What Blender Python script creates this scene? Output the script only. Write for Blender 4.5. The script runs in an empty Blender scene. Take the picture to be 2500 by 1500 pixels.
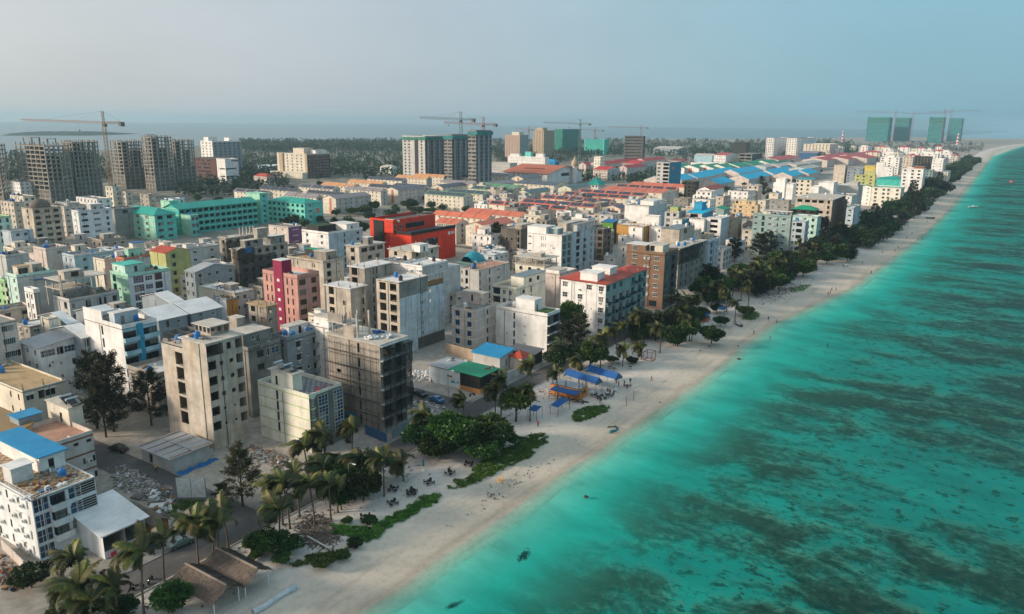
import bpy, math, random
import numpy as np
from mathutils import Vector, Matrix, noise
sc = bpy.context.scene
COL = sc.collection
rnd = random.Random(7)
# ------------------------------------------------------------------ camera
F, CH = 1850.0, 68.0                      # focal length in photo pixels, camera height in metres
YH, ROLL, AZ = 298.0, math.radians(0.5), math.radians(33.6)
PITCH = math.atan((750 - YH) / F)
FW = Vector((-math.sin(AZ)*math.cos(PITCH), math.cos(AZ)*math.cos(PITCH), -math.sin(PITCH)))
_r = Vector((math.cos(AZ), math.sin(AZ), 0)); _u = _r.cross(FW)
RT = _r*math.cos(ROLL) + _u*math.sin(ROLL); UP = -_r*math.sin(ROLL) + _u*math.cos(ROLL)
cam = bpy.data.objects.new('camera', bpy.data.cameras.new('camera')); COL.objects.link(cam)
m3 = Matrix((RT, UP, -FW)).transposed()
cam.matrix_world = Matrix.Translation((0, 0, CH)) @ m3.to_4x4()
cam.data.sensor_width = 36; cam.data.lens = F/2500*36
cam.data.clip_start = 1; cam.data.clip_end = 120000
sc.camera = cam
sc.render.resolution_x, sc.render.resolution_y = 1024, 614
# ------------------------------------------------------------------ sky, sun, exposure
SUN_HEAD, SUN_EL = math.radians(-133), math.radians(19)     # heading from +Y, clockwise positive
w = bpy.data.worlds.new('World'); sc.world = w; w.use_nodes = True
nt = w.node_tree; nt.nodes.clear()
sky = nt.nodes.new('ShaderNodeTexSky'); sky.sky_type = 'NISHITA'; sky.sun_disc = False
sky.sun_elevation = SUN_EL; sky.sun_rotation = SUN_HEAD
sky.air_density = 1.0; sky.dust_density = 3.0; sky.ozone_density = 2.0; sky.altitude = 0
hs = nt.nodes.new('ShaderNodeHueSaturation'); hs.inputs['Saturation'].default_value = 1.0
# thin high haze over the whole sky: pale and warm on the sun's side, blue green away from it
geo = nt.nodes.new('ShaderNodeNewGeometry'); dotn = nt.nodes.new('ShaderNodeVectorMath'); dotn.operation = 'DOT_PRODUCT'
dotn.inputs[1].default_value = (-math.sin(SUN_HEAD), -math.cos(SUN_HEAD), 0)
nt.links.new(geo.outputs['Incoming'], dotn.inputs[0])
mr = nt.nodes.new('ShaderNodeMapRange'); mr.inputs[1].default_value = -1; mr.inputs[2].default_value = 1; nt.links.new(dotn.outputs['Value'], mr.inputs[0])
veil = nt.nodes.new('ShaderNodeValToRGB'); el = veil.color_ramp.elements; el.new(.22); el.new(.5); el.new(.78)
for e_, (p_, c_) in zip(el, [(0, (.11, .235, .305)), (.22, (.135, .258, .315)), (.5, (.262, .298, .33)), (.78, (.345, .342, .336)), (1, (.40, .385, .36))]): e_.position = p_; e_.color = (*c_, 1)
nt.links.new(mr.outputs[0], veil.inputs[0])
v10 = nt.nodes.new('ShaderNodeMixRGB'); v10.blend_type = 'MULTIPLY'; v10.inputs[0].default_value = 1; v10.inputs[2].default_value = (10, 10, 10, 1); 
cn = nt.nodes.new('ShaderNodeTexNoise'); cn.inputs['Scale'].default_value = 2.2; cn.inputs['Detail'].default_value = 5; cmp_ = nt.nodes.new('ShaderNodeMapping'); cmp_.inputs['Scale'].default_value = (1, 1, 3.2)
nt.links.new(geo.outputs['Incoming'], cmp_.inputs[0]); nt.links.new(cmp_.outputs[0], cn.inputs['Vector'])
cr = nt.nodes.new('ShaderNodeMapRange'); cr.inputs[1].default_value = .35; cr.inputs[2].default_value = .7; cr.inputs[3].default_value = .94; cr.inputs[4].default_value = 1.07; nt.links.new(cn.outputs['Fac'], cr.inputs[0])
cm_ = nt.nodes.new('ShaderNodeMixRGB'); cm_.blend_type = 'MULTIPLY'; cm_.inputs[0].default_value = 1; nt.links.new(veil.outputs[0], cm_.inputs[1]); nt.links.new(cr.outputs[0], cm_.inputs[2]); nt.links.new(cm_.outputs[0], v10.inputs[1])
mixg = nt.nodes.new('ShaderNodeMixRGB'); mixg.inputs[0].default_value = 0.85; nt.links.new(v10.outputs[0], mixg.inputs[2])
bg = nt.nodes.new('ShaderNodeBackground'); bg.inputs[1].default_value = 0.106
wo = nt.nodes.new('ShaderNodeOutputWorld')
nt.links.new(sky.outputs[0], hs.inputs['Color']); nt.links.new(hs.outputs[0], mixg.inputs[1])
nt.links.new(mixg.outputs[0], bg.inputs[0]); nt.links.new(bg.outputs[0], wo.inputs[0])
sl = bpy.data.lights.new('sun', 'SUN'); sl.energy = 2.5; sl.angle = math.radians(9); sl.color = (1.0, 0.83, 0.66)
so = bpy.data.objects.new('sun', sl); COL.objects.link(so)
sd = Vector((math.sin(SUN_HEAD)*math.cos(SUN_EL), math.cos(SUN_HEAD)*math.cos(SUN_EL), math.sin(SUN_EL)))
so.rotation_euler = sd.to_track_quat('Z', 'Y').to_euler(); so.location = (-200, -100, 150)
sc.view_settings.view_transform = 'Standard'; sc.view_settings.look = 'None'
sc.view_settings.gamma = 1; sc.view_settings.exposure = 0.92
sc.cycles.max_bounces = 6; sc.cycles.diffuse_bounces = 4; sc.cycles.glossy_bounces = 2
sc.cycles.transparent_max_bounces = 12; sc.cycles.volume_bounces = 0
sc.cycles.use_denoising = True
sc.cycles.caustics_reflective = False; sc.cycles.caustics_refractive = False
# ------------------------------------------------------------------ photo pixel -> place
CROP = {'A':(0,1000,2.967),'B':(500,1000,2.967),'C':(0,700,4.24),'D':(380,700,3.298),'E':(750,620,3.092),'F':(1000,850,3.71),
 'G':(1080,480,3.7096),'H':(1480,480,3.7096),'I':(0,440,4.638),'J':(400,440,4.638),'K':(800,440,5.3),'L':(0,260,3.99),
 'M':(560,260,3.638),'N':(1180,260,3.99),'O':(1700,250,3.0925),'Q':(1300,700,3.71),'R':(1700,500,3.534),'S':(1000,1000,2.969),
 'T':(1500,800,2.12),'U':(1700,430,6.1825),'V':(2050,370,6.1825),'W':(1450,470,7.066),'X':(0,560,6.183),'Y':(1600,310,6.185),'P':(0,0,1.0)}
def px(c, x, y):
    a = CROP[c]; return a[0]+x/a[2], a[1]+y/a[2]
def unp(x, y, z=0.0):
    d = FW + RT*((x-1250)/F) - UP*((y-750)/F)
    t = (z-CH)/d.z
    return Vector((0, 0, CH)) + d*t
def at(c, x, y, z=0.0): return unp(*px(c, x, y), z)
def solve(pxx, axis, p):
    """coordinate along axis (0=X, 1=Y) at which a point like p falls on photo column pxx"""
    k = (pxx-1250)/F; q = Vector((p[0], p[1], p[2]-CH)); q[axis] = 0
    n = k*FW - RT
    return -(q.dot(n))/n[axis]
def zfrom(g, pyy):
    k = -(pyy-750)/F; n = k*FW - UP
    q = Vector((g[0], g[1], 0))
    return CH - q.dot(n)/n.z
# ------------------------------------------------------------------ mesh building
class MB:
    def __init__(s): s.v, s.f, s.m = [], [], []
    def quad(s, a, b, c, d, m=0):
        n = len(s.v); s.v += [a, b, c, d]; s.f.append((n, n+1, n+2, n+3)); s.m.append(m)
    def tri(s, a, b, c, m=0):
        n = len(s.v); s.v += [a, b, c]; s.f.append((n, n+1, n+2)); s.m.append(m)
    def box(s, x0, y0, z0, x1, y1, z1, m=0):
        n = len(s.v)
        s.v += [(x0,y0,z0),(x1,y0,z0),(x1,y1,z0),(x0,y1,z0),(x0,y0,z1),(x1,y0,z1),(x1,y1,z1),(x0,y1,z1)]
        for q in ((0,3,2,1),(4,5,6,7),(0,1,5,4),(1,2,6,5),(2,3,7,6),(3,0,4,7)):
            s.f.append(tuple(n+i for i in q)); s.m.append(m)
    def bar(s, a, b, r, m=0, n=5, r2=None):
        a, b = Vector(a), Vector(b); d = (b-a); L = d.length
        if L < 1e-6: return
        d /= L; u = d.orthogonal().normalized(); v = d.cross(u); r2 = r if r2 is None else r2
        k = len(s.v)
        for i in range(n):
            t = 2*math.pi*i/n; e = u*math.cos(t)+v*math.sin(t)
            s.v.append(tuple(a+e*r)); s.v.append(tuple(b+e*r2))
        for i in range(n):
            j = (i+1) % n; s.f.append((k+2*i, k+2*j, k+2*j+1, k+2*i+1)); s.m.append(m)
        s.f.append(tuple(k+2*i for i in reversed(range(n)))); s.m.append(m)
        s.f.append(tuple(k+2*i+1 for i in range(n))); s.m.append(m)
    def tube(s, pts, rad, m=0, n=7):
        k0 = None
        for i, p in enumerate(pts):
            p = Vector(p); d = Vector(pts[min(i+1, len(pts)-1)])-Vector(pts[max(i-1, 0)]); d.normalize()
            u = d.cross(Vector((0.3, 1, 0.1))).normalized(); v = d.cross(u); k = len(s.v)
            for j in range(n):
                t = 2*math.pi*j/n; s.v.append(tuple(p+(u*math.cos(t)+v*math.sin(t))*rad[i]))
            if k0 is not None:
                for j in range(n):
                    jj = (j+1) % n; s.f.append((k0+j, k0+jj, k+jj, k+j)); s.m.append(m)
            k0 = k
        s.f.append(tuple(range(k0, k0+n))); s.m.append(m)
    def poly(s, pts, m=0):
        n = len(s.v); s.v += [tuple(p) for p in pts]; s.f.append(tuple(range(n, n+len(pts)))); s.m.append(m)
    def lathe(s, prof, n=10, cx=0, cy=0, m=0):
        k = len(s.v)
        for r, z in prof:
            for j in range(n):
                t = 2*math.pi*j/n; s.v.append((cx+r*math.cos(t), cy+r*math.sin(t), z))
        for i in range(len(prof)-1):
            for j in range(n):
                jj = (j+1) % n; s.f.append((k+i*n+j, k+i*n+jj, k+(i+1)*n+jj, k+(i+1)*n+j)); s.m.append(m)
        s.f.append(tuple(k+(len(prof)-1)*n+j for j in range(n))); s.m.append(m)
    def mesh(s, name, mats, smooth=False):
        me = bpy.data.meshes.new(name); me.from_pydata([tuple(v) for v in s.v], [], s.f)
        for q in (mats if isinstance(mats, (list, tuple)) else [mats]): me.materials.append(MAT(q))
        me.polygons.foreach_set('material_index', s.m)
        if smooth: me.polygons.foreach_set('use_smooth', [True]*len(s.f))
        me.update(); return me
def put(name, me, parent=None, loc=(0,0,0), rz=0.0):
    o = bpy.data.objects.new(name, me); COL.objects.link(o)
    if parent is not None: o.parent = parent
    o.location = loc
    if rz: o.rotation_euler = (0, 0, rz)
    return o
LABELS = {}
def thing(name, label, cat, loc=(0,0,0), rz=0.0, group=None, me=None):
    o = bpy.data.objects.new(name, me); COL.objects.link(o); o.location = loc; o.rotation_euler = (0, 0, rz)
    if me is None: o.empty_display_size = 0.5
    o['label'] = label; o['category'] = cat
    if group: o['group'] = group
    return o
def struct(name, me, parent=None, kind='structure'):
    o = put(name, me, parent); 
    if parent is None: o['kind'] = kind
    return o
# ------------------------------------------------------------------ materials
_mats = {}
def srgb(h):
    h = h.lstrip('#'); c = [int(h[i:i+2], 16)/255 for i in (0, 2, 4)]
    return tuple(x/12.92 if x <= .04045 else ((x+.055)/1.055)**2.4 for x in c)
PAL = {}
def newmat(name):
    m = bpy.data.materials.new(name); m.use_nodes = True
    n = m.node_tree.nodes; b = n['Principled BSDF']
    return m, m.node_tree, n, b
def link(t, a, b): t.links.new(a, b)
def mathn(t, op, a, b=None, clamp=False):
    n = t.nodes.new('ShaderNodeMath'); n.operation = op; n.use_clamp = clamp
    for i, v in ((0, a), (1, b)):
        if v is None: continue
        if isinstance(v, (int, float)): n.inputs[i].default_value = v
        else: t.links.new(v, n.inputs[i])
    return n.outputs[0]
def pos_scaled(t, sx, sy, sz, obj=False):
    if obj:
        src = t.nodes.new('ShaderNodeTexCoord').outputs['Object']
    else:
        src = t.nodes.new('ShaderNodeNewGeometry').outputs['Position']
    mp = t.nodes.new('ShaderNodeMapping'); mp.inputs['Scale'].default_value = (sx, sy, sz)
    t.links.new(src, mp.inputs[0]); return mp.outputs[0]
def noisen(t, vec, scale=1.0, detail=4, rough=0.55):
    n = t.nodes.new('ShaderNodeTexNoise'); n.inputs['Scale'].default_value = scale
    n.inputs['Detail'].default_value = detail; n.inputs['Roughness'].default_value = rough
    t.links.new(vec, n.inputs['Vector']); return n.outputs['Fac']
def ramp(t, fac, stops, interp='LINEAR'):
    r = t.nodes.new('ShaderNodeValToRGB'); r.color_ramp.interpolation = interp; e = r.color_ramp.elements
    while len(e) < len(stops): e.new(0.5)
    for el, (p, c) in zip(e, stops):
        el.position = p; el.color = (c, c, c, 1) if isinstance(c, (int, float)) else (*c[:3], 1)
    t.links.new(fac, r.inputs[0]); return r.outputs[0]
def mixc(t, fac, a, b, mode='MIX'):
    n = t.nodes.new('ShaderNodeMixRGB'); n.blend_type = mode
    for i, v in ((0, fac), (1, a), (2, b)):
        if isinstance(v, (int, float)): n.inputs[i].default_value = v
        elif isinstance(v, (tuple, list)): n.inputs[i].default_value = (*v[:3], 1)
        else: t.links.new(v, n.inputs[i])
    return n.outputs[0]
def bumpn(t, h, strength=0.3, dist=0.05):
    b = t.nodes.new('ShaderNodeBump'); b.inputs['Strength'].default_value = strength; b.inputs['Distance'].default_value = dist
    t.links.new(h, b.inputs['Height']); return b.outputs[0]
def MAT(name):
    if not isinstance(name, str): return name
    if name in _mats: return _mats[name]
    spec = PAL[name]; kind, c = spec[0], srgb(spec[1]) if isinstance(spec[1], str) else spec[1]
    opt = spec[2] if len(spec) > 2 else {}
    m, t, n, b = newmat(name); _mats[name] = m
    b.inputs['Roughness'].default_value = opt.get('rough', 0.8)
    if kind in ('wall', 'conc'):
        d = opt.get('dirt', 0.22 if kind == 'wall' else 0.36)
        streak = noisen(t, pos_scaled(t, .55, .55, 0.10), 1.0, 5, .65)
        blot = noisen(t, pos_scaled(t, .22, .22, .3), 1.0, 4, .6)
        fine = noisen(t, pos_scaled(t, 3, 3, 3), 1.0, 3, .6)
        s1 = ramp(t, streak, [(.30, 1-d), (.62, 1.0)]); s2 = ramp(t, blot, [(.32, 1-d*.95), (.66, 1.06)])
        col = mixc(t, 1.0, c, s1, 'MULTIPLY'); col = mixc(t, 1.0, col, s2, 'MULTIPLY')
        if kind == 'conc':
            lines = t.nodes.new('ShaderNodeTexBrick'); lines.inputs['Scale'].default_value = 1.0
            lines.inputs['Color1'].default_value = (1,1,1,1); lines.inputs['Color2'].default_value = (.86,.86,.86,1); lines.inputs['Mortar'].default_value = (.7,.7,.7,1)
            lines.inputs['Mortar Size'].default_value = .012; lines.inputs['Brick Width'].default_value = 2.4; lines.inputs['Row Height'].default_value = 1.5
            g = t.nodes.new('ShaderNodeNewGeometry'); sx = t.nodes.new('ShaderNodeSeparateXYZ'); cb = t.nodes.new('ShaderNodeCombineXYZ')
            link(t, g.outputs['Position'], sx.inputs[0]); link(t, mathn(t, 'ADD', sx.outputs[0], sx.outputs[1]), cb.inputs[0]); link(t, sx.outputs[2], cb.inputs[1])
            link(t, cb.outputs[0], lines.inputs['Vector'])
            col = mixc(t, 0.7, col, lines.outputs['Color'], 'MULTIPLY')
            warm = ramp(t, noisen(t, pos_scaled(t, .5, .5, .1), 1, 3), [(.45, (1,1,1)), (.7, (1.0, .86, .72))])
            col = mixc(t, .8, col, warm, 'MULTIPLY')
        fr = ramp(t, fine, [(.3, .93), (.7, 1.04)]); col = mixc(t, 1.0, col, fr, 'MULTIPLY')
        link(t, col, b.inputs['Base Color']); link(t, bumpn(t, fine, .25, .03), b.inputs['Normal'])
    elif kind == 'sheet':                                            # corrugated / ribbed roof sheets
        ax = opt.get('ax', 'Y'); f = opt.get('freq', 2.2)
        v = pos_scaled(t, *( (f,.15,.15) if ax == 'X' else (.15,f,.15)))
        wv = t.nodes.new('ShaderNodeTexWave'); wv.wave_type = 'BANDS'; wv.bands_direction = 'X' if ax == 'X' else 'Y'
        wv.inputs['Scale'].default_value = 1.0; link(t, v, wv.inputs['Vector'])
        blot = noisen(t, pos_scaled(t, .3, .3, .3), 1, 4, .6); st = noisen(t, pos_scaled(t, *((2.5,.25,.6) if ax == 'X' else (.25,2.5,.6))), 1, 4, .6)
        col = mixc(t, 1.0, c, ramp(t, blot, [(.3, .82), (.7, 1.06)]), 'MULTIPLY'); col = mixc(t, 1.0, col, ramp(t, st, [(.3, .86), (.65, 1.03)]), 'MULTIPLY')
        link(t, col, b.inputs['Base Color']); link(t, bumpn(t, wv.outputs['Fac'], .6, .05), b.inputs['Normal'])
        b.inputs['Roughness'].default_value = opt.get('rough', .55)
    elif kind == 'roof':                                             # worn flat roofs
        blot = noisen(t, pos_scaled(t, .35, .35, .35), 1, 6, .68); fine = noisen(t, pos_scaled(t, 2.2, 2.2, 2.2), 1, 4, .7)
        col = mixc(t, 1.0, c, ramp(t, blot, [(.32, .68), (.5, .95), (.68, 1.1)]), 'MULTIPLY')
        col = mixc(t, 1.0, col, ramp(t, fine, [(.3, .8), (.7, 1.1)]), 'MULTIPLY')
        link(t, col, b.inputs['Base Color']); link(t, bumpn(t, fine, .4, .05), b.inputs['Normal'])
    elif kind == 'tile':
        ck = t.nodes.new('ShaderNodeTexChecker'); ck.inputs['Scale'].default_value = opt.get('s', 1.1)
        c2 = srgb(opt['c2']); ck.inputs[1].default_value = (*c, 1); ck.inputs[2].default_value = (*c2, 1)
        link(t, pos_scaled(t, 1, 1, 1), ck.inputs[0]); fine = noisen(t, pos_scaled(t, .8, .8, .8), 1, 5, .7)
        link(t, mixc(t, 1.0, ck.outputs[0], ramp(t, fine, [(.3, .65), (.65, 1.08)]), 'MULTIPLY'), b.inputs['Base Color'])
    elif kind == 'glass':
        v = noisen(t, pos_scaled(t, .45, .45, .45), 1, 2); 
        link(t, mixc(t, 1.0, c, ramp(t, v, [(.3, .35), (.7, 1.5)]), 'MULTIPLY'), b.inputs['Base Color'])
        wn = t.nodes.new('ShaderNodeTexWhiteNoise'); wn.noise_dimensions = '3D'; fl_ = t.nodes.new('ShaderNodeVectorMath'); fl_.operation = 'FLOOR'; link(t, pos_scaled(t, .55, .55, .36), fl_.inputs[0]); link(t, fl_.outputs[0], wn.inputs['Vector'])
        cur = mixc(t, ramp(t, wn.outputs['Value'], [(.80, 0.0), (.82, .75)], 'CONSTANT'), b.inputs['Base Color'].links[0].from_socket, (.30, .28, .24)); link(t, cur, b.inputs['Base Color'])
        b.inputs['Roughness'].default_value = opt.get('rough', .12); b.inputs['Specular IOR Level'].default_value = .6
    elif kind == 'leaf':
        oi = t.nodes.new('ShaderNodeObjectInfo')
        v = noisen(t, pos_scaled(t, .5, .5, .5), 1, 3); hsn = t.nodes.new('ShaderNodeHueSaturation')
        c2 = srgb(opt.get('c2', spec[1]))
        base = mixc(t, ramp(t, v, [(.35, 0.0), (.65, 1.0)]), c, c2)
        link(t, base, hsn.inputs['Color']); link(t, mathn(t, 'ADD', mathn(t, 'MULTIPLY', oi.outputs['Random'], .8), .85), hsn.inputs['Value'])
        link(t, mathn(t, 'ADD', mathn(t, 'MULTIPLY', oi.outputs['Random'], .05), .475), hsn.inputs['Hue'])
        link(t, hsn.outputs[0], b.inputs['Base Color']); b.inputs['Roughness'].default_value = .55
        tr = t.nodes.new('ShaderNodeBsdfTranslucent'); link(t, hsn.outputs[0], tr.inputs[0]); mx = t.nodes.new('ShaderNodeMixShader'); mx.inputs[0].default_value = .3
        o = n['Material Output']; link(t, b.outputs[0], mx.inputs[1]); link(t, tr.outputs[0], mx.inputs[2]); link(t, mx.outputs[0], o.inputs[0])
    elif kind == 'net':                                              # woven debris netting, partly see-through
        b.inputs['Base Color'].default_value = (*c, 1)
        g1 = noisen(t, pos_scaled(t, .6, .6, .6), 1, 4, .7)
        link(t, mixc(t, 1.0, c, ramp(t, g1, [(.3, .5), (.7, 1.5)]), 'MULTIPLY'), b.inputs['Base Color'])
        tr = t.nodes.new('ShaderNodeBsdfTransparent'); mx = t.nodes.new('ShaderNodeMixShader')
        a = opt.get('alpha', .8)
        link(t, ramp(t, g1, [(.25, a-.25), (.6, min(1, a+.1))]), mx.inputs[0]); o = n['Material Output']
        link(t, tr.outputs[0], mx.inputs[1]); link(t, b.outputs[0], mx.inputs[2]); link(t, mx.outputs[0], o.inputs[0])
        link(t, bumpn(t, noisen(t, pos_scaled(t, .8, .8, .35), 1, 3), .8, .4), b.inputs['Normal'])
    elif kind == 'metal':
        v = noisen(t, pos_scaled(t, 1.2, 1.2, 1.2), 1, 4)
        link(t, mixc(t, 1.0, c, ramp(t, v, [(.3, .8), (.7, 1.1)]), 'MULTIPLY'), b.inputs['Base Color'])
        b.inputs['Metallic'].default_value = opt.get('metal', 0.0); b.inputs['Roughness'].default_value = opt.get('rough', .45)
    elif kind == 'paint':
        b.inputs['Base Color'].default_value = (*c, 1); b.inputs['Roughness'].default_value = opt.get('rough', .3)
        b.inputs['Coat Weight'].default_value = .5
    else:                                                            # plain matt stuff with a grain
        v = noisen(t, pos_scaled(t, 1.5, 1.5, 1.5), 1, 4, .6); 
        link(t, mixc(t, 1.0, c, ramp(t, v, [(.3, .72), (.7, 1.15)]), 'MULTIPLY'), b.inputs['Base Color'])
    return m
P = lambda name, kind, c, **o: PAL.__setitem__(name, (kind, c, o))
for nm, c in dict(white='#f2f0ec', coolwhite='#e6eaea', cream='#e0d8c6', beige='#cfc4b4', pinkw='#d6c9c0', pink='#cf9c90', tan='#bda88e', brown='#82654f', greyw='#c4c4c1', grey='#9a9a97',
        bluegrey='#929da3', bluew='#bccbd2', mint='#aadfc6', mintw='#c4e4d8', teal='#6cd6c8', teald='#48c0b2', lime='#c2c873', green='#5a8f24', ochre='#c09248', yellow='#e0bd82', lyellow='#f0ecda', red='#e23a16', magenta='#96184a',
        lilac='#a58fa8', purple='#7c5a86', skyb='#a5cbd8', cyanb='#2f9cc0', slate='#55595a', dark='#33322f', maroon='#5c322c', lgreen='#a3cf94', salmon='#c97f66', tealgrey='#93aca9', orange='#d98d4c', black='#1d1d1e', olive='#77776d', tblue='#1a86a8', limey='#bdc07e', yell2='#d3c05c', brick='#95614a', limew='#bccf98', steelg='#6f7a7e', strip='#8f8c89', dustp='#c4a99a', yell3='#dcc39a', ocband='#cfa56e').items():
    P(nm, 'wall', c)
P('conc', 'conc', '#b6afa5'); P('conc_l', 'conc', '#d2c9bb'); P('conc_d', 'conc', '#6f6a63'); P('conc_g', 'conc', '#999892'); P('sheetwall', 'wall', '#d2dce0', dirt=.3)
P('slab', 'roof', '#c6bfb3'); P('roof_g', 'roof', '#8a8883'); P('roof_d', 'roof', '#5b5954'); P('roof_w', 'roof', '#dedcd8'); P('roof_tan', 'roof', '#b59a72'); P('roof_pink', 'roof', '#b58a74'); P('roof_b','roof','#7b8a92')
P('terr', 'tile', '#b9a27f', c2='#8a7466', s=1.3); P('terr2', 'tile', '#8d9295', c2='#5e686d', s=1.3)
for ax in 'XY':
    for nm, c in dict(blue='#1190c4', dblue='#1d6fa8', bluer='#2b86b8', white='#f2f2f0', lgrey='#a9aeb2', green='#139a70', red='#b8452a', teal='#16a898', pinkr='#d4765a', oranger='#d8a070', brown='#8b7450', greyr='#938d8f', dgrey='#5f646c', hotred='#d0302c', hall='#c46a44', palegreen='#6fa07c', white2='#c9c2b8', aqua='#2fa0b0', redfar='#c04644', bright='#0cc0e8').items():
        P('s_'+nm+ax, 'sheet', c, ax=ax)
P('solar', 'metal', '#333a4a', rough=.25); P('frame_w', 'metal', '#d4d4d0'); P('frame_d', 'metal', '#3a3c3e'); P('frame_g', 'metal', '#7c8a86'); P('frame_b','metal','#2d5a86')
P('glass', 'glass', '#1b2a33'); P('glass_b', 'glass', '#16405e'); P('glass_t', 'glass', '#1d4f5a'); P('glass_br', 'glass', '#4b3a22'); P('glass_d', 'glass', '#0f1416', rough=.3); P('shade','plain','#14110f')
P('metal_g', 'metal', '#9aa0a2', metal=.4); P('steel', 'metal', '#c9ccce', metal=.8, rough=.3); P('rust', 'plain', '#7a3a26'); P('craneo', 'metal', '#b07a52'); P('craner', 'metal', '#a8574c'); P('craneg','metal','#6d7a78')
P('tank_b', 'paint', '#1273b8', rough=.5); P('tank_k', 'paint', '#202326', rough=.5); P('tarp', 'plain', '#1d66a3'); P('tarp_b', 'plain', '#0d5496'); P('wood', 'plain', '#8e6a44'); P('woodo', 'plain', '#c38a4f'); P('trunk', 'plain', '#6b5a48'); P('trunk_d', 'plain', '#4a3a2e')
P('net_k', 'net', '#0b0e10', alpha=.6); P('net_g', 'net', '#2c7f70', alpha=.75); P('net_t', 'net', '#2f7f80', alpha=.97); P('net_gr', 'net', '#3d4a4c', alpha=.35); P('net_br', 'net', '#3a2f26', alpha=.9)
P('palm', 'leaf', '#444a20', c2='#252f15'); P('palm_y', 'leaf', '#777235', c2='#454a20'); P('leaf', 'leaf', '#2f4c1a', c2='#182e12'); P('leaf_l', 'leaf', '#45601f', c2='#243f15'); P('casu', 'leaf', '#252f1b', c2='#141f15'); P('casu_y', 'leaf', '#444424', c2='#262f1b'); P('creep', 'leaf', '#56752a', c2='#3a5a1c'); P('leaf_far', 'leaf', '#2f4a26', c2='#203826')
P('thatch', 'plain', '#6c5f55'); P('thatch_r', 'plain', '#8b7d70'); P('rub', 'conc', '#9a9389'); P('bagw', 'plain', '#c8cbd0'); P('white_p', 'paint', '#dfe0dc', rough=.4); P('blk', 'plain', '#151617'); P('skin', 'plain', '#8a5f45')
P('carblue', 'paint', '#12639c'); P('cardark', 'paint', '#1b2026'); P('carsil', 'paint', '#6f8680'); P('tyre', 'plain', '#161616'); P('screen_w', 'plain', '#e2e3df'); P('redp', 'plain', '#d03a4c'); P('yel', 'paint', '#eaa51e'); P('kite', 'plain', '#1f6f78')
# people figures are grown first, while the scene is still empty
_cache = {}
def person_mesh(pose, shirt, legs, skin='skin', hair='blk'):
    key = ('person', pose, shirt, legs)
    if key in _cache: return _cache[key]
    V = {'pel': (0, 0, .95, .15), 'chest': (0, -.02, 1.3, .155), 'neck': (0, 0, 1.5, .06), 'head': (0, -.02, 1.62, .105), 'top': (0, -.01, 1.72, .085)}
    st = .22 if pose == 'walk' else .03
    for s, n in ((-1, 'l'), (1, 'r')):
        o = st*s
        V['hip'+n] = (s*.1, 0, .9, .10); V['kn'+n] = (s*.11, -o*.7-.02, .5, .07); V['an'+n] = (s*.11, -o*1.2+.05, .09, .045); V['to'+n] = (s*.12, -o*1.2-.14, .04, .04)
        V['sh'+n] = (s*.19, 0, 1.42, .07); V['el'+n] = (s*.26, .04+o*.8, 1.15, .05); V['wr'+n] = (s*.27, -.08+o*1.1, .92, .04); V['ha'+n] = (s*.27, -.12+o*1.2, .80, .035)
    E_ = [('pel', 'chest'), ('chest', 'neck'), ('neck', 'head'), ('head', 'top')]
    for n in 'lr': E_ += [('pel', 'hip'+n), ('hip'+n, 'kn'+n), ('kn'+n, 'an'+n), ('an'+n, 'to'+n), ('chest', 'sh'+n), ('sh'+n, 'el'+n), ('el'+n, 'wr'+n), ('wr'+n, 'ha'+n)]
    names = list(V); me = bpy.data.meshes.new('p'); me.from_pydata([V[n][:3] for n in names], [(names.index(a), names.index(b_)) for a, b_ in E_], []); o = bpy.data.objects.new('p', me); COL.objects.link(o)
    o.modifiers.new('s', 'SKIN'); sub = o.modifiers.new('u', 'SUBSURF'); sub.levels = 1
    for i_, n in enumerate(names): sv = me.skin_vertices[0].data[i_]; sv.radius = (V[n][3], V[n][3]*(.8 if n in ('pel', 'chest') else 1)); sv.use_root = (n == 'pel')
    dg = bpy.context.evaluated_depsgraph_get(); m2 = bpy.data.meshes.new_from_object(o.evaluated_get(dg)); bpy.data.objects.remove(o); m2.name = 'person'
    m2.materials.clear(); [m2.materials.append(MAT(x)) for x in (skin, shirt, legs, hair)]
    for pl in m2.polygons:
        c = pl.center; arm = abs(c.x) > .22 and c.z < 1.25
        pl.material_index = 3 if (c.z > 1.66 or (c.z > 1.56 and c.y > .03)) else 0 if (c.z > 1.47 or (arm and c.z < 1.2) or c.z < .12) else 1 if c.z > .93 else 2; pl.use_smooth = True
    _cache[key] = m2; return m2
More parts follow.
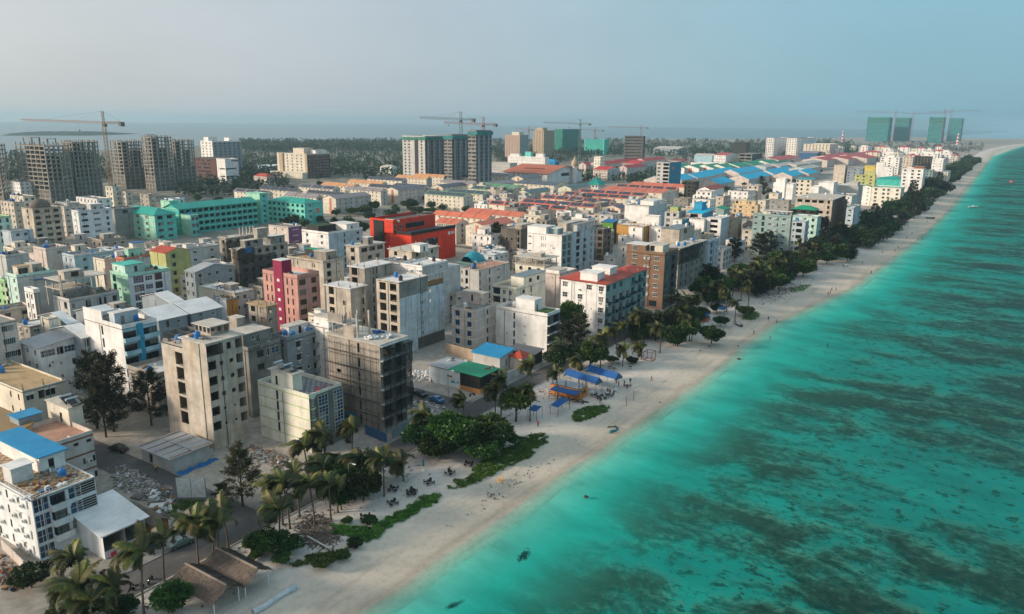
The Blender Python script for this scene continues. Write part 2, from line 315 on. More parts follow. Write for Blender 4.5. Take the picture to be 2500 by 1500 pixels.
PPL = [('F', 1163, 715, 'redp', 'cardark', 'person in a red shirt standing below the small blue canopy'), ('Q', 1077, 860, 'skin', 'redp', 'person running on the beach in front of the café'), ('Q', 2135, 312, 'blk', 'blk', 'person in dark clothes on the beach below the beach bar'), ('Q', 2212, 335, 'greyw', 'dark', 'person in a grey shirt walking at the water line'), ('Q', 2150, 490, 'dark', 'skin', 'person wading at the water edge'), ('Q', 2003, 437, 'olive', 'dark', 'person sitting low on the beach by the dark driftwood'), ('Q', 720, 715, 'white_p', 'dark', 'waiter in a white shirt between the hedge café tables'), ('A', 1133, 455, 'yel', 'cardark', 'worker in a yellow vest standing in front of the shed'),
 ('R', 1137, 785, 'redp', 'dark', 'leftmost person of the group of four on the beach, in red'), ('R', 1155, 770, 'green', 'dark', 'person in green in the group of four on the beach'), ('R', 1167, 745, 'redp', 'dark', 'person in pink red at the back of the group of four'), ('R', 1205, 745, 'dark', 'olive', 'rightmost person of the group of four on the beach'), ('R', 1507, 600, 'blk', 'dark', 'dark figure crouching at the water line past the group of four'), ('R', 1430, 515, 'dark', 'dark', 'lone walker on the dry sand past the group of four'), ('R', 1605, 420, 'dark', 'frame_b', 'walker on the sand beyond the beached speedboat'), ('R', 1712, 405, 'redp', 'dark', 'walker at the water line beyond the beached speedboat'), ('R', 1740, 385, 'dark', 'dark', 'dark walker farther along the water line'), ('R', 1812, 295, 'dark', 'kite', 'first of the far pair walking on the sand'), ('R', 1860, 260, 'greyw', 'dark', 'second of the far pair walking on the sand'), ('R', 1908, 305, 'dark', 'skin', 'far wader nearer to the beach'), ('R', 1945, 308, 'kite', 'dark', 'far wader farther from the beach'), ('R', 1990, 155, 'skin', 'dark', 'tiny far walker near the tree belt shadow'), ('R', 1130, 1240, 'blk', 'dark', 'swimmer standing in the turquoise shallows'), ('Q', 1600, 555, 'bagw', 'dark', 'person in pale clothes resting on the dry sand'), ('E', 310, 430, 'teal', 'dark', 'worker in a teal shirt on top of the scaffolded building'), ('E', 350, 425, 'redp', 'dark', 'worker in a red shirt on top of the scaffolded building')]
for k, (c, x, y, sh, lg, lab) in enumerate(PPL): person_mesh('walk' if k % 3 else 'stand', sh, lg)
for m_ in ('blk', 'frame_b', 'dark'): person_mesh('stand', m_, 'dark')
# ------------------------------------------------------------------ ground, road, beach, sea
SHORE = [(-150,-72),(60,-71.5),(120,-69.5),(200,-67),(270,-67.5),(350,-56),(560,-49),(740,-48),(1000,-53),(1590,-60),(2540,-76),(3000,-60),(3560,-15),(4300,120),(5200,160)]
def shore(y):
    wob = .9*noise.noise((y*.045, 3.1, 0))+.45*noise.noise((y*.16, 7.7, 0))
    for (a, xa), (b, xb) in zip(SHORE, SHORE[1:]):
        if y <= b: return wob+xa+(xb-xa)*max(0, (y-a)/(b-a))
    return SHORE[-1][1]
SEA = -1.0
def prof(d):                                   # beach and sea-bed height by distance out from the water line
    pts = [(-40, .0), (-27, .01), (-20, .15), (-13, .1), (-7, -.35), (0, SEA), (5, -1.3), (14, -1.65), (30, -1.9), (70, -2.05), (400, -2.6), (20000, -4)]
    for (a, za), (b, zb) in zip(pts, pts[1:]):
        if d <= b: return za+(zb-za)*max(0, (d-a)/(b-a))
    return pts[-1][1]
def strip(name, ds, ys, mat, zf, attr=True):
    vs, ds_a = [], []
    for y in ys:
        for d in ds:
            x = shore(y)+d; vs.append((x, y, zf(d, x, y))); ds_a.append(d)
    n = len(ds); fs = [(j*n+i, j*n+i+1, (j+1)*n+i+1, (j+1)*n+i) for j in range(len(ys)-1) for i in range(n-1)]
    me = bpy.data.meshes.new(name); me.from_pydata(vs, [], fs); me.materials.append(mat)
    a = me.attributes.new('shore_d', 'FLOAT', 'POINT'); a.data.foreach_set('value', ds_a)
    me.polygons.foreach_set('use_smooth', [True]*len(fs)); me.update()
    return me
def frange(a, b, s):
    r = []; 
    while a < b: r.append(a); a += s
    return r+[b]
def attr_d(t):
    a = t.nodes.new('ShaderNodeAttribute'); a.attribute_name = 'shore_d'; return a.outputs['Fac']
# -- sand and sea bed
def sand_mat():
    m, t, n, b = newmat('sand'); d = attr_d(t)
    wob = mathn(t, 'MULTIPLY', mathn(t, 'SUBTRACT', noisen(t, pos_scaled(t, .06, .035, 0), 1, 4), .5), 7.0)
    dd = mathn(t, 'ADD', d, wob)
    u = mathn(t, 'DIVIDE', mathn(t, 'ADD', dd, 40), 50.0, True)                  # -40..10 -> 0..1
    base = ramp(t, u, [(.0, (.60,.565,.52)), (.42, (.65,.60,.54)), (.60, (.62,.55,.455)), (.77, (.58,.50,.395)), (.795, (.47,.40,.31)), (.81, (.47,.405,.315)), (.84, (.55,.50,.41)), (1, (.62,.60,.50))])
    foot = noisen(t, pos_scaled(t, .9, .7, 0), 1, 7, .72); lines = noisen(t, pos_scaled(t, .5, .05, 0), 1, 5, .6)
    big = noisen(t, pos_scaled(t, .08, .05, 0), 1, 4)
    base = mixc(t, 1.0, base, ramp(t, foot, [(.32, .80), (.5, .97), (.7, 1.05)]), 'MULTIPLY')
    base = mixc(t, .7, base, ramp(t, lines, [(.36, .80), (.46, 1.0), (.62, 1.02)]), 'MULTIPLY')
    base = mixc(t, 1.0, base, ramp(t, big, [(.3, .86), (.65, 1.05)]), 'MULTIPLY')
    specks = ramp(t, noisen(t, pos_scaled(t, 3.2, 2.6, 0), 1, 3, .6), [(.73, 0.0), (.76, .5)])
    base = mixc(t, specks, base, (.20, .17, .13))
    wrack = mathn(t, 'MULTIPLY', ramp(t, noisen(t, pos_scaled(t, 1.6, 1.2, 0), 1, 6, .75), [(.60, 0.0), (.66, 1.0)]), ramp(t, mathn(t, 'ABSOLUTE', mathn(t, 'ADD', dd, 15.5)), [(.0, .75), (1.0, 0.0)]))
    base = mixc(t, wrack, base, (.16, .13, .09))
    link(t, base, b.inputs['Base Color']); b.inputs['Roughness'].default_value = .9
    link(t, bumpn(t, foot, .55, .16), b.inputs['Normal'])
    return m
def reef_mask(t, d):
    def nz(sx, sy, det, ro, dist):
        o = noisen(t, pos_scaled(t, sx, sy, 0), 1, det, ro); o.node.inputs['Distortion'].default_value = dist; return o
    big = nz(.014, .034, 4, .6, .8); mid = nz(.075, .12, 6, .7, .6); fine = nz(.4, .5, 5, .75, .3)
    near = ramp(t, mathn(t, 'DIVIDE', d, 60.0, True), [(.20, 0.0), (.42, .75), (.75, 1.0)])
    near = mathn(t, 'MULTIPLY', near, ramp(t, mathn(t, 'DIVIDE', d, 400.0, True), [(.15, 1.0), (.6, .7)]))
    s = mathn(t, 'ADD', mathn(t, 'MULTIPLY', big, .40), mathn(t, 'ADD', mathn(t, 'MULTIPLY', mid, .35), mathn(t, 'MULTIPLY', fine, .25)))
    reef = mathn(t, 'MULTIPLY', ramp(t, s, [(.475, 0.0), (.51, .6), (.55, 1.0)]), near)
    heads = noisen(t, pos_scaled(t, .34, .46, 0), 1, 4, .7)
    spots = mathn(t, 'MULTIPLY', ramp(t, heads, [(.56, 0.0), (.605, .85)]), ramp(t, mathn(t, 'DIVIDE', d, 60.0, True), [(.3, 0.0), (.6, 1.0)]))
    return mathn(t, 'MAXIMUM', reef, spots)
def bed_mat():
    m, t, n, b = newmat('sea_bed'); d = attr_d(t); reef = reef_mask(t, d)
    coral = ramp(t, noisen(t, pos_scaled(t, .5, .6, 0), 1, 6, .75), [(.36, (.012,.016,.012)), (.5, (.06,.05,.028)), (.66, (.20,.13,.07))])
    sand = ramp(t, noisen(t, pos_scaled(t, .05, .10, 0), 1, 6, .65), [(.3, (.34,.36,.31)), (.7, (.66,.66,.57))])
    link(t, mixc(t, reef, sand, coral), b.inputs['Base Color']); b.inputs['Roughness'].default_value = 1
    return m
def sea_mat():
    m, t, n, b = newmat('sea_water'); n.remove(b); d = attr_d(t)
    dw = mathn(t, 'ADD', d, mathn(t, 'MULTIPLY', mathn(t, 'SUBTRACT', noisen(t, pos_scaled(t, .05, .05, 0), 1, 3), .5), 1.6))
    u = mathn(t, 'DIVIDE', dw, 100.0, True)
    tint = ramp(t, u, [(0, (.93,1,.98)), (.012, (.80,.99,.96)), (.045, (.48,.97,.92)), (.12, (.18,.90,.86)), (.28, (.11,.74,.72)), (1, (.09,.60,.60))])
    tint = mixc(t, mathn(t, 'MULTIPLY', reef_mask(t, d), .85), tint, (.46, .62, .52))       # the reef rises close to the surface, so less water lies over it
    tr = t.nodes.new('ShaderNodeBsdfTransparent'); link(t, tint, tr.inputs[0])
    big = noisen(t, pos_scaled(t, .006, .02, 0), 1, 4, .6)
    body = mixc(t, ramp(t, big, [(.35, 0.0), (.65, 1.0)]), (.0, .20, .185), (.0, .30, .275))
    di = t.nodes.new('ShaderNodeBsdfDiffuse'); link(t, body, di.inputs[0])
    op = ramp(t, u, [(0, 0.0), (.05, .03), (.15, .09), (.4, .10), (1, .12)])
    far = t.nodes.new('ShaderNodeNewGeometry'); sx = t.nodes.new('ShaderNodeSeparateXYZ'); link(t, far.outputs['Position'], sx.inputs[0])
    deep = ramp(t, mathn(t, 'DIVIDE', d, 3000.0, True), [(.1, 0.0), (1, 1.0)])
    op = mathn(t, 'ADD', op, mathn(t, 'MULTIPLY', deep, .6), True)
    mx = t.nodes.new('ShaderNodeMixShader'); link(t, op, mx.inputs[0]); link(t, tr.outputs[0], mx.inputs[1]); link(t, di.outputs[0], mx.inputs[2])
    wav = noisen(t, pos_scaled(t, .9, 1.6, 0), 1, 5, .65); swell = noisen(t, pos_scaled(t, .12, .3, 0), 1, 3)
    nrm = bumpn(t, mathn(t, 'ADD', wav, mathn(t, 'MULTIPLY', swell, 1.5)), .6, .3)
    gl = t.nodes.new('ShaderNodeBsdfGlossy'); gl.inputs['Roughness'].default_value = .16; link(t, nrm, gl.inputs['Normal'])
    fr = t.nodes.new('ShaderNodeFresnel'); fr.inputs[0].default_value = 1.14; link(t, nrm, fr.inputs['Normal'])
    fac = mathn(t, 'MULTIPLY', mathn(t, 'MINIMUM', fr.outputs[0], .09), ramp(t, u, [(0, .0), (.12, 1.0)]))
    m2 = t.nodes.new('ShaderNodeMixShader'); link(t, fac, m2.inputs[0]); link(t, mx.outputs[0], m2.inputs[1]); link(t, gl.outputs[0], m2.inputs[2])
    link(t, m2.outputs[0], n['Material Output'].inputs[0])
    return m
def bedz(d, x, y):
    z = prof(d)
    if d > 16 and abs(x) < 260 and y < 420:
        k = min(1, (d-16)/25)
        z += k*.45*(.7*max(0, noise.noise((x*.03, y*.09, 1)))+.55*max(0, noise.noise((x*.22, y*.3, 5))-.05)+.3*noise.noise((x*.6, y*.6, 9)))
    return z
ys = frange(-30, 420, 2.2)+[440,470,510,560,620,700,800,900,1000,1150,1300,1450,1600,1800,2100,2400,2800,3200,3600,4000,4500,5200]
struct('beach', strip('beach', [-33,-31.5,-30,-28,-24,-20,-17,-14,-11,-8,-5,-2,1,4], ys, sand_mat(), lambda d, x, y: max(.012, prof(d)-.02)+.06*noise.noise((x*.15, y*.12, 0))*(d > -24) if d < -16 else prof(d)+(.08*noise.noise((x*.15, y*.12, 0)) if d < -3 else 0)))
struct('sea_bed', strip('sea_bed', [4]+frange(6, 240, 2.4)+[300,400,700,1500,4000,14000], ys+[9000, 14000], bed_mat(), bedz))
struct('sea', strip('sea', [-6,-3,0,1.5,3,5,8,12,16,22,30,45,70,120,300,800,2000,5000,14000], [-14000,-4000,-1000,-200]+ys[::4]+[9000, 14000], sea_mat(), lambda d, x, y: SEA))
# -- island
WEST = [(-150,-1400),(636,-1480),(900,-1690),(1411,-1880),(1810,-1970),(2142,-1950),(2500,-1900),(2900,-1500),(3240,-1450),(3320,-1150),(4300,-900),(5200,-700)]
def west(y):
    for (a, xa), (b, xb) in zip(WEST, WEST[1:]):
        if y <= b: return xa+(xb-xa)*max(0, (y-a)/(b-a))
    return WEST[-1][1]
def ground_mat():
    m, t, n, b = newmat('ground')
    a = noisen(t, pos_scaled(t, .035, .035, 0), 1, 6, .65); g = noisen(t, pos_scaled(t, .5, .5, 0), 1, 6, .7); p = noisen(t, pos_scaled(t, .09, .09, 0), 1, 5, .6)
    c = ramp(t, a, [(.3, (.25,.23,.20)), (.5, (.38,.345,.295)), (.7, (.50,.45,.38))])
    c = mixc(t, 1.0, c, ramp(t, g, [(.3, .62), (.7, 1.18)]), 'MULTIPLY')
    s = t.nodes.new('ShaderNodeSeparateXYZ'); gg = t.nodes.new('ShaderNodeNewGeometry'); link(t, gg.outputs['Position'], s.inputs[0])
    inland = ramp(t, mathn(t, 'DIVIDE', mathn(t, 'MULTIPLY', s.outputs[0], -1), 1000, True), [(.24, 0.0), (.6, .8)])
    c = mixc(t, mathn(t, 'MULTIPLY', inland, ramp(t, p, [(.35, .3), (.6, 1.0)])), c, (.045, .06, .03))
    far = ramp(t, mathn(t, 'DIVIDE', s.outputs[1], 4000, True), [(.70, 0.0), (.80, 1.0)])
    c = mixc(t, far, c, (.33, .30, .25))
    link(t, c, b.inputs['Base Color']); b.inputs['Roughness'].default_value = .95; link(t, bumpn(t, g, .5, .1), b.inputs['Normal'])
    return m
mb = MB(); gy = ys
for y0, y1 in zip(gy, gy[1:]):
    if y1-y0 < 5 and int(y0/2.2) % 8: continue
yy = [-30, 20, 60, 120, 200, 270, 350, 450, 560, 650, 740, 900, 1000, 1200, 1411, 1590, 1810, 2142, 2540, 2900, 3000, 3240, 3320, 3560, 4300, 5200]
vs, fs = [], []
for y in yy:
    xe, xw = shore(y)-31.5, west(y)
    for k in (0, .01, .03, .08, .2, .5, 1.0): vs.append((xe+(xw-xe)*k, y, 0.0))
    vs.append((xw-8, y, -6))
n = 8
for j in range(len(yy)-1):
    for i in range(n-1): fs.append((j*n+i, (j+1)*n+i, (j+1)*n+i+1, j*n+i+1))
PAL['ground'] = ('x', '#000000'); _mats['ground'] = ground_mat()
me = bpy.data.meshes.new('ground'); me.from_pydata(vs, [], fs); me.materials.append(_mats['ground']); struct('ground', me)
# lagoon sea on the far (west) side of the island
lag, t, n_, b = newmat('lagoon_water'); b.inputs['Base Color'].default_value = (.10, .17, .19, 1); b.inputs['Roughness'].default_value = .3
link(t, bumpn(t, noisen(t, pos_scaled(t, .03, .12, 0), 1, 4), .4, .6), b.inputs['Normal'])
mb = MB(); mb.poly([(-14000, -14000, -1.0), (-500, -14000, -1.0), (-500, -150, -1.0), (-500, 5100, -1.0), (-150, 14000, -1.0), (-14000, 14000, -1.0)]); struct('lagoon', mb.mesh('lagoon', [lag]))
# -- road along the beach and the side streets (asphalt sheets, raised kerbs, worn edge sand)
asp, t, n_, b = newmat('asphalt')
g1 = noisen(t, pos_scaled(t, .12, .05, 0), 1, 5, .65); g2 = noisen(t, pos_scaled(t, 2, 2, 0), 1, 5, .7)
c = ramp(t, g1, [(.3, (.055,.055,.057)), (.55, (.10,.098,.095)), (.75, (.20,.185,.165))]); c = mixc(t, 1.0, c, ramp(t, g2, [(.3, .75), (.7, 1.15)]), 'MULTIPLY')
link(t, c, b.inputs['Base Color']); b.inputs['Roughness'].default_value = .9
mb = MB(); rx0, rx1 = -106.2, -99.8
ry = [(-25, 0), (60, 0), (130, 0), (210, 0), (285, 1.5), (350, 10), (560, 16), (740, 16), (1000, 12), (1500, 4)]
for (ya, sa), (yb, sb) in zip(ry, ry[1:]): mb.quad((rx0+sa, ya, .045), (rx1+sa, ya, .045), (rx1+sb, yb, .045), (rx0+sb, yb, .045))
struct('road', mb.mesh('road', [asp]))
STREETS = [(70.5, 77.5, -330), (134.5, 142.5, -330), (226, 231, -300), (262, 268, -300), (330, 336, -280)]
for ya, yb, xw in STREETS:
    mb = MB(); mb.quad((xw, ya, .04), (rx0+.0, ya, .04), (rx0+.0, yb, .04), (xw, yb, .04)); struct('side_street', mb.mesh('side_street', [asp]))
mb = MB()
for (ya, sa), (yb, sb) in zip(ry[:6], ry[1:6]):
    x0, x1 = rx1+sa, rx1+sb
    mb.quad((x0, ya, .16), (x0+.3, ya, .16), (x1+.3, yb, .16), (x1, yb, .16)); mb.quad((x0, ya, .0), (x0, ya, .16), (x1, yb, .16), (x1, yb, 0)); mb.quad((x0+.3, ya, .16), (x0+.3, ya, 0), (x1+.3, yb, 0), (x1+.3, yb, .16))
struct('kerb', mb.mesh('kerb', ['conc_l']))
mb = MB()
for (a, b2) in [(-25, 70.2), (78, 134.2), (143, 225.8), (231.2, 261.8)]:
    mb.box(rx0-1.6, a, 0.0, rx0-.05, b2, .14)
struct('pavement', mb.mesh('pavement', ['roof_g']))
# ------------------------------------------------------------------ building kit
def win_mesh(style, w, h):
    w, h = round(w*10)/10, round(h*10)/10
    key = (style, w, h)
    if key in _cache: return _cache[key], w, h
    S = dict(w=('frame_w','glass',2,1), w3=('frame_w','glass',3,2), g=('frame_w','glass_b',max(2,int(w/.75)),max(2,int(h/.75))), gd=('frame_d','glass',max(1,int(w/.9)),max(1,int(h/1.0))),
             v=('frame_d','glass_d',1,1), vt=('frame_d','glass_d',1,2), s=('frame_w','glass_d',1,1), bl=('frame_b','glass_b',2,1), br=('frame_d','glass_br',max(1,int(w/.8)),2), t=('frame_w','glass_t',2,1), lv=('frame_w','glass_d',1,5),
             k=('frame_d','glass_t',2,2), sh=('frame_w','salmon',2,2), gt=('frame_g','glass_t',max(2,int(w/1.0)),max(2,int(h/1.1))))[style]
    fm, gm, nx, nz = S; f = MB(); t = .07; y0, y1 = .02, .10
    f.box(-w/2, y0, -h/2, -w/2+t, y1, h/2); f.box(w/2-t, y0, -h/2, w/2, y1, h/2)
    f.box(-w/2+t, y0, h/2-t, w/2-t, y1, h/2); f.box(-w/2+t, y0, -h/2, w/2-t, y1, -h/2+t)
    for i in range(1, nx): x = -w/2+w*i/nx; f.box(x-.03, y0+.01, -h/2+t, x+.03, y1-.01, h/2-t)
    for i in range(1, nz): z = -h/2+h*i/nz; f.box(-w/2+t, y0+.015, z-.03, w/2-t, y1-.015, z+.03)
    if style in ('w','w3','t','s'): f.box(-w/2-.06, -.10, -h/2-.06, w/2+.06, .02, -h/2-.002)
    if style in ('w','gd','t','w3') and h < 2.1: f.box(-w/2-.15, -.38, h/2+.10, w/2+.15, .005, h/2+.17)
    p = MB(); p.quad((-w/2, .105, -h/2), (w/2, .105, -h/2), (w/2, .105, h/2), (-w/2, .105, h/2))
    both = MB(); both.v = f.v+p.v; both.f = f.f+[tuple(i+len(f.v) for i in q) for q in p.f]; both.m = [0]*len(f.f)+[1]
    _cache[key] = (f.mesh('window', [fm]), p.mesh('pane', [gm]), both.mesh('window', [fm, gm]))
    return _cache[key], w, h
def ac_mesh():
    if 'ac' not in _cache:
        a = MB(); a.box(-.42, -.42, -.3, .42, -.08, .3); n = len(a.v)
        a.poly([(.1+.24*math.cos(i*math.pi/4), -.425, .24*math.sin(i*math.pi/4)) for i in range(8)], 1); a.box(-.4, -.1, -.36, -.34, .0, -.3); a.box(.34, -.1, -.36, .4, .0, -.3)
        _cache['ac'] = a.mesh('air_conditioner', ['white_p', 'dark'])
    return _cache['ac']
def tank_mesh(m):
    if ('tank', m) not in _cache:
        a = MB(); a.lathe([(.62, 0), (.66, .5), (.62, .52), (.66, 1.0), (.6, 1.35), (.28, 1.55), (.28, 1.65)], 12); _cache[('tank', m)] = a.mesh('water_tank', [m])
    return _cache[('tank', m)]
def solar_heater():
    if 'sh' not in _cache:
        a = MB(); a.quad((-1, -1.1, .25), (1, -1.1, .25), (1, .9, 1.15), (-1, .9, 1.15)); a.quad((-1, -1.1, .19), (-1, .9, 1.09), (1, .9, 1.09), (1, -1.1, .19))
        a.bar((-1.15, 1.05, 1.25), (1.15, 1.05, 1.25), .27, 1, 10)
        for x in (-.9, .9): a.bar((x, .8, 0), (x, .8, 1.1), .04, 1, 4); a.bar((x, -1, 0), (x, -1, .25), .04, 1, 4)
        _cache['sh'] = a.mesh('solar_heater', ['glass_d', 'steel'])
    return _cache['sh']
class Face:
    """one outer wall plane: a along the wall, z up; rects cut out of it"""
    def __init__(s, o, ax, nrm, L): s.o, s.ax, s.n, s.L, s.holes = Vector(o), Vector(ax), Vector(nrm), L, []
    def emit(s, mb, z0, z1, m=0, depth=.16):
        A = sorted(set([0, s.L]+[round(v, 3) for h in s.holes for v in (h[0], h[1])])); Z = sorted(set([z0, z1]+[round(v, 3) for h in s.holes for v in (h[2], h[3])]))
        A = [a for a in A if 0 <= a <= s.L]; Z = [z for z in Z if z0 <= z <= z1]
        def pt(a, z, d=0): p = s.o+s.ax*a-s.n*d; return (p.x, p.y, z)
        for a0, a1 in zip(A, A[1:]):
            run = None
            for q0, q1 in zip(Z, Z[1:]):
                am, zm = (a0+a1)/2, (q0+q1)/2
                inside = any(h[0] < am < h[1] and h[2] < zm < h[3] for h in s.holes)
                if inside:
                    if run: mb.quad(pt(a0, run[0]), pt(a1, run[0]), pt(a1, run[1]), pt(a0, run[1]), m); run = None
                else: run = (run[0], q1) if run else (q0, q1)
            if run: mb.quad(pt(a0, run[0]), pt(a1, run[0]), pt(a1, run[1]), pt(a0, run[1]), m)
        for h in s.holes:
            a0, a1, q0, q1 = h[:4]; dd = h[4] if len(h) > 4 else depth
            mb.quad(pt(a0, q0), pt(a1, q0), pt(a1, q0, dd), pt(a0, q0, dd), m); mb.quad(pt(a0, q1), pt(a0, q1, dd), pt(a1, q1, dd), pt(a1, q1), m)
            mb.quad(pt(a0, q0), pt(a0, q0, dd), pt(a0, q1, dd), pt(a0, q1), m); mb.quad(pt(a1, q0), pt(a1, q1), pt(a1, q1, dd), pt(a1, q0, dd), m)
def spread(n, a=.12, b=.88): return [a+(b-a)*i/max(1, n-1) for i in range(n)] if n > 1 else [.5]
def face_items(root, face, spec, fl, fh, z0, near, rz, matw):
    """windows, openings, balconies and coolers of one wall, storey by storey"""
    L = face.L
    def loc(a, z, d=0): p = face.o+face.ax*a+face.n*d; return (p.x, p.y, z)
    for it in spec:
        style, fr, w_, h_ = it[:4]; fls = it[4] if len(it) > 4 and it[4] is not None else range(fl); zo = it[5] if len(it) > 5 else .55
        if isinstance(fr, int): fr = spread(fr)
        for k in fls:
            for q in fr:
                a = q*L; zc = z0+(k+zo)*fh
                if style == 'ac': put('air_conditioner', ac_mesh(), root, loc(a, zc), rz); continue
                if style == 'o':                                     # open, unglazed opening
                    a0, a1 = max(.05, a-w_/2), min(L-.05, a+w_/2); face.holes.append((a0, a1, zc-h_/2, zc+h_/2, .25)); continue
                if style in ('b', 'bg'):                             # balcony: glazed door behind a slab with a parapet
                    a0, a1 = max(.1, a-w_/2), min(L-.1, a+w_/2); zb = z0+k*fh+.06
                    face.holes.append((a0, a1, zb+.05, zb+2.3, .5))
                    ms, ww, hh = win_mesh('gt' if style == 'bg' else 'gd', a1-a0, 2.2)
                    o = put('balcony_door', ms[2], root, loc((a0+a1)/2, zb+.05+hh/2, -.38), rz)
                    g = MB(); hw = (a1-a0)/2+.15; pr = 1.05
                    g.box(-hw, -pr, -.14, hw, -.004, 0.0)
                    g.box(-hw, -pr, 0, hw, -pr+.1, .95, 1); g.box(-hw, -pr+.1, 0, -hw+.1, -.004, .95, 1); g.box(hw-.1, -pr+.1, 0, hw, -.004, .95, 1)
                    ky = ('bal', style, matw, round(hw, 1)); 
                    if ky not in _cache: _cache[ky] = g.mesh('balcony', [matw, 'glass_t' if style == 'bg' else matw])
                    put('balcony', _cache[ky], root, loc((a0+a1)/2, zb), rz); continue
                ms, ww, hh = win_mesh(style, w_, h_)
                if a-ww/2 < .03 or a+ww/2 > L-.03: 
                    a = min(max(a, ww/2+.05), L-ww/2-.05)
                    if ww > L-.1: continue
                face.holes.append((a-ww/2, a+ww/2, zc-hh/2, zc+hh/2))
                if near: o = put('window', ms[0], root, loc(a, zc), rz); put('pane', ms[1], o)
                else: put('window', ms[2], root, loc(a, zc), rz)
def place_box(crop, cx, cy, lx, rx, H, base=None, w=None, d=None):
    x, y = px(crop, cx, cy)
    if base is not None:
        g = unp(*px(crop, *base)); H = zfrom(g, y)
    p = unp(x, y, H); x1, y0 = p.x, p.y
    x0 = x1-w if w else solve(px(crop, lx, 0)[0], 0, p)
    y1 = y0+d if d else solve(px(crop, rx, 0)[0], 1, p)
    if x0 > x1-1: x0 = x1-8
    if y1 < y0+1: y1 = y0+8
    return x0, y0, x1, y1, H
BOXES = []
def gable(mb, w, d, z, rise, along, ov=.5, m=0, mw=1, th=.12):
    """pitched roof over a w x d plan; mb gets the two slopes (m) and the gable walls (mw)"""
    if along == 'Y':
        for s in (0, 1):
            xe = -ov if s == 0 else w+ov; ze = z-rise*ov/(w/2)
            for q in (0, th): mb.quad((xe, -ov, ze+q), (w/2, -ov, z+rise+q), (w/2, d+ov, z+rise+q), (xe, d+ov, ze+q), m)
            mb.quad((xe, -ov, ze), (xe, -ov, ze+th), (w/2, -ov, z+rise+th), (w/2, -ov, z+rise), m); mb.quad((xe, -ov, ze), (xe, d+ov, ze), (xe, d+ov, ze+th), (xe, -ov, ze+th), m)
        for y in (0.0, d): mb.tri((0, y, z), (w, y, z), (w/2, y, z+rise), mw)
    else:
        for s in (0, 1):
            ye = -ov if s == 0 else d+ov; ze = z-rise*ov/(d/2)
            for q in (0, th): mb.quad((-ov, ye, ze+q), (-ov, d/2, z+rise+q), (w+ov, d/2, z+rise+q), (w+ov, ye, ze+q), m)
            mb.quad((w+ov, ye, ze), (w+ov, ye, ze+th), (w+ov, d/2, z+rise+th), (w+ov, d/2, z+rise), m); mb.quad((-ov, ye, ze), (w+ov, ye, ze), (w+ov, ye, ze+th), (-ov, ye, ze+th), m)
        for x in (0.0, w): mb.tri((x, 0, z), (x, d, z), (x, d/2, z+rise), mw)
def hip(mb, w, d, z, rise, ov=.7, m=0):
    x0, y0, x1, y1 = -ov, -ov, w+ov, d+ov; k = min(x1-x0, y1-y0)/2
    if (x1-x0) > (y1-y0): a, b = (x0+k, (y0+y1)/2, z+rise), (x1-k, (y0+y1)/2, z+rise)
    else: a, b = ((x0+x1)/2, y0+k, z+rise), ((x0+x1)/2, y1-k, z+rise)
    c = [(x0, y0, z), (x1, y0, z), (x1, y1, z), (x0, y1, z)]
    if (x1-x0) > (y1-y0): mb.quad(c[0], c[1], b, a, m); mb.tri(c[1], c[2], b, m); mb.quad(c[2], c[3], a, b, m); mb.tri(c[3], c[0], a, m)
    else: mb.tri(c[0], c[1], a, m); mb.quad(c[1], c[2], b, a, m); mb.tri(c[2], c[3], b, m); mb.quad(c[3], c[0], a, b, m)
    mb.poly(list(reversed(c)), m)
def roof_room(root, x0, y0, x1, y1, z0, z1, mat, top='slab', ov=.25, door=True, windows=None, fl=1, near=True):
    w, d = x1-x0, y1-y0; b = MB()
    fs = Face((x0, y0, 0), (1, 0, 0), (0, -1, 0), w); fe = Face((x1, y0, 0), (0, 1, 0), (1, 0, 0), d)
    fw = Face((x0, y1, 0), (0, -1, 0), (-1, 0, 0), d); fn = Face((x1, y1, 0), (-1, 0, 0), (0, 1, 0), w)
    if windows:
        for k, f, r in (('S', fs, 0), ('E', fe, math.pi/2)):
            if windows.get(k): face_items(root, f, windows[k], fl, (z1-z0)/fl, z0, near, r, mat)
    elif door and d > 2 and z1-z0 > 2.3:
        ms, ww, hh = win_mesh('v', .9, 2.0); a = d*rnd.uniform(.3, .7); fe.holes.append((a-.45, a+.45, z0+.1, z0+2.1)); put('door', ms[2], root, (x1, y0+a, z0+1.1), math.pi/2)
    for f in (fs, fe, fw, fn): f.emit(b, z0, z1)
    o = put('roof_room', b.mesh('roof_room', [mat]), root)
    t = MB(); t.box(x0-ov, y0-ov, z1, x1+ov, y1+ov, z1+.16); put('roof_slab', t.mesh('roof_slab', [top]), o)
    return o
def clutter(root, w, d, z, n, seed, x0=0, y0=0):
    r = random.Random(seed)
    for i in range(n):
        x, y = x0+r.uniform(.8, max(1, w-.8)), y0+r.uniform(.8, max(1, d-.8)); k = r.random()
        if k < .33: put('water_tank', tank_mesh(r.choice(['tank_b', 'tank_k', 'white_p', 'tank_b'])), root, (x, y, z))
        elif k < .6: put('air_conditioner', ac_mesh(), root, (x, y, z+.36), r.uniform(0, 6))
        else:
            key = ('deb', r.randrange(5))
            if key not in _cache:
                g = MB()
                for j in range(9):
                    a, b, c = r.uniform(-1.3, 1.3), r.uniform(-1, 1), r.uniform(.1, .5); e = r.uniform(.1, .6); f = r.uniform(.05, .4); g.box(a-e, b-f, 0, a+e, b+f, c, r.randrange(3))
                _cache[key] = g.mesh('roof_junk', r.choice([['wood', 'bagw', 'metal_g'], ['conc', 'rust', 'bagw'], ['tarp', 'wood', 'white_p']]))
            put('roof_junk', _cache[key], root, (x, y, z+.01), r.uniform(0, 6))
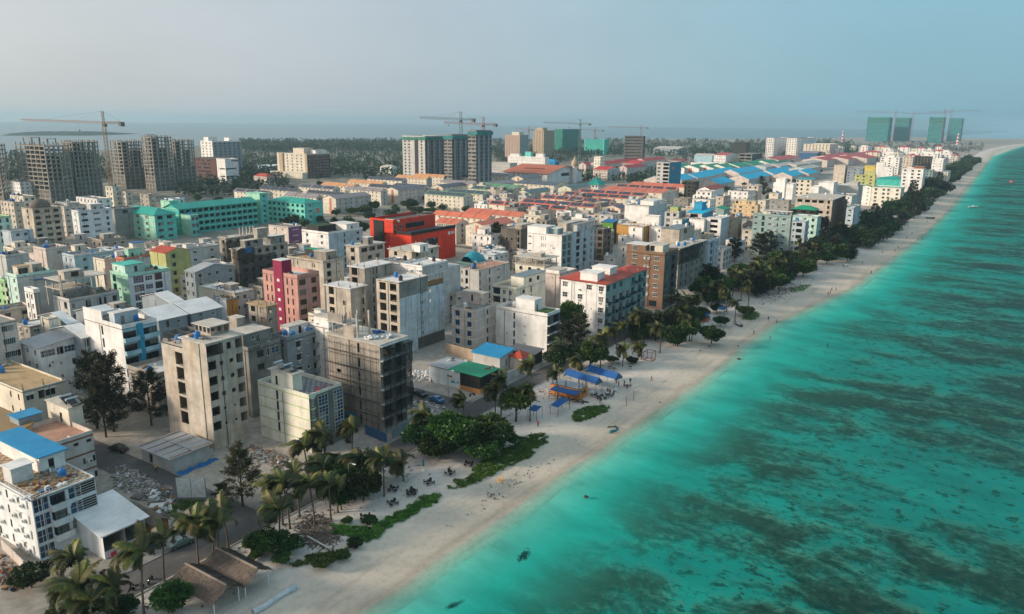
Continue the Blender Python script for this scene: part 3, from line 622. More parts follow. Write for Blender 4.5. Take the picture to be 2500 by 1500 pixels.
def B(label, crop, cx, cy, lx, rx, H=None, m='white', fl=None, S=None, E=None, roof='flat', rm=None, ph=.8, rise=2.2, base=None, w=None, d=None, name='apartment_building', cat='building',
      group=None, rooms=(), junk=0, band=None, near=None, slabs=False, sol=0, mE=None, z0=0.0, pm=None, ov=.5, W=None, solm='solar'):
    x0, y0, x1, y1, H = place_box(crop, cx, cy, lx, rx, H, base, w, d); w, d = x1-x0, y1-y0
    wallH = H-ph if roof == 'flat' else H
    fl = fl or max(1, round(wallH/3.15)); fh = (wallH-z0)/fl
    near = (y0 < 330) if near is None else near
    root = thing(name, label, cat, (x0, y0, 0), group=group); BOXES.append((label, x0, y0, x1, y1, H))
    fs = Face((0, 0, 0), (1, 0, 0), (0, -1, 0), w); fe = Face((w, 0, 0), (0, 1, 0), (1, 0, 0), d); fw = Face((0, d, 0), (0, -1, 0), (-1, 0, 0), d); fn = Face((w, d, 0), (-1, 0, 0), (0, 1, 0), w)
    def auto(L): 
        n = max(1, int(L/3.4)); f_ = spread(n, .5/n if n > 1 else .5, 1-.5/n if n > 1 else .5); k_ = rnd.random(); return [(rnd.choice(['w', 'gd', 'w', 't']), f_, rnd.choice([1.1, 1.4, 1.7]), rnd.choice([1.1, 1.3, 1.5])), ('ac', [f_[rnd.randrange(n)]], 0, 0, rnd.sample(range(fl), min(2, fl)), .22)]
    if S == 'auto': S = auto(w)
    if E == 'auto': E = auto(d)
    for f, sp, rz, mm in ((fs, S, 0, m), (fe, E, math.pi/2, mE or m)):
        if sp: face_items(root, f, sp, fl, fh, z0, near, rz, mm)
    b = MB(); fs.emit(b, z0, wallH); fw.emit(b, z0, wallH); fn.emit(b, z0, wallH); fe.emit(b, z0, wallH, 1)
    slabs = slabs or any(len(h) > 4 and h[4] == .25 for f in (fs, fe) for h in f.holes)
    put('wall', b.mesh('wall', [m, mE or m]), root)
    if slabs:
        key = ('fs', round(w, 2), round(d, 2)); g = MB(); g.box(.03, .03, -.18, w-.03, d-.03, 0); g = g.mesh('floor_slab', ['conc'])
        for k in range(1, fl): put('floor_slab', g, root, (0, 0, z0+k*fh))
        g = MB(); g.box(.04, d*.5-.1, z0, w-.04, d*.5+.1, wallH-.02); put('inner_wall', g.mesh('inner_wall', ['conc']), root)
    if band:
        bm_, bt = band
        for k in range(1, fl+1):
            g = MB(); z = z0+k*fh-bt/2; g.box(-.06, -.06, z, w+.06, -.003, z+bt); g.box(w+.003, -.003, z, w+.06, d+.06, z+bt); put('floor_band', g.mesh('floor_band', [bm_]), root)
    if roof == 'flat':
        g = MB(); g.box(.0, .0, wallH-.15, w, d, wallH); put('roof', g.mesh('roof', [rm or 'roof_g']), root)
        if ph > .15:
            g = MB(); t = .18; g.box(0, 0, wallH, w, t, H); g.box(0, d-t, wallH, w, d, H); g.box(0, t, wallH, t, d-t, H); g.box(w-t, t, wallH, w, d-t, H); put('parapet', g.mesh('parapet', [pm or m]), root)
    elif roof == 'slab':
        g = MB(); g.box(-.5, -.5, wallH, w+.5, d+.5, wallH+.25); put('roof', g.mesh('roof', [rm or 'slab']), root)
    elif roof in ('gableX', 'gableY'):
        g = MB(); gable(g, w, d, wallH, rise, roof[-1], ov, 0, 1); put('roof', g.mesh('roof', [rm or 's_redX', m]), root)
        if sol:
            n = sol; key = ('solp', roof, round(w, 1), round(d, 1), n, round(rise, 1), solm)
            sl_len = d if roof == 'gableX' else d
            if roof == 'gableX': L_, half = w, d/2
            else: L_, half = d, w/2
            pw = L_/n*.86; al = math.atan2(rise, half); sl = half/math.cos(al)*.80
            if key not in _cache:
                g = MB(); g.box(-pw/2, 0, .10, pw/2, sl, .18); _cache[key] = g.mesh('solar_panel', [solm])
            for i in range(n):
                c = (i+.5)*L_/n; o = put('solar_panel', _cache[key], root)
                if roof == 'gableX': o.location = (c, half*.08, wallH+rise*.08+.02); o.rotation_euler = (al, 0, 0)
                else: o.location = (w-half*.08, c, wallH+rise*.08+.02); o.rotation_euler = (al, 0, math.pi/2)
    elif roof == 'hip':
        g = MB(); hip(g, w, d, wallH+.02, rise, ov); put('roof', g.mesh('roof', [rm or 's_redX']), root)
    elif roof in ('mono', 'monoE', 'monoW'):                      # single slope; rises to the far side / inland / seaward
        g = MB(); o2 = ov; t = .12
        if roof == 'mono': zs = [wallH, wallH, wallH+rise, wallH+rise]
        elif roof == 'monoE': zs = [wallH+rise, wallH, wallH, wallH+rise]
        else: zs = [wallH, wallH+rise, wallH+rise, wallH]
        c = [(-o2, -o2), (w+o2, -o2), (w+o2, d+o2), (-o2, d+o2)]
        for q in (0, t): g.quad(*[(c[i][0], c[i][1], zs[i]+q+.01) for i in range(4)])
        for i in range(4): j = (i+1) % 4; g.quad((*c[i], zs[i]+.01), (*c[j], zs[j]+.01), (*c[j], zs[j]+t+.01), (*c[i], zs[i]+t+.01))
        cc = [(0, 0), (w, 0), (w, d), (0, d)]
        for i in range(4): j = (i+1) % 4; g.poly([(*cc[i], wallH), (*cc[j], wallH), (*cc[j], zs[j]), (*cc[i], zs[i])], 1)
        put('roof', g.mesh('roof', [rm or 's_whiteX', m]), root)
    for i, r in enumerate(rooms):                                  # rooms on the roof: fractions (fx0, fy0, fx1, fy1), height, material, roof
        fx0, fy0, fx1, fy1, hh, mm = r[:6]; tp = r[6] if len(r) > 6 else 'slab'; wn = r[7] if len(r) > 7 else None
        e = .012 if fx1 >= 1 else 0; e2 = .012 if fy0 <= 0 else 0
        roof_room(root, fx0*w+.02, fy0*d+e2, fx1*w-e, fy1*d-.02, wallH+.004, wallH+hh, mm or m, tp, windows=wn, near=near)
    if not junk and roof == 'flat' and y0 < 520 and d > 5: junk = rnd.randrange(2, 5)
    if junk: clutter(root, w, d, wallH+.01, junk, hash(label) % 1000 if False else int(abs(x0*7+y0*13)))
    if y0 < 430 and roof in ('flat', 'slab') and rnd.random() < .5:          # bare column ends with reinforcing bars, waiting for another storey
        if 'stub' not in _cache:
            g = MB(); g.box(-.16, -.16, 0, .16, .16, .9); [g.bar((a, b_, .9), (a*1.4, b_*1.3, 1.9), .02, 1, 3) for a in (-.1, .1) for b_ in (-.1, .1)]; _cache['stub'] = g.mesh('column_stub', ['conc', 'rust'])
        zt = wallH+(.25 if roof == 'slab' else .0)
        for a, b_ in ((.3, .3), (w-.4, .3), (w-.4, d-.4), (.3, d-.4), (w-.4, d*.5), (w*.5, .35)): put('column_stub', _cache['stub'], root, (a, b_, zt))
    if y0 < 330 and wallH > 8:
        for a, b_ in ((w*rnd.uniform(.15, .85), -.08), (w+.08, d*rnd.uniform(.1, .9))): g = MB(); g.bar((a, b_, .2), (a, b_, wallH-.2), .07, 0, 5); part(root, 'drainpipe', g, [rnd.choice(['frame_w', 'frame_g', 'frame_d'])])
    return root, (w, d, wallH, H, x0, y0)
def part(root, name, mb, mats, loc=(0,0,0), rz=0, smooth=False): return put(name, mb.mesh(name, mats, smooth), root, loc, rz)
# ------------------------------------------------------------------ first rows of buildings along the beach road
def pxroom(info, crop, cx, cy, lx, rx, h, mat, top='slab', windows=None, root=None, door=True, ov=.25):
    """a room on a roof, read from its own top corner in the photograph, standing h above that roof"""
    w, d, wz, H, bx, by = info
    x0, y0, x1, y1, _ = place_box(crop, cx, cy, lx, rx, wz+h)
    return roof_room(root, x0-bx, y0-by, x1-bx, y1-by, wz+.004, wz+h, mat, top, windows=windows, door=door, ov=ov)
def rail(root, pts, z, h=1.0, mat='metal_g', name='railing'):
    g = MB()
    for a, b in zip(pts, pts[1:]):
        a, b = Vector((*a, z)), Vector((*b, z)); n = max(1, int((b-a).length/1.2))
        for k in (.5, 1.0): g.bar(a+Vector((0, 0, h*k)), b+Vector((0, 0, h*k)), .03, 0, 4)
        for i in range(n+1): p = a.lerp(b, i/n); g.bar(p, p+Vector((0, 0, h)), .025, 0, 4)
    return part(root, name, g, [mat])
# 1 white corner block, bottom left
r, i1 = B('white four-storey block with bright blue metal roof room at the lower left corner', 'A', 225, 655, -260, 685, base=(300, 1105), m='coolwhite', fl=4, ph=.25, rm='terr',
  S=[('lv', [.93], .7, 1.6), ('w', [.80], 1.0, 1.2), ('v', [.64, .45, .25], .6, 1.4), ('ac', [.86, .72, .52], 0, 0, None, .38)],
  E=[('g', [.13], 2.3, 2.2), ('g', [.655], 2.0, 2.0, [1, 2, 3]), ('lv', [.865], 3.2, 2.1, [1, 2, 3]), ('b', [.39], 2.4, 0, [1, 2, 3])], name='apartment_block')
w_, d_, z_ = i1[:3]
pxroom(i1, 'A', 280, 350, -40, 462, 2.9, 'white', 's_blueX', root=r, ov=.5)
pxroom(i1, 'A', 75, 440, 15, 230, 2.6, 'frame_w', 'white', {'S': [('g', [.5], 3.0, 2.0)], 'E': [('g', [.5], 4.5, 2.0)]}, root=r)
rail(r, [(w_*.62, .15), (w_-.2, .15), (w_-.2, d_-.2)], z_, 1.0, 'white_p'); clutter(r, w_*.35, d_*.7, z_+.01, 9, 5, w_*.62, 1.5)
# shop with the white lean-to roof beside it
r, i = B('shop with white lean-to roof and dark open front beside the lower left white block', 'A', 740, 915, 690, 1045, 4.2, 'coolwhite', fl=1, roof='monoE', rm='s_whiteX', rise=1.7, w=9.5, E=[('o', [.5], 8.0, 2.6, None, .58)], name='shop', cat='shop', ov=.6)
g = MB(); hw, hd = i[0], i[1]
for k in range(6): g.box(hw+.72, hd*(.08+k*.15), .3, hw+.78, hd*(.08+k*.15)+hd*.135, 1.15, k % 3)
part(r, 'sign_board', g, ['redp', 'white_p', 'lilac'])
B('low brown thatched strip roof along the far side of the white lean-to shop', 'A', 1120, 838, 780, 1180, 3.0, 'wood', fl=1, roof='gableX', rm='thatch', rise=.8, w=10, d=2.4, name='thatched_hut', cat='hut', ov=.3)
# 2 tan block with brown bands
r, i = B('pale tan three-storey block with brown bands and solar water heaters on its stair room', 'A', 318, 262, 80, 668, 10.6, 'pinkw', fl=3, ph=.9, rm='roof_pink', band=('brick', .34),
  E=[('v', [.63], .9, .6, [2], .72), ('v', [.9], .9, .6, [2], .72), ('v', [.75, .97], .5, 1.2, [0, 1]), ('v', [.5], .6, .5, [1], .4), ('ac', [.86], 0, 0, [1], .5)], S=[('w', 3, 1.3, 1.2)])
o = pxroom(i, 'C', 705, 1270, 478, 850, 3.6, 'cream', 'slab', {'S': [('v', [.62], .9, 2.0, None, .33), ('s', [.3], .4, .4, None, .65)]}, root=r)
for k in (.25, .62): put('solar_heater', solar_heater(), r, (at('C', 705, 1270, 14).x-i[4]-6.4+k*6.6, at('C', 705, 1270, 14).y-i[5]+2.4, i[2]+3.78), math.pi*.5)
pxroom(i, 'C', 190, 1375, 95, 428, 2.3, 'bluegrey', 's_blueY', root=r, door=False)
# 3 yellow building, far left
B('yellow building with brown corrugated roof at the left edge above the white corner block', 'A', 40, 215, -330, 236, 9.5, 'yellow', fl=3, roof='mono', rm='s_brownX', rise=1.6, E=[('o', [.25], 2.2, 1.6, [2]), ('w', [.75], 1.4, 1.3)], S=[('o', [.8], 2.2, 1.6, [2])], name='yellow_building')
# 5 cream low building with tan roof
B('cream house with flat tan roof below the white house with a sloped roof', 'C', 230, 1082, -330, 676, 10.5, 'cream', fl=3, ph=.35, rm='roof_tan', S=[('v', [.78, .92], .7, 1.4)], E=[('w', [.15], 1.6, 1.2), ('o', [.42], 1.4, 1.9, [2]), ('w', [.62], 2.2, 1.6, [2]), ('w', [.62], 1.5, 1.3, [0, 1])], junk=3, name='house', cat='house')
# 6 white house with pale sloped roof
B('white house with pale grey sloping sheet roof and a strip of windows under it', 'C', 405, 640, 205, 802, 13.6, 'coolwhite', fl=4, roof='mono', rm='s_lgreyY', rise=1.2, S=[('w', [.35, .75], 1.1, 1.3)], E=[('g', [.2, .82], 3.4, 1.7, [3], .5), ('o', [.52], 1.6, 1.9, [3], .5), ('s', [.2, .5], .6, .8, [0, 1, 2]), ('ac', [.26], 0, 0, [2], .8), ('b', [.9], 2.0, 0, [0, 1, 2])], name='house', cat='house')
r, i = B('beige stair tower house behind the pale sloped roof house', 'C', 500, 330, 418, 596, 17.5, 'cream', fl=5, ph=.3, rm='slab', S=[('s', [.3], .8, .9)], E=[('s', [.4], .5, .5)], name='house', cat='house')
# 7 pinkish block on the left edge
B('pinkish grey block with triple windows cut off by the left picture edge', 'C', -260, 418, -900, 166, 20, 'pinkw', fl=6, ph=.4, rm='roof_g', E=[('t', [.66, .76, .86], 1.0, 1.5), ('v', [.95], 1.0, 1.6, [3])], junk=3)
# 8 white and light blue balcony block
r, i = B('white and light blue block with stacked white balconies behind the dark casuarina trees', 'C', 1258, 402, 866, 1618, 20.3, 'white', fl=6, ph=1.0, rm='roof_d', mE='skyb', pm='white',
  S=[('vt', [.47], .8, 2.3, None, .5)], E=[('b', [.2], 3.4, 0, [1, 2, 3, 4, 5]), ('b', [.80], 4.2, 0, [1, 2, 3, 4, 5]), ('w', [.12, .72], 1.7, 1.7, [0])])
w_, d_, z_ = i[:3]
g = MB(); g.box(w_+.02, d_*.41, .2, w_+.5, d_*.56, z_+.6); part(r, 'blue_pier', g, ['cyanb'])
pxroom(i, 'C', 1180, 285, 1125, 1425, 2.9, 'bluew', 'roof_w', root=r)
g = MB(); g.box(0, -.02, z_, w_*.5, .2, z_+3.2); part(r, 'parapet_screen', g, ['white'])
# 10 white sheet roofs in a row
for lab, c in (('white sheet roof house nearest to the white and light blue block', ('C', 1640, 352, None, 1935, 15.0)), ('white sheet roof house second from the white and light blue block', ('D', 285, 217, None, 532, 15.0)),
               ('white sheet roof house left of the white and light blue block', ('C', 850, 532, None, 990, 15.0)), ('low white sheet roof house peeking over the white and light blue block', ('C', 1080, 330, None, 1250, 15.6)), ('small white sheet roof house behind the two large white roofs', ('D', 120, 130, None, 215, 15.3)), ('white sheet roof house beside the beige stair tower', ('C', 700, 385, None, 790, 15.4))):
    B(lab, c[0], c[1], c[2], 0, c[4], c[5], 'bluegrey', fl=5, roof='gableY', rm='s_whiteX', rise=1.9, w=15, E=[('v', [.3], .9, 1.8, [4], .5), ('s', [.7], .8, .8)], name='house', cat='house', ov=.4)
# 9 roofless shell
r, i = B('roofless grey concrete shell with partition walls behind the raw concrete tower', 'D', 330, 432, 60, 520, 16.0, 'conc_g', fl=5, ph=2.4, rm='roof_d', E=[('o', [.3, .7], 1.6, 1.4)], name='unfinished_building')
g = MB(); w_, d_, z_ = i[:3]
for k in (.3, .6, .8): g.box(w_*k, .2, z_, w_*k+.2, d_-.2, z_+2.2)
g.box(.2, d_*.5, z_, w_-.2, d_*.5+.2, z_+2.2); part(r, 'partition_wall', g, ['conc_g'])
# 11 raw concrete tower
r, i = B('tall raw concrete tower with rows of empty window openings beside the dusty lot', 'D', 402, 467, 205, 692, base=(470, 1320), m='conc_l', fl=7, roof='slab', rm='slab', S=None,
  E=[('o', [.13], 1.9, 1.9, range(1, 6)), ('o', [.92], 2.1, 2.0, range(1, 7)), ('s', [.38], .8, .8, [1, 2]), ('o', [.38], .9, .9, [3, 4, 5]), ('s', [.66], .8, .8, [1, 2]), ('o', [.66], .9, .9, [3, 4, 5]), ('o', [.22], 4.2, 2.4, [6], .5), ('o', [.62], 1.1, 1.5, [6])], name='unfinished_building', slabs=True)
w_, d_, z_, H_, bx, by = i
p0 = solve(px('D', 40, 0)[0], 0, (bx+w_, by, H_-2))
wl = bx-p0
f2 = Face((-wl, .05, 0), (1, 0, 0), (0, -1, 0), wl-.02); fh = z_/7
for k in range(1, 6): f2.holes.append((wl*.62, wl*.97, k*fh+.35, (k+1)*fh-.1, .25))
g = MB(); f2.emit(g, 0, z_-2.1); g.box(-wl, .05, z_-2.3, -.02, d_*.55, z_-2.1); g.quad((-wl, d_*.55, 0), (-wl, .05, 0), (-wl, .05, z_-2.2), (-wl, d_*.55, z_-2.2))
g.quad((-.02, d_*.55, 0), (-wl, d_*.55, 0), (-wl, d_*.55, z_-2.2), (-.02, d_*.55, z_-2.2)); part(r, 'stair_wing', g, ['conc_l'])
g = MB()
for k in range(2, 6): g.box(-wl*.4, .3, k*fh+.1, -.1, d_*.5, k*fh+.25)
part(r, 'landing', g, ['conc'])
roof_room(r, -w_*.1, d_*.45, w_*.55, d_*.95, z_+.26, z_+2.2, 'conc', 'slab', windows={'E': [('o', spread(3), 1.1, 1.2)], 'S': [('o', spread(4), 1.0, 1.2)]}, ov=.5)
clutter(r, w_*.8, d_*.35, z_+.27, 5, 3, 0, .3); clutter(r, wl*.9, 3, z_-2.08, 5, 9, -wl+.3, .5)
# 12, 13, 14
r, i = B('bare grey concrete block with setback top floor right behind the raw concrete tower', 'D', 742, 492, 690, 1005, 17.2, 'conc_g', fl=5, ph=.9, rm='roof_g', E=[('gd', [.35], 1.9, 1.5, [3, 4]), ('s', [.6], .7, 1.9, [4]), ('g', [.82], 2.2, 1.5, [4]), ('o', [.4], 1.0, 1.6, [2]), ('w', [.8], 1.2, 1.2, [0, 1, 2])], name='unfinished_building')
pxroom(i, 'D', 700, 395, 560, 926, 3.2, 'conc_g', 'slab', {'E': [('s', [.35], .8, .8, None, .65), ('w', [.53], 1.1, 2.2, None, .45)]}, root=r, ov=.1)
pxroom(i, 'D', 650, 260, 588, 712, 5.2, 'conc', 'slab', root=r, door=False)
r, i = B('blue grey plastered block with caged windows between the bare concrete block and white balconies', 'D', 1057, 407, 935, 1292, 17.5, 'bluegrey', fl=5, ph=1.0, rm='roof_g', E=[('w', [.36], 1.7, 1.7), ('s', [.68], .9, .9), ('ac', [.37], 0, 0, None, .2), ('b', [.93], 1.4, 0, [1, 2, 3, 4])], S=[('s', [.3, .7], .7, .9)], rooms=[(.05, .3, .55, .95, 2.4, 'white')], junk=8)
B('narrow white block with scalloped balcony edge left of the scaffolded building', 'D', 1392, 325, 1224, 1560, 18.8, 'white', fl=6, ph=.5, rm='roof_w', S=[('s', [.5], .5, .5), ('b', [.13], 1.6, 0, [1, 2, 3, 4, 5])], rooms=[(.2, .1, .9, .5, 2.4, 'white')])
# 15 cream and green block
r, i = B('cream block with green bands and solar water heaters beside the dusty lot', 'D', 1232, 872, 820, 1497, base=(1255, 1340), m='lyellow', fl=5, ph=.9, rm='terr2', mE='olive', band=('limew', .22),
  S=[('vt', [.385], .7, 2.0, [1, 2, 3, 4], .5), ('s', [.35], .3, .3, [0])], E=[('t', [.1], .6, 1.6, [1, 2, 3, 4])])
w_, d_, z_ = i[:3]
for f0, f1 in ((.24, .52), (.70, .98)):                            # tall glazed bays on the sea side, storey by storey
    for k in range(1, 5):
        ms, ww, hh = win_mesh('g', (f1-f0)*d_, z_/5-.1); o = put('window', ms[0], r, (w_+.42, d_*(f0+f1)/2, (k+.5)*z_/5), math.pi/2); put('pane', ms[1], o)
g = MB(); g.box(w_+.01, d_*.2, 2.9, w_+.30, d_-.01, z_+.3); part(r, 'bay_wall', g, ['olive'])
for k in (.2, .6): g = MB()
g = MB(); [g.box(w_+.1, d_*q, 0, w_+.35, d_*q+.3, 2.9) for q in (.2, .6, .96)]; part(r, 'column', g, ['olive'])
pxroom(i, 'D', 1100, 712, 925, 1174, 4.0, 'lyellow', 'slab', {'S': [('vt', [.25], .7, 2.0, None, .45)]}, root=r, ov=.5)
o_x = place_box('D', 1100, 712, 925, 1174, z_+4.0)
for k in (.3, .75): put('solar_heater', solar_heater(), r, (o_x[0]-i[4]+(o_x[2]-o_x[0])*k, (o_x[1]+o_x[3])/2-i[5], z_+4.17), math.pi*.5)
rail(r, [(w_*.7, d_-.3), (w_+.1, d_-.3), (w_+.1, d_*.2)], z_, 1.0, 'white_p')
def chair_mesh(m):
    if ('chair', m) not in _cache:
        g = MB(); g.box(-.22, -.22, .40, .22, .22, .45); g.box(-.22, .18, .45, .22, .23, .85)
        for x in (-.2, .2):
            for y in (-.2, .2): g.bar((x, y, 0), (x*.9, y*.9, .4), .03, 0, 4)
        for x in (-.24, .24): g.box(x-.025, -.2, .6, x+.025, .2, .64); g.bar((x, -.2, .4), (x, -.2, .62), .02, 0, 4)
        _cache[('chair', m)] = g.mesh('plastic_chair', [m])
    return _cache[('chair', m)]
RC = [(i[4]+w_*.84, i[5]+d_*.5), (i[4]+w_*.92, i[5]+d_*.4), (i[4]+w_*.86, i[5]+d_*.68), (i[4]+w_*.95, i[5]+d_*.62), (i[4]+w_*.93, i[5]+d_*.82)]
for k, (x, y) in enumerate(RC): thing('plastic_chair', 'red plastic chair on the roof terrace of the cream and green block', 'chair', (x, y, z_+.01), k*1.3, 'red chairs on the roof terrace', chair_mesh('redp'))
# 16 scaffolded building
r, i = B('unfinished concrete building wrapped in scaffolding and black netting by the beach road', 'E', 547, 692, 150, 742, base=(565, 1345), m='conc', fl=6, roof='slab', rm='slab', S=[('o', [.60], .7, 2.2, None, .5), ('o', [.2], 1.3, .9, [1, 3])], E=[('o', [.27], 2.8, 2.6, None, .48), ('o', [.75], 2.8, 2.6, None, .48)], name='unfinished_building', slabs=True)
w_, d_, z_ = i[:3]; SC = i
g = MB()
for k in range(10):
    x = w_*k/9; g.bar((x, -1.2, 0), (x, -1.2, z_*.97), .045, 0, 4)
for k in range(1, 9):
    z = z_*k/8.5; g.bar((-.8, -1.25, z), (w_+.6, -1.25, z), .05, 0, 4)
    for q in range(5): g.bar((w_*q/4, -1.25, z), (w_*q/4, 0, z), .04, 0, 4)
for k in range(6): y = d_*k/5; g.bar((w_+1.2, y, 0), (w_+1.2, y, z_*.95), .05, 0, 4)
for k in range(1, 9): z = z_*k/8.5; g.bar((w_+1.2, -.8, z), (w_+1.2, d_+.6, z), .05, 0, 4)
part(r, 'scaffold', g, ['frame_d'])
g = MB()
for k in range(1, 6): z = z_*k/6+.5; g.box(-.3, -1.3, z, w_*.98, -.75, z+.05)
part(r, 'scaffold_plank', g, ['conc_d'])
def net(root, pts, z0, z1, mat, seed=1, name='safety_net', sag=.25):
    g = MB(); r = random.Random(seed); nz = 8; P_ = []
    for (a, b) in zip(pts, pts[1:]):
        for k in range(6): P_.append(Vector((*a, 0)).lerp(Vector((*b, 0)), k/6))
    P_.append(Vector((*pts[-1], 0))); grid = []
    for p in P_:
        grid.append([(p.x+r.uniform(-sag, sag), p.y+r.uniform(-sag, sag), z0+(z1-z0)*k/nz+(r.uniform(-.3, .3) if k in (0, nz) else 0)) for k in range(nz+1)])
    for i in range(len(P_)-1):
        for k in range(nz): g.quad(grid[i][k], grid[i+1][k], grid[i+1][k+1], grid[i][k+1])
    return part(root, name, g, [mat], smooth=True)
for k in range(1, 7): g = MB(); g.box(w_+.02, -.1, k*z_/6-.32, w_+.9, d_, k*z_/6-.04); part(r, 'slab_edge', g, ['roof_w'])
net(r, [(w_+1.45, -.6), (w_+1.45, d_+.6), (w_-1.5, d_+1.4)], 3.2, z_*.96, 'net_k', 4)
net(r, [(.2, -1.5), (w_*.55, -1.5)], .3, z_*.5, 'net_gr', 6)
for x in (.05, .3, .52):                                            # half-built frame on top
    for y in (.1, .55): g = MB(); g.box(w_*x, d_*y, z_+.25, w_*x+.35, d_*y+.35, z_+5.2+rnd.uniform(0, 1.2)); part(r, 'column', g, ['conc_l'])
g = MB(); g.box(-.2, .2, z_+2.9, w_*.38, d_*.6, z_+3.1); part(r, 'upper_slab', g, ['slab'])
g = MB(); g.box(w_*.02, .2, z_+3.1, w_*.3, .4, z_+5.2); g.box(w_*.3, .4, z_+.25, w_*.5, .6, z_+2.9); part(r, 'upper_wall', g, ['conc'])
g = MB(); 
for k in range(14): x, y = rnd.uniform(0, w_*.55), rnd.uniform(0, d_*.6); g.bar((x, y, z_+.2), (x+rnd.uniform(-.4, .4), y+rnd.uniform(-.4, .4), z_+rnd.uniform(3, 5.5)), .05, 0, 4)
part(r, 'prop', g, ['wood'])
def bag_pile(root, x, y, z, R, n, mats, seed, name='sack_pile'):
    g = MB(); q = random.Random(seed)
    for k in range(n):
        a, rr = q.uniform(0, 6.28), R*math.sqrt(q.random()); s = q.uniform(.25, .5); zz = (1-rr/R)*R*.55*q.random()
        cx, cy = rr*math.cos(a), rr*math.sin(a); g.lathe([(s*.5, zz-.05), (s, zz+s*.35), (s*.85, zz+s*.8), (s*.3, zz+s)], 6, cx, cy, q.randrange(len(mats)))
    return part(root, name, g, mats, (x, y, z), smooth=True) if root else g.mesh(name, mats, True)
bag_pile(r, w_*.72, d_*.3, z_+.26, 1.6, 26, ['bagw', 'white'], 3); bag_pile(r, w_*.85, d_*.65, z_+.26, 1.4, 20, ['bagw', 'bagw'], 4); bag_pile(r, w_*.6, d_*.75, z_+.26, 1.5, 14, ['tarp_b', 'tarp'], 8, 'tarpaulin_heap')
g = MB(); g.box(w_*.36, -1.35, 0, w_*.58, -1.25, 3.2); part(r, 'site_gate', g, ['tblue'])
# 17 tall tower clad in pale sheets
r, i = B('tall unfinished tower with pale blue sheet cladding and open loggias behind the scaffolded building', 'E', 692, 216, 520, 912, 22.3, 'conc_l', fl=7, ph=.3, rm='roof_w', mE='sheetwall', S=[('o', [.28, .74], 2.6, 2.3, None, .5)], E=[('v', [.78], .6, .9)], name='unfinished_building')
w_, d_, z_ = i[:3]
d2 = solve(px('E', 1032, 0)[0], 1, (i[4]+w_, i[5], z_-3.2))-i[5]
f2 = Face((w_, d_+.02, 0), (0, 1, 0), (1, 0, 0), d2-d_); g = MB(); f2.holes = [(.6, 1.3, k*3.1+1.2, k*3.1+2.2) for k in range(2, 6)]; f2.emit(g, 0, z_-3.2); g.box(0, d_+.02, z_-3.4, w_, d2, z_-3.2); g.quad((w_, d2, 0), (0, d2, 0), (0, d2, z_-3.2), (w_, d2, z_-3.2)); part(r, 'rear_wing', g, ['sheetwall'])
g = MB(); g.box(w_+.03, 0, z_-4.6, w_+.05, d_*.99, z_-.1); part(r, 'bare_strip', g, ['conc_g'])
g = MB(); g.box(w_+.03, d_*.6, 0, w_+.06, d2, 3.6); part(r, 'bare_base', g, ['conc_d'])
g = MB()
for k in range(8): y = d2*k/8; g.bar((w_+.08, y, 3), (w_+.08, y, z_-5), .035, 0, 4)
for k in range(5): z = 4+k*2.6; g.bar((w_+.08, 0, z), (w_+.08, d2*.6, z), .03, 0, 4)
part(r, 'cladding_rail', g, ['metal_g'])
g = MB(); 
for k in range(14): y = d_+(d2-d_)*k/14; g.bar((w_-.3, y, z_-3.2), (w_-.3+rnd.uniform(-.1, .1), y, z_-1.2-rnd.random()), .05, 0, 4)
g.box(w_-.6, d_+.2, z_-3.2, w_-.1, d2-.2, z_-1.6); part(r, 'formwork', g, ['wood'])
# 18
r, i = B('stepped raw concrete building with flat white roof beside the sheet clad tower', 'E', 432, 112, 315, 642, 22.0, 'conc', fl=7, roof='slab', rm='roof_w', S=[('o', [.35], 2.6, 2.4, [5, 6])], E=[('v', [.3, .42], .7, 2.1)], name='unfinished_building')
r, i = B('lower raw concrete house with open frame roof in front of the stepped concrete building', 'E', 325, 268, 140, 442, 19.0, 'conc_l', fl=6, roof='slab', rm='roof_w', S=[('o', [.22], 2.2, 2.3), ('o', [.75], 1.6, 1.4, [4]), ('s', [.75], .9, .6, [2, 3])], E=[('v', [.8], .7, 2.0)], name='unfinished_building')
B('low cream house with white railings left of the open frame concrete house', 'E', 130, 470, 5, 200, 14.5, 'cream', fl=4, ph=.8, rm='roof_d', S=[('w', [.3, .75], 1.2, 1.2)], E=[('s', [.6], .6, .6)], rooms=[(.1, .5, .5, .9, 1.5, 'white')], junk=4, name='house', cat='house')
# 19
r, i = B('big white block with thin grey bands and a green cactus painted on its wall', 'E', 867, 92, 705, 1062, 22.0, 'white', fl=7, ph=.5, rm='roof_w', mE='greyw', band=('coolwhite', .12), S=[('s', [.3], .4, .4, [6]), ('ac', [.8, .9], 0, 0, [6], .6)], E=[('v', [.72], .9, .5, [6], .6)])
w_, d_, z_ = i[:3]
d2 = solve(px('E', 1158, 0)[0], 1, (i[4]+w_, i[5], z_-2))-i[5]
f2 = Face((w_-.05, d_+.02, 0), (0, 1, 0), (1, 0, 0), d2-d_); g = MB(); f2.emit(g, 0, z_-2); g.box(0, d_+.02, z_-2.2, w_-.06, d2, z_-2); part(r, 'rear_wing', g, ['greyw'])
g = MB()                                                            # the painted cactus, flat on the wall
cx, cz = w_*.53, z_-2.4
for a in [((0, -1.1), (0, 1.2)), ((-.6, .1), (-.6, .9)), ((.6, .2), (.6, 1.0)), ((-.6, .1), (0, -.1)), ((.6, .2), (0, 0)), ((-.3, .5), (-.3, 1.0)), ((.3, .6), (.3, 1.1))]:
    (ax, az), (bx_, bz) = a; g.bar((cx+ax, -.02, cz+az), (cx+bx_, -.02, cz+bz), .09, 0, 5)
part(r, 'cactus_painting', g, ['tblue'])
g = MB()
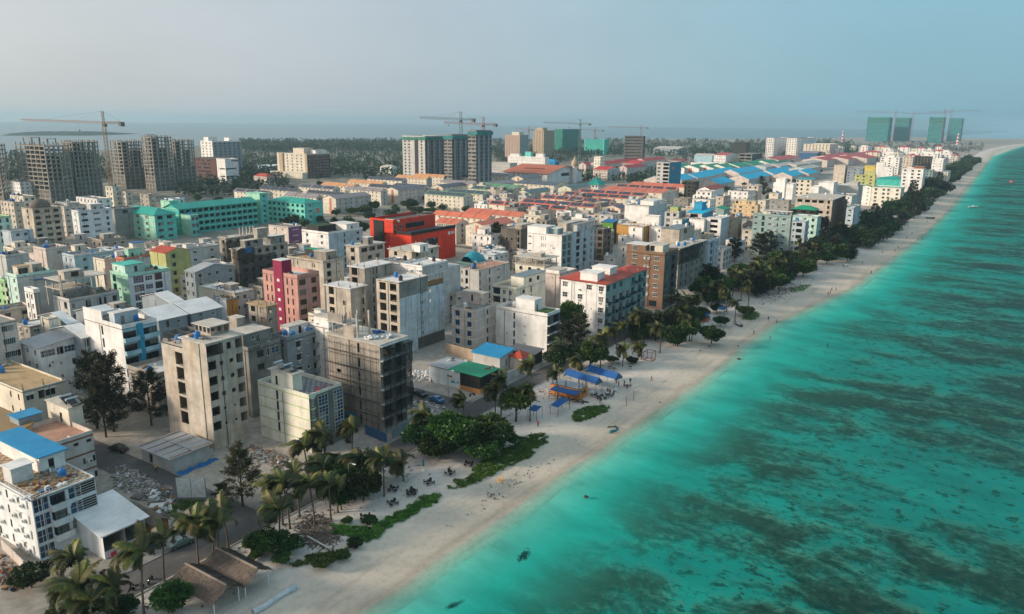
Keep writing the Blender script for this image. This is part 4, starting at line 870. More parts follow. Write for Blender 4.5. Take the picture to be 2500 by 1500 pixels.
for k in range(3): z = z_-7+k*-1.5; g.tube([(w_+.04, d_*(.5+.12*k), z_-3), (w_+.06, d_*(.55+.12*k), z_-5), (w_+.05, d_*(.52+.12*k), z_-9)], [.05]*3, 0, 4)
part(r, 'pipe', g, ['frame_d'])
B('white block with flat grey roof left of the cactus painted wall', 'E', 688, 70, 528, 700, 21.6, 'white', fl=7, ph=.4, rm='roof_g', d=9, junk=4)
# 20
r, i = B('pale beige block with blue tinted windows and yellow bands behind the green roofed shop', 'E', 1267, 427, 1090, 1422, 12.3, 'pinkw', fl=4, ph=.5, rm='roof_g', band=('lyellow', .16), S=[('bl', [.25], 1.7, 1.7), ('bl', [.76], 1.6, 1.7), ('ac', [.16, .84], 0, 0, None, .22)], E=[('v', [.6], .8, 1.6)])
pxroom(i, 'E', 1328, 303, 1175, 1365, 3.6, 'pinkw', 'slab', {'S': [('v', [.46], .8, 2.1, None, .5)]}, root=r)
g = MB(); w_, d_, z_ = i[:3]
for x in (.55, .95): 
    for y in (.75, 1.0): g.bar((w_*x, d_*y, z_), (w_*x, d_*y, z_+2), .06, 0, 4)
for x in (.55, .95): g.bar((w_*x, d_*.75, z_+2), (w_*x, d_, z_+2), .06, 0, 4)
for y in (.75, 1.0): g.bar((w_*.55, d_*y, z_+2), (w_*.95, d_*y, z_+2), .06, 0, 4)
part(r, 'roof_frame', g, ['rust'])
# 21
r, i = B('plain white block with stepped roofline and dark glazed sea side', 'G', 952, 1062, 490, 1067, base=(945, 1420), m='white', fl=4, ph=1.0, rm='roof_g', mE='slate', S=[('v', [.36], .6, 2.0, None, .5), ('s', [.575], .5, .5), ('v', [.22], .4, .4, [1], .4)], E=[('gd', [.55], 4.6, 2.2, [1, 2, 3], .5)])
pxroom(i, 'G', 836, 945, 665, 906, 3.6, 'white', 'roof_w', root=r, ov=.1)
w_, d_, z_ = i[:3]
for k in range(1, 4): g = MB(); g.box(w_+.01, -.02, k*z_/4-.15, w_+.7, d_, k*z_/4+.1); part(r, 'balcony_slab', g, ['white'])
g = MB(); g.box(w_*.72, d_*.2, z_+.02, w_-.3, d_-.3, z_+.6); part(r, 'roof_planter', g, ['leaf_l'])
# 24 red roofed apartments
r, i = B('cream apartment house with red tiled roof and glazed balconies facing the beach', 'G', 1482, 800, 1075, 1700, base=(1470, 1280), m='white', fl=5, roof='slab', rm='s_redX', S=[('w3', [.1], 1.9, 1.6, [3, 4]), ('w3', [.44], 1.9, 1.6, [1, 2, 3]), ('w3', [.64], 1.9, 1.6, [4]), ('w3', [.9], 1.8, 1.6), ('ac', [.88, .42], 0, 0, None, .22), ('s', [.7], .4, .5, [1, 2])],
  E=[('gt', [.1, .35, .62], 2.2, 1.9, [4]), ('sh', [.22, .5, .78], 1.2, 2.2, [1, 2, 3]), ('bg', [.07, .36, .64, .92], 2.3, 0, [1, 2, 3]), ('gt', [.5], 4.0, 2.2, [0])], mE='tealgrey')
w_, d_, z_ = i[:3]; RED = i
g = MB(); hip(g, w_, d_, z_+.26, 1.5, .9); part(r, 'tiled_roof', g, ['s_redX'])
g = MB(); [g.box(w_*q-.15, -.1, 0, w_*q+.15, -.004, z_-.02) for q in (.3, .57, .8)]; part(r, 'pilaster', g, ['white'])
roof_room(r, w_*.42, d_*.02, w_*.8, d_*.30, z_+.3, z_+3.1, 'white', 'white', door=False); roof_room(r, w_*.38, d_*.55, w_*.78, d_*.85, z_+.3, z_+3.3, 'white', 'white', door=False)
r, i = B('rear half of the red roofed apartments with its own higher red roof', 'G', 1700, 712, 1520, 1852, 17.8, 'white', fl=5, roof='slab', rm='s_redX', mE='tealgrey', S=[('g', [.85], 1.4, 1.4, [4])], E=[('bg', [.2, .6], 2.6, 0, [1, 2, 3, 4]), ('gt', [.88], 1.8, 2.0)])
g = MB(); hip(g, i[0], i[1], i[2]+.26, 1.3, .8); part(r, 'tiled_roof', g, ['s_redX'])
# 25-29 behind
r, i = B('pale yellow house with roof terrace and glazed lower front', 'G', 668, 825, 455, 935, 12.8, 'lyellow', fl=4, ph=.9, rm='roof_g', S=[('gd', [.18], 3.0, 2.0, [2, 3]), ('w', [.5, .75], 1.2, 1.6)], E=[('v', [.5], .9, 2.2), ('o', [.25], 1.5, 1.5, [3])], name='house', cat='house')
roof_room(r, i[0]*.45, i[1]*.25, i[0]*1.0-.02, i[1]-.03, i[2]+.01, i[2]+3.6, 'lyellow', 'roof_b', windows={'E': [('o', [.3, .65], 1.8, 1.5)]})
B('lilac white house squeezed between the yellow house and the red roofed apartments', 'G', 1062, 700, 935, 1218, 13.2, 'pinkw', fl=4, ph=.5, rm='roof_w', S=[('s', [.5], .5, .6)], rooms=[(.0, .0, .95, .45, 1.6, 'white')], name='house', cat='house')
B('white house with brownish pink roof and narrow dark windows', 'G', 332, 668, 160, 612, 15.5, 'greyw', fl=5, ph=.25, rm='roof_pink', S=[('o', [.35], 1.2, 2.0), ('v', [.1], .6, 1.4)], E=[('v', [.33], .8, 1.9), ('v', [.03], .7, 1.6), ('v', [.62], 1.6, .6, [4, 3])], name='house', cat='house')
r, i = B('mint green house with turquoise rounded roof', 'G', 302, 607, 128, 432, 14.0, 'mintw', fl=4, ph=.9, rm='s_aquaX', S=[('s', [.2, .5, .8], .5, .8)], junk=2, name='house', cat='house')
g = MB(); g.tube([(i[0]*.5, .6, i[2]+.3), (i[0]*.5, i[1]*.5, i[2]+.9), (i[0]*.5, i[1]-.6, i[2]+.3)], [i[0]*.3, i[0]*.42, i[0]*.3], 0, 10); part(r, 'rounded_roof', g, ['s_aquaY'], smooth=True)
r, i = B('unfinished house with wide open slab roof in front of the white slitted block', 'G', 925, 640, 660, 1040, 10.4, 'lyellow', fl=3, roof='slab', rm='slab', S=[('o', [.2, .5, .8], 1.6, 1.5)], E='auto', name='unfinished_house', cat='house')
w_, d_, z_ = i[:3]; g = MB()
for x in (0, .35, .7, .97):
    for y in (0, .5, .95): g.box(w_*x, d_*y, z_+.25, w_*x+.3, d_*y+.3, z_+3.0)
part(r, 'column', g, ['conc_l']); g = MB(); g.box(-.6, -.6, z_+3, w_+.6, d_+.6, z_+3.25); part(r, 'upper_slab', g, ['slab']); roof_room(r, w_*.55, d_*.3, w_*.75, d_*.6, z_+3.26, z_+4.6, 'conc', 'slab', door=False)
# 30-36
r, i = B('white block with slit windows and teal glass sea side behind the open slab roof', 'G', 1082, 352, 770, 1177, 20.0, 'white', fl=6, ph=.4, rm='roof_w', mE='tealgrey', S=[('v', [.08], 1.6, .5), ('v', [.42, .47, .53], .3, 1.7, None, .5), ('lv', [.72], 1.8, .6, [2, 3, 4]), ('ac', [.76], 0, 0, [2, 3, 4], .3)], E=[('gt', [.27, .72], 2.6, 2.5, None, .5)], rooms=[(.0, .0, .55, .8, 3.2, 'white', 'roof_w'), (.55, .25, .8, .8, 2.6, 'tealgrey', 'roof_w')])
B('dark brown netted building behind the big casuarina near the red building', 'G', 712, 300, 530, 860, 17.0, 'conc_d', fl=5, ph=.3, rm='roof_g', S=[('o', [.85], 1.6, 2.2), ('o', [.3, .55], 1.0, 1.0, [1, 3])], rooms=[(.6, .1, .95, .7, 2.2, 'conc')], name='unfinished_building', junk=3)
B('grey white building with curved roof drum right of the slitted white block', 'G', 1178, 325, 1025, 1382, 19.0, 'bluew', fl=6, ph=.3, rm='roof_g', E=[('gd', [.25], 3.2, 2.0), ('lv', [.85], 1.6, 2.0), ('b', [.55], 2.6, 0, [1, 2, 3, 4])], rooms=[(.0, .1, .5, .8, 3.6, 'conc_l', 'slab'), (.5, .2, 1.0, .9, 3.2, 'greyw', 'roof_g')])
B('dark unfinished frame building left of the bright green wall', 'W', 165, 640, -60, 300, 16.0, 'conc_d', fl=5, ph=.2, rm='roof_d', S=[('o', [.25, .75], 2.4, 2.0)], E=[('o', [.3, .7], 1.6, 1.6)], name='unfinished_building')
B('bright green house with blue sheet roof', 'W', 330, 525, 150, 418, 15.2, 'green', fl=4, roof='mono', rm='s_dblueY', rise=1.0, mE='dark', name='house', cat='house')
B('ochre yellow plain walled building below the large white house', 'W', 880, 590, 395, 1000, 16.4, 'ochre', fl=5, ph=.2, rm='roof_w', S=[('s', [.28], .4, 1.2, [4])])
r, i = B('large plain white house with thin rooftop mast', 'W', 950, 240, 535, 1260, 19.2, 'white', fl=6, ph=.4, rm='roof_g', mE='bluew', E=[('v', [.55, .75, .95], .7, 1.3)], rooms=[(.4, .3, .95, .9, 2.6, 'white', 'roof_w')], junk=5, name='house', cat='house')
g = MB(); g.bar((i[0]*.9, i[1]*.4, i[2]), (i[0]*.83, i[1]*.4, i[2]+5), .06); part(r, 'mast', g, ['metal_g'])
r, i = B('white house with tall stair tower behind the brown block', 'W', 838, 602, 600, 868, 16.2, 'white', fl=5, ph=.2, rm='roof_w', S=[('v', [.4], .8, 1.6)], name='house', cat='house')
B('low white annex left of the brown block', 'W', 580, 755, 420, 620, 14.3, 'white', fl=4, ph=.3, rm='roof_w', S=[('vt', [.5], .8, 1.6)], name='house', cat='house')
B('beige annex beside the brown block', 'W', 590, 935, 330, 640, 12.0, 'greyw', fl=4, ph=.3, rm='roof_g', S=[('v', [.7], .6, 1.6)], name='house', cat='house')
B('low grey house with green roof left of the beige annex', 'W', 330, 1110, 175, 420, 9.5, 'greyw', fl=3, ph=.3, rm='s_greenX', S=[('w', [.85], 1.2, 1.1)], name='house', cat='house')
B('tall white stair tower house with small vents behind the brown block', 'W', 1125, 410, 895, 1170, 20.0, 'white', fl=6, ph=.3, rm='roof_w', S=[('lv', [.7], .9, .4, [5], .7), ('v', [.25], .5, 1.4, [2, 3])], name='house', cat='house')
B('low white house with flat roof between the tall white stair tower and raw concrete wall', 'W', 1160, 610, 960, 1180, 16.0, 'white', fl=5, ph=.2, rm='roof_w', d=7, S=[('v', [.85], .8, 1.3)], name='house', cat='house')
# 37 brown block
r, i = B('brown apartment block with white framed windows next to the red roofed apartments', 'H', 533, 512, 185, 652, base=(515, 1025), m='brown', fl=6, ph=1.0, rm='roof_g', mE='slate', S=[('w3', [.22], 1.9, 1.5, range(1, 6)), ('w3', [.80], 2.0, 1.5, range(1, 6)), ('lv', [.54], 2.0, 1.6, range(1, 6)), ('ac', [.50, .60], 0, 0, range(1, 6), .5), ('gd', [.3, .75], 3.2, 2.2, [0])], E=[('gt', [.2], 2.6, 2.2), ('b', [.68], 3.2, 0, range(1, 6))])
w_, d_, z_ = i[:3]
roof_room(r, .0, .0+.01, w_*.5, d_*.55, z_+.01, z_+3.0, 'brown', 'roof_w', windows={'S': [('w3', [.45], 1.9, 1.5)]}); roof_room(r, w_*.55, d_*.12, w_*.9, d_*.6, z_+.01, z_+3.3, 'cream', 'slab', windows={'S': [('gd', [.25], 1.6, 2.0)]})
rail(r, [(w_*.5, .1), (w_-.1, .1), (w_-.1, d_)], z_+.8, .6, 'steel')
# 38 netted building
r, i = B('grey unfinished building with a black net curtain around its upper floors beside the brown block', 'W', 1470, 990, 1205, 1935, 17.0, 'conc', fl=5, roof='slab', rm='slab', mE='conc_g', S=[('o', [.6], 2, 2.0)], E=[('k', [.12, .3, .5, .68, .86], 1.6, 1.8)], name='unfinished_building')
net(r, [(-.2, -.5), (i[0]+.7, -.5), (i[0]+.7, i[1]*.75)], i[2]-6.5, i[2]+.6, 'net_k', 9)
clutter(r, i[0], i[1], i[2]+.26, 8, 77)
r2, i = B('pale blue white end block with open stair bays beside the black net curtain', 'W', 1970, 850, 1900, 2160, 16.6, 'bluew', fl=5, ph=.9, rm='roof_g', E=[('o', [.36], 2.6, 2.2), ('v', [.82], 1.0, 1.6)])
B('raw concrete storage room with dark open side above the black net curtain', 'W', 1478, 640, 1165, 1740, 19.6, 'conc_l', fl=6, ph=.15, rm='roof_b', E=[('o', [.4], 4.5, 2.4, [5])], name='unfinished_building')
# 39.. white and blue houses
r, i = B('grey white house with dark square windows below the cyan roof', 'W', 1470, 345, 1225, 1590, 19.5, 'greyw', fl=6, ph=.3, rm='roof_g', S=[('gd', [.25, .72], 2.0, 1.6)], mE='bluegrey', rooms=[(.2, .3, .75, .8, 2.8, 'limey', 's_palegreenX')])
r, i = B('house with cyan blue roof and cyan painted walls', 'W', 1865, 370, 1595, 2060, 19.0, 'pinkw', fl=6, roof='mono', rm='s_brightX', rise=1.4, mE='cyanb', S=[('o', [.5], 4.5, 2.0, [5])], name='house', cat='house')
roof_room(r, i[0]*.1, i[1]*.5, i[0]*.6, i[1]*.9, i[2]+1.0, i[2]+5, 'cyanb', 'cyanb', door=False)
B('white low house with small window in front of the cyan roofed house', 'W', 1520, 470, 1365, 1650, 16.6, 'white', fl=5, ph=.2, rm='roof_g', S=[('v', [.5], 1.0, .9)], mE='cyanb', name='house', cat='house')
B('plain white box house in front of the cyan roofed house', 'W', 1905, 470, 1645, 1990, 17.0, 'white', fl=5, ph=.3, rm='roof_g', E=[('v', [.4], .5, .5)], name='house', cat='house')
B('white and pale blue house with recessed dark balconies', 'W', 2200, 450, 1955, 2360, 18.0, 'white', fl=6, ph=.4, rm='roof_w', mE='bluew', S=[('o', [.5], 4.2, 1.6)], E=[('v', [.2], .4, .5)], name='house', cat='house')
B('plain tan wall building beside the pale blue house', 'U', 560, 640, 510, 695, 16.8, 'tan', fl=5, ph=.3, rm='roof_pink', E=[('lv', [.85], 1.2, .8, [4], .6)], S=[('v', [.4], .5, .6)])
B('house with green sheet roof behind the cyan roofed house', 'U', 420, 510, 300, 510, 18.0, 'tealgrey', fl=5, roof='monoE', rm='s_greenX', rise=1.2, name='house', cat='house')
# ------------------------------------------------------------------ town behind: left half
H_ = dict(name='house', cat='house')
r, i = B('mint and white block with open roof terrace at the left, behind the pinkish block', 'X', 245, 688, 85, 832, 18.0, 'mintw', fl=6, ph=1.0, rm='roof_d', mE='greyw', S=[('w', [.72], 1.3, 1.3)], E=[('s', [.33], .7, .7, [5])])
w_, d_, z_ = i[:3]; roof_room(r, w_*.55, d_*.05, w_*.98, d_*.35, z_+.01, z_+3.4, 'cream', 'roof_tan', windows={'E': [('v', [.2], .9, 2.0), ('o', [.6], 2.0, 2.0)]}); roof_room(r, w_*.05, d_*.5, w_*.7, d_*.75, z_+.01, z_+3.2, 'conc', 'slab')
g = MB(); g.box(w_+.02, d_*.38, z_-1.6, w_+1.2, d_*.95, z_-1.5); part(r, 'awning', g, ['tarp_b'])
B('narrow white house with sunlit narrow windows left of the open concrete frame', 'X', 500, 905, 360, 592, 16.6, 'white', fl=5, ph=1.3, rm='roof_d', mE='grey', S=[('v', [.25], .9, 1.5), ('w', [.72], 1.2, 1.6)], **H_)
B('pale green terrace house with balconies at the left picture edge', 'X', 60, 760, -300, 130, 15.5, 'lgreen', fl=5, ph=.8, rm='roof_d', mE='pinkw', S='auto', E=[('b', [.5], 2.5, 0, [1, 2, 3, 4])], junk=4, **H_)
# open frame building
r, i = B('half finished house with bare concrete columns and slabs standing on its roof', 'X', 1040, 1055, 790, 1792, 14.2, 'greyw', fl=4, ph=.9, rm='roof_d', S=[('gd', [.75], 1.8, 2.2)], E=[('v', [.07], .8, 1.4), ('gd', [.36], 1.6, 2.2), ('vt', [.6, .7], .8, 2.2), ('gd', [.9], 1.4, 1.6)], name='unfinished_house', cat='house')
w_, d_, z_ = i[:3]
for k, (sx0, sx1, sy1) in enumerate(((-.5, .45, .6), (-.5, .5, 1.0))):
    g = MB(); g.box(w_*sx0, .3, z_+2.8*(k+1), w_*sx1, d_*sy1, z_+2.8*(k+1)+.2); part(r, 'upper_slab', g, ['slab'])
cm = MB(); cm.box(-.17, -.17, 0, .17, .17, 7.6); cm = cm.mesh('column', ['conc_l'])
for x in (-.45, -.05, .4, .48):
    for y in (.05, .5, .95): put('column', cm, r, (w_*x, d_*y, z_-(3 if x < 0 else 0)))
roof_room(r, w_*.05, d_*.15, w_*.4, d_*.5, z_+5.8, z_+8.2, 'conc_l', 'slab', windows={'E': [('o', [.6], 2.4, 1.6)]})
g = MB(); g.box(w_*.1, d_*.55, z_, w_*.9, d_*.58, z_+2.6); g.box(w_*.5, d_*.1, z_, w_*.53, d_*.55, z_+2.6); part(r, 'inner_wall', g, ['conc_g'])
# mint and white block with large windows
r, i = B('white block with large square windows and a mint green side wall, plants on its roof', 'I', 1447, 1067, 1240, 1922, 18.6, 'mint', fl=6, ph=1.0, rm='roof_d', mE='coolwhite', S=[('o', [.22], 2.0, 2.2, [4, 5]), ('s', [.8], .4, .5), ('ac', [.45, .75], 0, 0, [3, 4], .5)], E=[('g', [.23], 3.6, 2.3), ('g', [.47], 2.6, 1.6), ('gd', [.70], 2.6, 2.3)])
w_, d_, z_ = i[:3]; roof_room(r, w_*.05, d_*.05, w_*.75, d_*.5, z_+.01, z_+3.4, 'mintw', 'teald', windows={'S': [('w', [.3], .9, 1.2)], 'E': [('v', [.55], 1.0, 2.0)]})
# rooftop clutter block behind it
r, i = B('salmon house stacked with blue tarpaulins and tanks behind the mint and white block', 'I', 1400, 880, 1310, 1700, 18.0, 'salmon', fl=5, ph=.9, rm='roof_g', mE='greyw', S=[('vt', [.4], .8, 2.0)], rooms=[(.3, .25, .8, .7, 3.6, 'mint', 'cream'), (.1, .5, .6, .95, 5.4, 'cream', 'tarp')], junk=9, **H_)
B('yellow green house with red gabled roof', 'I', 1872, 832, 1690, 2150, 17.0, 'limey', fl=5, roof='gableX', rm='s_redX', rise=1.6, S=[('s', [.5], .6, .6)], E=[('gd', [.3], 1.7, 1.5)], ov=.2, **H_)
B('grey plastered house with pale sheet roofs in front of the black netted buildings', 'J', 347, 1047, 235, 792, 13.6, 'bluegrey', fl=4, roof='gableX', rm='s_lgreyX', rise=2.0, S=[('gd', [.2, .7], .9, 1.4)], E=[('w', [.13, .56, .9], 1.5, 1.5), ('s', [.28, .7], .4, .5), ('v', [.36], 1.0, .8)], ov=.3, **H_)
B('low white house in front of the teal school wing', 'J', 205, 790, 60, 622, 13.8, 'bluew', fl=4, ph=.3, rm='roof_g', E=[('w', [.33, .8], 1.6, 1.1, [3, 2])], rooms=[(.3, .25, .6, .42, 1.6, 'white')], **H_)
r, i = B('black netted construction block with a bare concrete stair tower beside the pink block', 'J', 835, 795, 757, 1400, 17.6, 'conc', fl=5, roof='slab', rm='slab', S=[('lv', [.5], 1.2, 1.6)], E=[('o', spread(6), 1.8, 1.6)], name='unfinished_building', junk=4)
w_, d_, z_ = i[:3]; net(r, [(w_*.4, -.4), (w_+.6, -.4), (w_+.6, d_*.72)], 1.0, z_-3.0, 'net_k', 12); net(r, [(w_*.35, -.5), (w_+.7, -.5), (w_+.7, d_*.3)], z_-4, z_+.5, 'net_br', 13)
roof_room(r, w_*.3, d_*.15, w_*.98, d_*.5, z_+.26, z_+3.2, 'conc_g', 'slab', windows={'E': [('o', [.2, .6], 1.6, 1.8)]}); roof_room(r, w_*.3, d_*.42, w_*.85, d_*.62, z_+3.4, z_+7.2, 'conc', 'slab', door=False); roof_room(r, w_*.2, d_*.65, w_*.98, d_*.95, z_+.26, z_+3.4, 'conc_g', 'roof_w')
g = MB(); g.box(w_+.75, d_*.12, z_-1.6, w_+.8, d_*.25, z_+.6); part(r, 'tarpaulin', g, ['tarp'])
r, i = B('dark netted construction block below the teal school', 'J', 702, 662, 623, 1062, 17.8, 'conc', fl=5, roof='slab', rm='slab', S=[('o', [.6], 1.6, 1.4)], E=[('o', spread(4), 1.8, 1.6, [4])], name='unfinished_building', junk=5)
net(r, [(i[0]*.5, -.4), (i[0]+.6, -.4), (i[0]+.6, i[1])], .5, i[2]-1.5, 'net_k', 15)
cm = MB(); cm.box(-.2, -.2, 0, .2, .2, 3.6); cm = cm.mesh('column', ['conc_l'])
for k in range(5): put('column', cm, r, (i[0]*.7, i[1]*(.5+.11*k), i[2]+.2))
# pink block
r, i = B('pink block with magenta stair tower', 'J', 1507, 1077, 1115, 1757, 20.5, 'pink', fl=6, ph=1.2, rm='roof_w', S=[('br', [.12, .25, .71, .85], .7, 2.1)], E=[('br', [.22], 2.7, 1.8), ('br', [.73], 2.0, 1.9)])
w_, d_, z_, hh_, bx, by = i
g = MB(); x0, x1 = w_*.345, w_*.60; g.box(x0, -.25, 0, x1, -.01, z_+1); part(r, 'stair_face', g, ['magenta'])
roof_room(r, x0, -.25, x1, d_*.4, z_+.98, z_+5.0, 'magenta', 'roof_w', door=False, ov=.05)
g = MB(); g.box(-.55, -.02, -.42, .55, .0, .42); g.box(-.62, -.05, -.48, .62, -.02, -.42); g = g.mesh('window', ['lyellow'])
for k in range(6): put('window', g, r, ((x0+x1)/2, -.26, 1.9+k*3.2))
B('raw beige block with concrete stair box and green sheet canopy behind the pink block', 'J', 1802, 917, 1392, 2032, 18.8, 'conc_l', fl=6, ph=.7, rm='roof_tan', mE='beige', S=[('vt', [.3, .72, .77], .5, 1.6)], E=[('o', [.27], 2.0, 1.9), ('s', [.75], .7, .7)], rooms=[(.62, .25, .95, .75, 3.4, 'conc_g', 'slab'), (.1, .75, .6, .98, 2.6, 'dark', 's_greenX')], name='unfinished_building')
r, i = B('white house with planted roof behind the green canopy', 'J', 1862, 592, 1560, 2250, 18.6, 'white', fl=6, ph=1.0, rm='roof_d', mE='bluew', S=[('w', [.2, .75], 1.6, 1.3), ('s', [.6, .93], .5, .5)], E=[('v', [.45], .8, 1.8), ('w', [.85], 1.8, 1.4)], rooms=[(.05, .1, .5, .6, 2.6, 'dark', 'leaf'), (.3, .6, .9, .98, 3.0, 'white', 'roof_w')], **H_)
B('lilac house with purple side wall below the teal school', 'J', 1407, 532, 1185, 1562, 15.4, 'pinkw', fl=5, ph=.4, rm='roof_g', mE='purple', S=[('w', [.3, .7], 1.0, .9)], E=[('lv', [.5], 4.0, .5)], junk=4, **H_)
B('low cream house with green shutters in front of the pink block', 'J', 802, 1280, 392, 1022, 10.8, 'cream', fl=3, ph=.3, rm='roof_w', S=None, E=[('t', [.15, .5], 1.3, 1.5)], mE='greyw', junk=4, rooms=[(.55, .3, .75, .7, 2.0, 'roof_g')], **H_)
B('small ochre house with brown roof beside the white sheet roofs', 'J', 705, 1350, 560, 835, 9.5, 'bluew', fl=3, ph=.3, rm='roof_d', mE='ochre', junk=3, **H_)
r, i = B('small unfinished concrete house with open upper floor below the pink block', 'D', 890, 165, 745, 975, 12.6, 'conc', fl=4, roof='slab', rm='roof_tan', S=[('o', [.25, .75], 2.0, 1.8)], E=[('o', [.3], 1.6, 1.4)], name='unfinished_house', cat='house')
# left edge blocks
B('green and white tall block at the left edge beneath the concrete skeletons', 'I', -170, 430, -600, 122, 20.5, 'lgreen', fl=6, ph=.5, rm='roof_g', mE='mintw', E=[('v', [.55, .84], 1.2, 2.0)])
B('low white house with small windows right of the green and white tall block', 'I', 118, 580, 20, 372, 15.6, 'bluew', fl=4, ph=.4, rm='roof_g', E=[('gd', [.3, .65], 1.5, 1.2)], **H_)
r, i = B('unfinished round domed concrete building wrapped in scaffolding at the left', 'I', 365, 325, 240, 692, 20.0, 'conc_l', fl=6, ph=.4, rm='roof_g', E=[('o', [.15, .5, .8], 2.6, 1.6)], S=[('o', [.5], 1.4, 1.6)], name='unfinished_building')
w_, d_, z_ = i[:3]; g = MB(); g.lathe([(5.2, 0), (5.2, .5), (5.0, 2.0), (4.0, 3.6), (2.2, 4.6), (.6, 4.9)], 16); part(r, 'dome', g, ['conc_d'], (w_*.5, d_*.45, z_), smooth=True)
g = MB()
for k in range(9): y = d_*k/8; g.bar((w_+1, y, z_-8), (w_+1, y, z_+2.5), .06, 0, 4)
for k in range(5): z = z_-7+k*2.2; g.bar((w_+1, 0, z), (w_+1, d_, z), .06, 0, 4)
part(r, 'scaffold', g, ['wood'])
B('white curved block with rounded balconies left of the teal school', 'I', 882, 347, 805, 1262, 20.0, 'coolwhite', fl=6, ph=.8, rm='roof_d', S=[('v', [.4], .8, 1.3)], E=[('o', [.17], 3.4, 1.2), ('lv', [.53], 3.6, 1.3), ('gd', [.85], 1.5, 1.5)], rooms=[(.3, .4, .9, .75, 3.4, 'greyw', 'white')], junk=4)
B('grey wall building right of the white curved block', 'I', 1290, 330, 1150, 1400, 17.5, 'grey', fl=5, ph=.4, rm='roof_d', S=None, E=[('o', [.4], 3.0, 2.0, [4])], d=16)
B('pinkish box house with brown terrace left of the mint and white block', 'I', 512, 772, 370, 762, 16.4, 'pinkw', fl=5, ph=.9, rm='roof_d', E=[('t', [.6], 1.8, 1.4, [4])], **H_)
B('long pale blue house behind the half finished house', 'I', 837, 852, 700, 1292, 14.6, 'bluew', fl=4, ph=.8, rm='roof_g', mE='skyb', S=[('v', [.3], .8, 2.0), ('w', [.7], .9, 1.5)], E=[('gd', [.25, .55], 1.4, 1.0)], **H_)
B('cream low house with yellow strip behind the half finished house', 'I', 1180, 900, 1050, 1360, 14.8, 'cream', fl=4, ph=.5, rm='roof_g', mE='pinkw', S=[('s', [.5], .5, .6)], **H_)
B('white low roofs house at the left edge behind the mint and white terrace block', 'I', 60, 850, -60, 320, 16.0, 'greyw', fl=5, ph=.9, rm='roof_d', junk=3, **H_)
for lab, c, m in (('beige house at the far left under the first skeleton tower', ('I', 150, 250, 0, 330, 20), 'beige'), ('cream stair room house at the far left under the first skeleton tower', ('I', 260, 185, 110, 400, 23), 'cream'), ('white stepped house under the tower crane', ('I', 1095, 215, 860, 1260, 21), 'white'),
        ('cream box house directly under the tower crane', ('I', 1270, 75, 1190, 1380, 25), 'cream'), ('beige house right of the tower crane foot', ('I', 1420, 130, 1340, 1500, 22), 'beige'), ('brown unfinished house right of the tower crane', ('I', 1680, 160, 1580, 1760, 21), 'conc'), ('pale house with white gable between the first skeleton tower and dome', ('I', 760, 260, 620, 900, 19), 'greyw'),
        ('small white house in front of the school roof', ('I', 1960, 215, 1860, 2087, 19), 'white'), ('grey flat roof house behind the curved white block', ('I', 720, 300, 560, 1000, 17.5), 'pinkw'), ('white house at far left beneath the skeleton', ('L', 190, 740, 90, 330, 16), 'white')):
    B(lab, *c, m, ph=.5, rm='roof_g', S='auto', E='auto', junk=3, near=False, **H_)
# teal school
TS = dict(name='school_block', cat='school', near=False)
r, i = B('teal school block with hipped roof nearest to the camera', 'I', 1747, 400, 1352, 1985, 14.6, 'mint', fl=4, roof='hip', rm='s_tealX', rise=3.4, mE='teal', S=[('w3', [.28, .52, .77], 2.6, 1.8)], E=[('o', [.25, .7], 3.2, 1.9), ('w', [.25, .7], 2.6, 1.4, [0, 1, 2])], ov=1.0, band=('teal', .3), **TS)
B('long teal school wing with balcony corridors', 'J', 165, 330, 20, 1052, 15.5, 'teald', fl=4, roof='gableY', rm='s_tealX', rise=2.6, w=15, E=[('o', spread(14, .04, .97), 3.0, 1.9)], slabs=True, ov=.8, band=('mint', .35), **TS)
B('teal stair tower at the left end of the long school wing', 'J', 62, 235, -40, 158, 18.5, 'mint', fl=5, ph=.5, rm='teal', mE='teal', E=[('v', [.5], 1.6, 1.2)], **TS)
B('teal stair tower between the two school wings', 'J', 1082, 150, 925, 1172, 20.5, 'mint', fl=6, ph=.5, rm='teal', mE='teal', E=[('v', [.5], 1.8, 1.2)], **TS)
B('teal school wing with arcades at the right end', 'J', 1592, 268, 1172, 1797, 14.5, 'teal', fl=4, roof='hip', rm='s_tealX', rise=2.6, S=[('o', spread(8, .06, .94), 2.3, 1.8)], E=[('w3', [.3], 2.2, 1.6), ('sh', [.7], 3.4, 3.4, [2], .5)], slabs=True, ov=.6, band=('mint', .35), **TS)
r, i = B('teal school end pavilion with white panel', 'J', 300, 400, 105, 392, 12.5, 'mint', fl=3, ph=.3, rm='teal', mE='teal', S=[('o', [.3], 3.0, 1.8)], E=[('w3', [.35], 2.4, 2.4), ('o', [.8], 1.8, 1.8)], **TS)
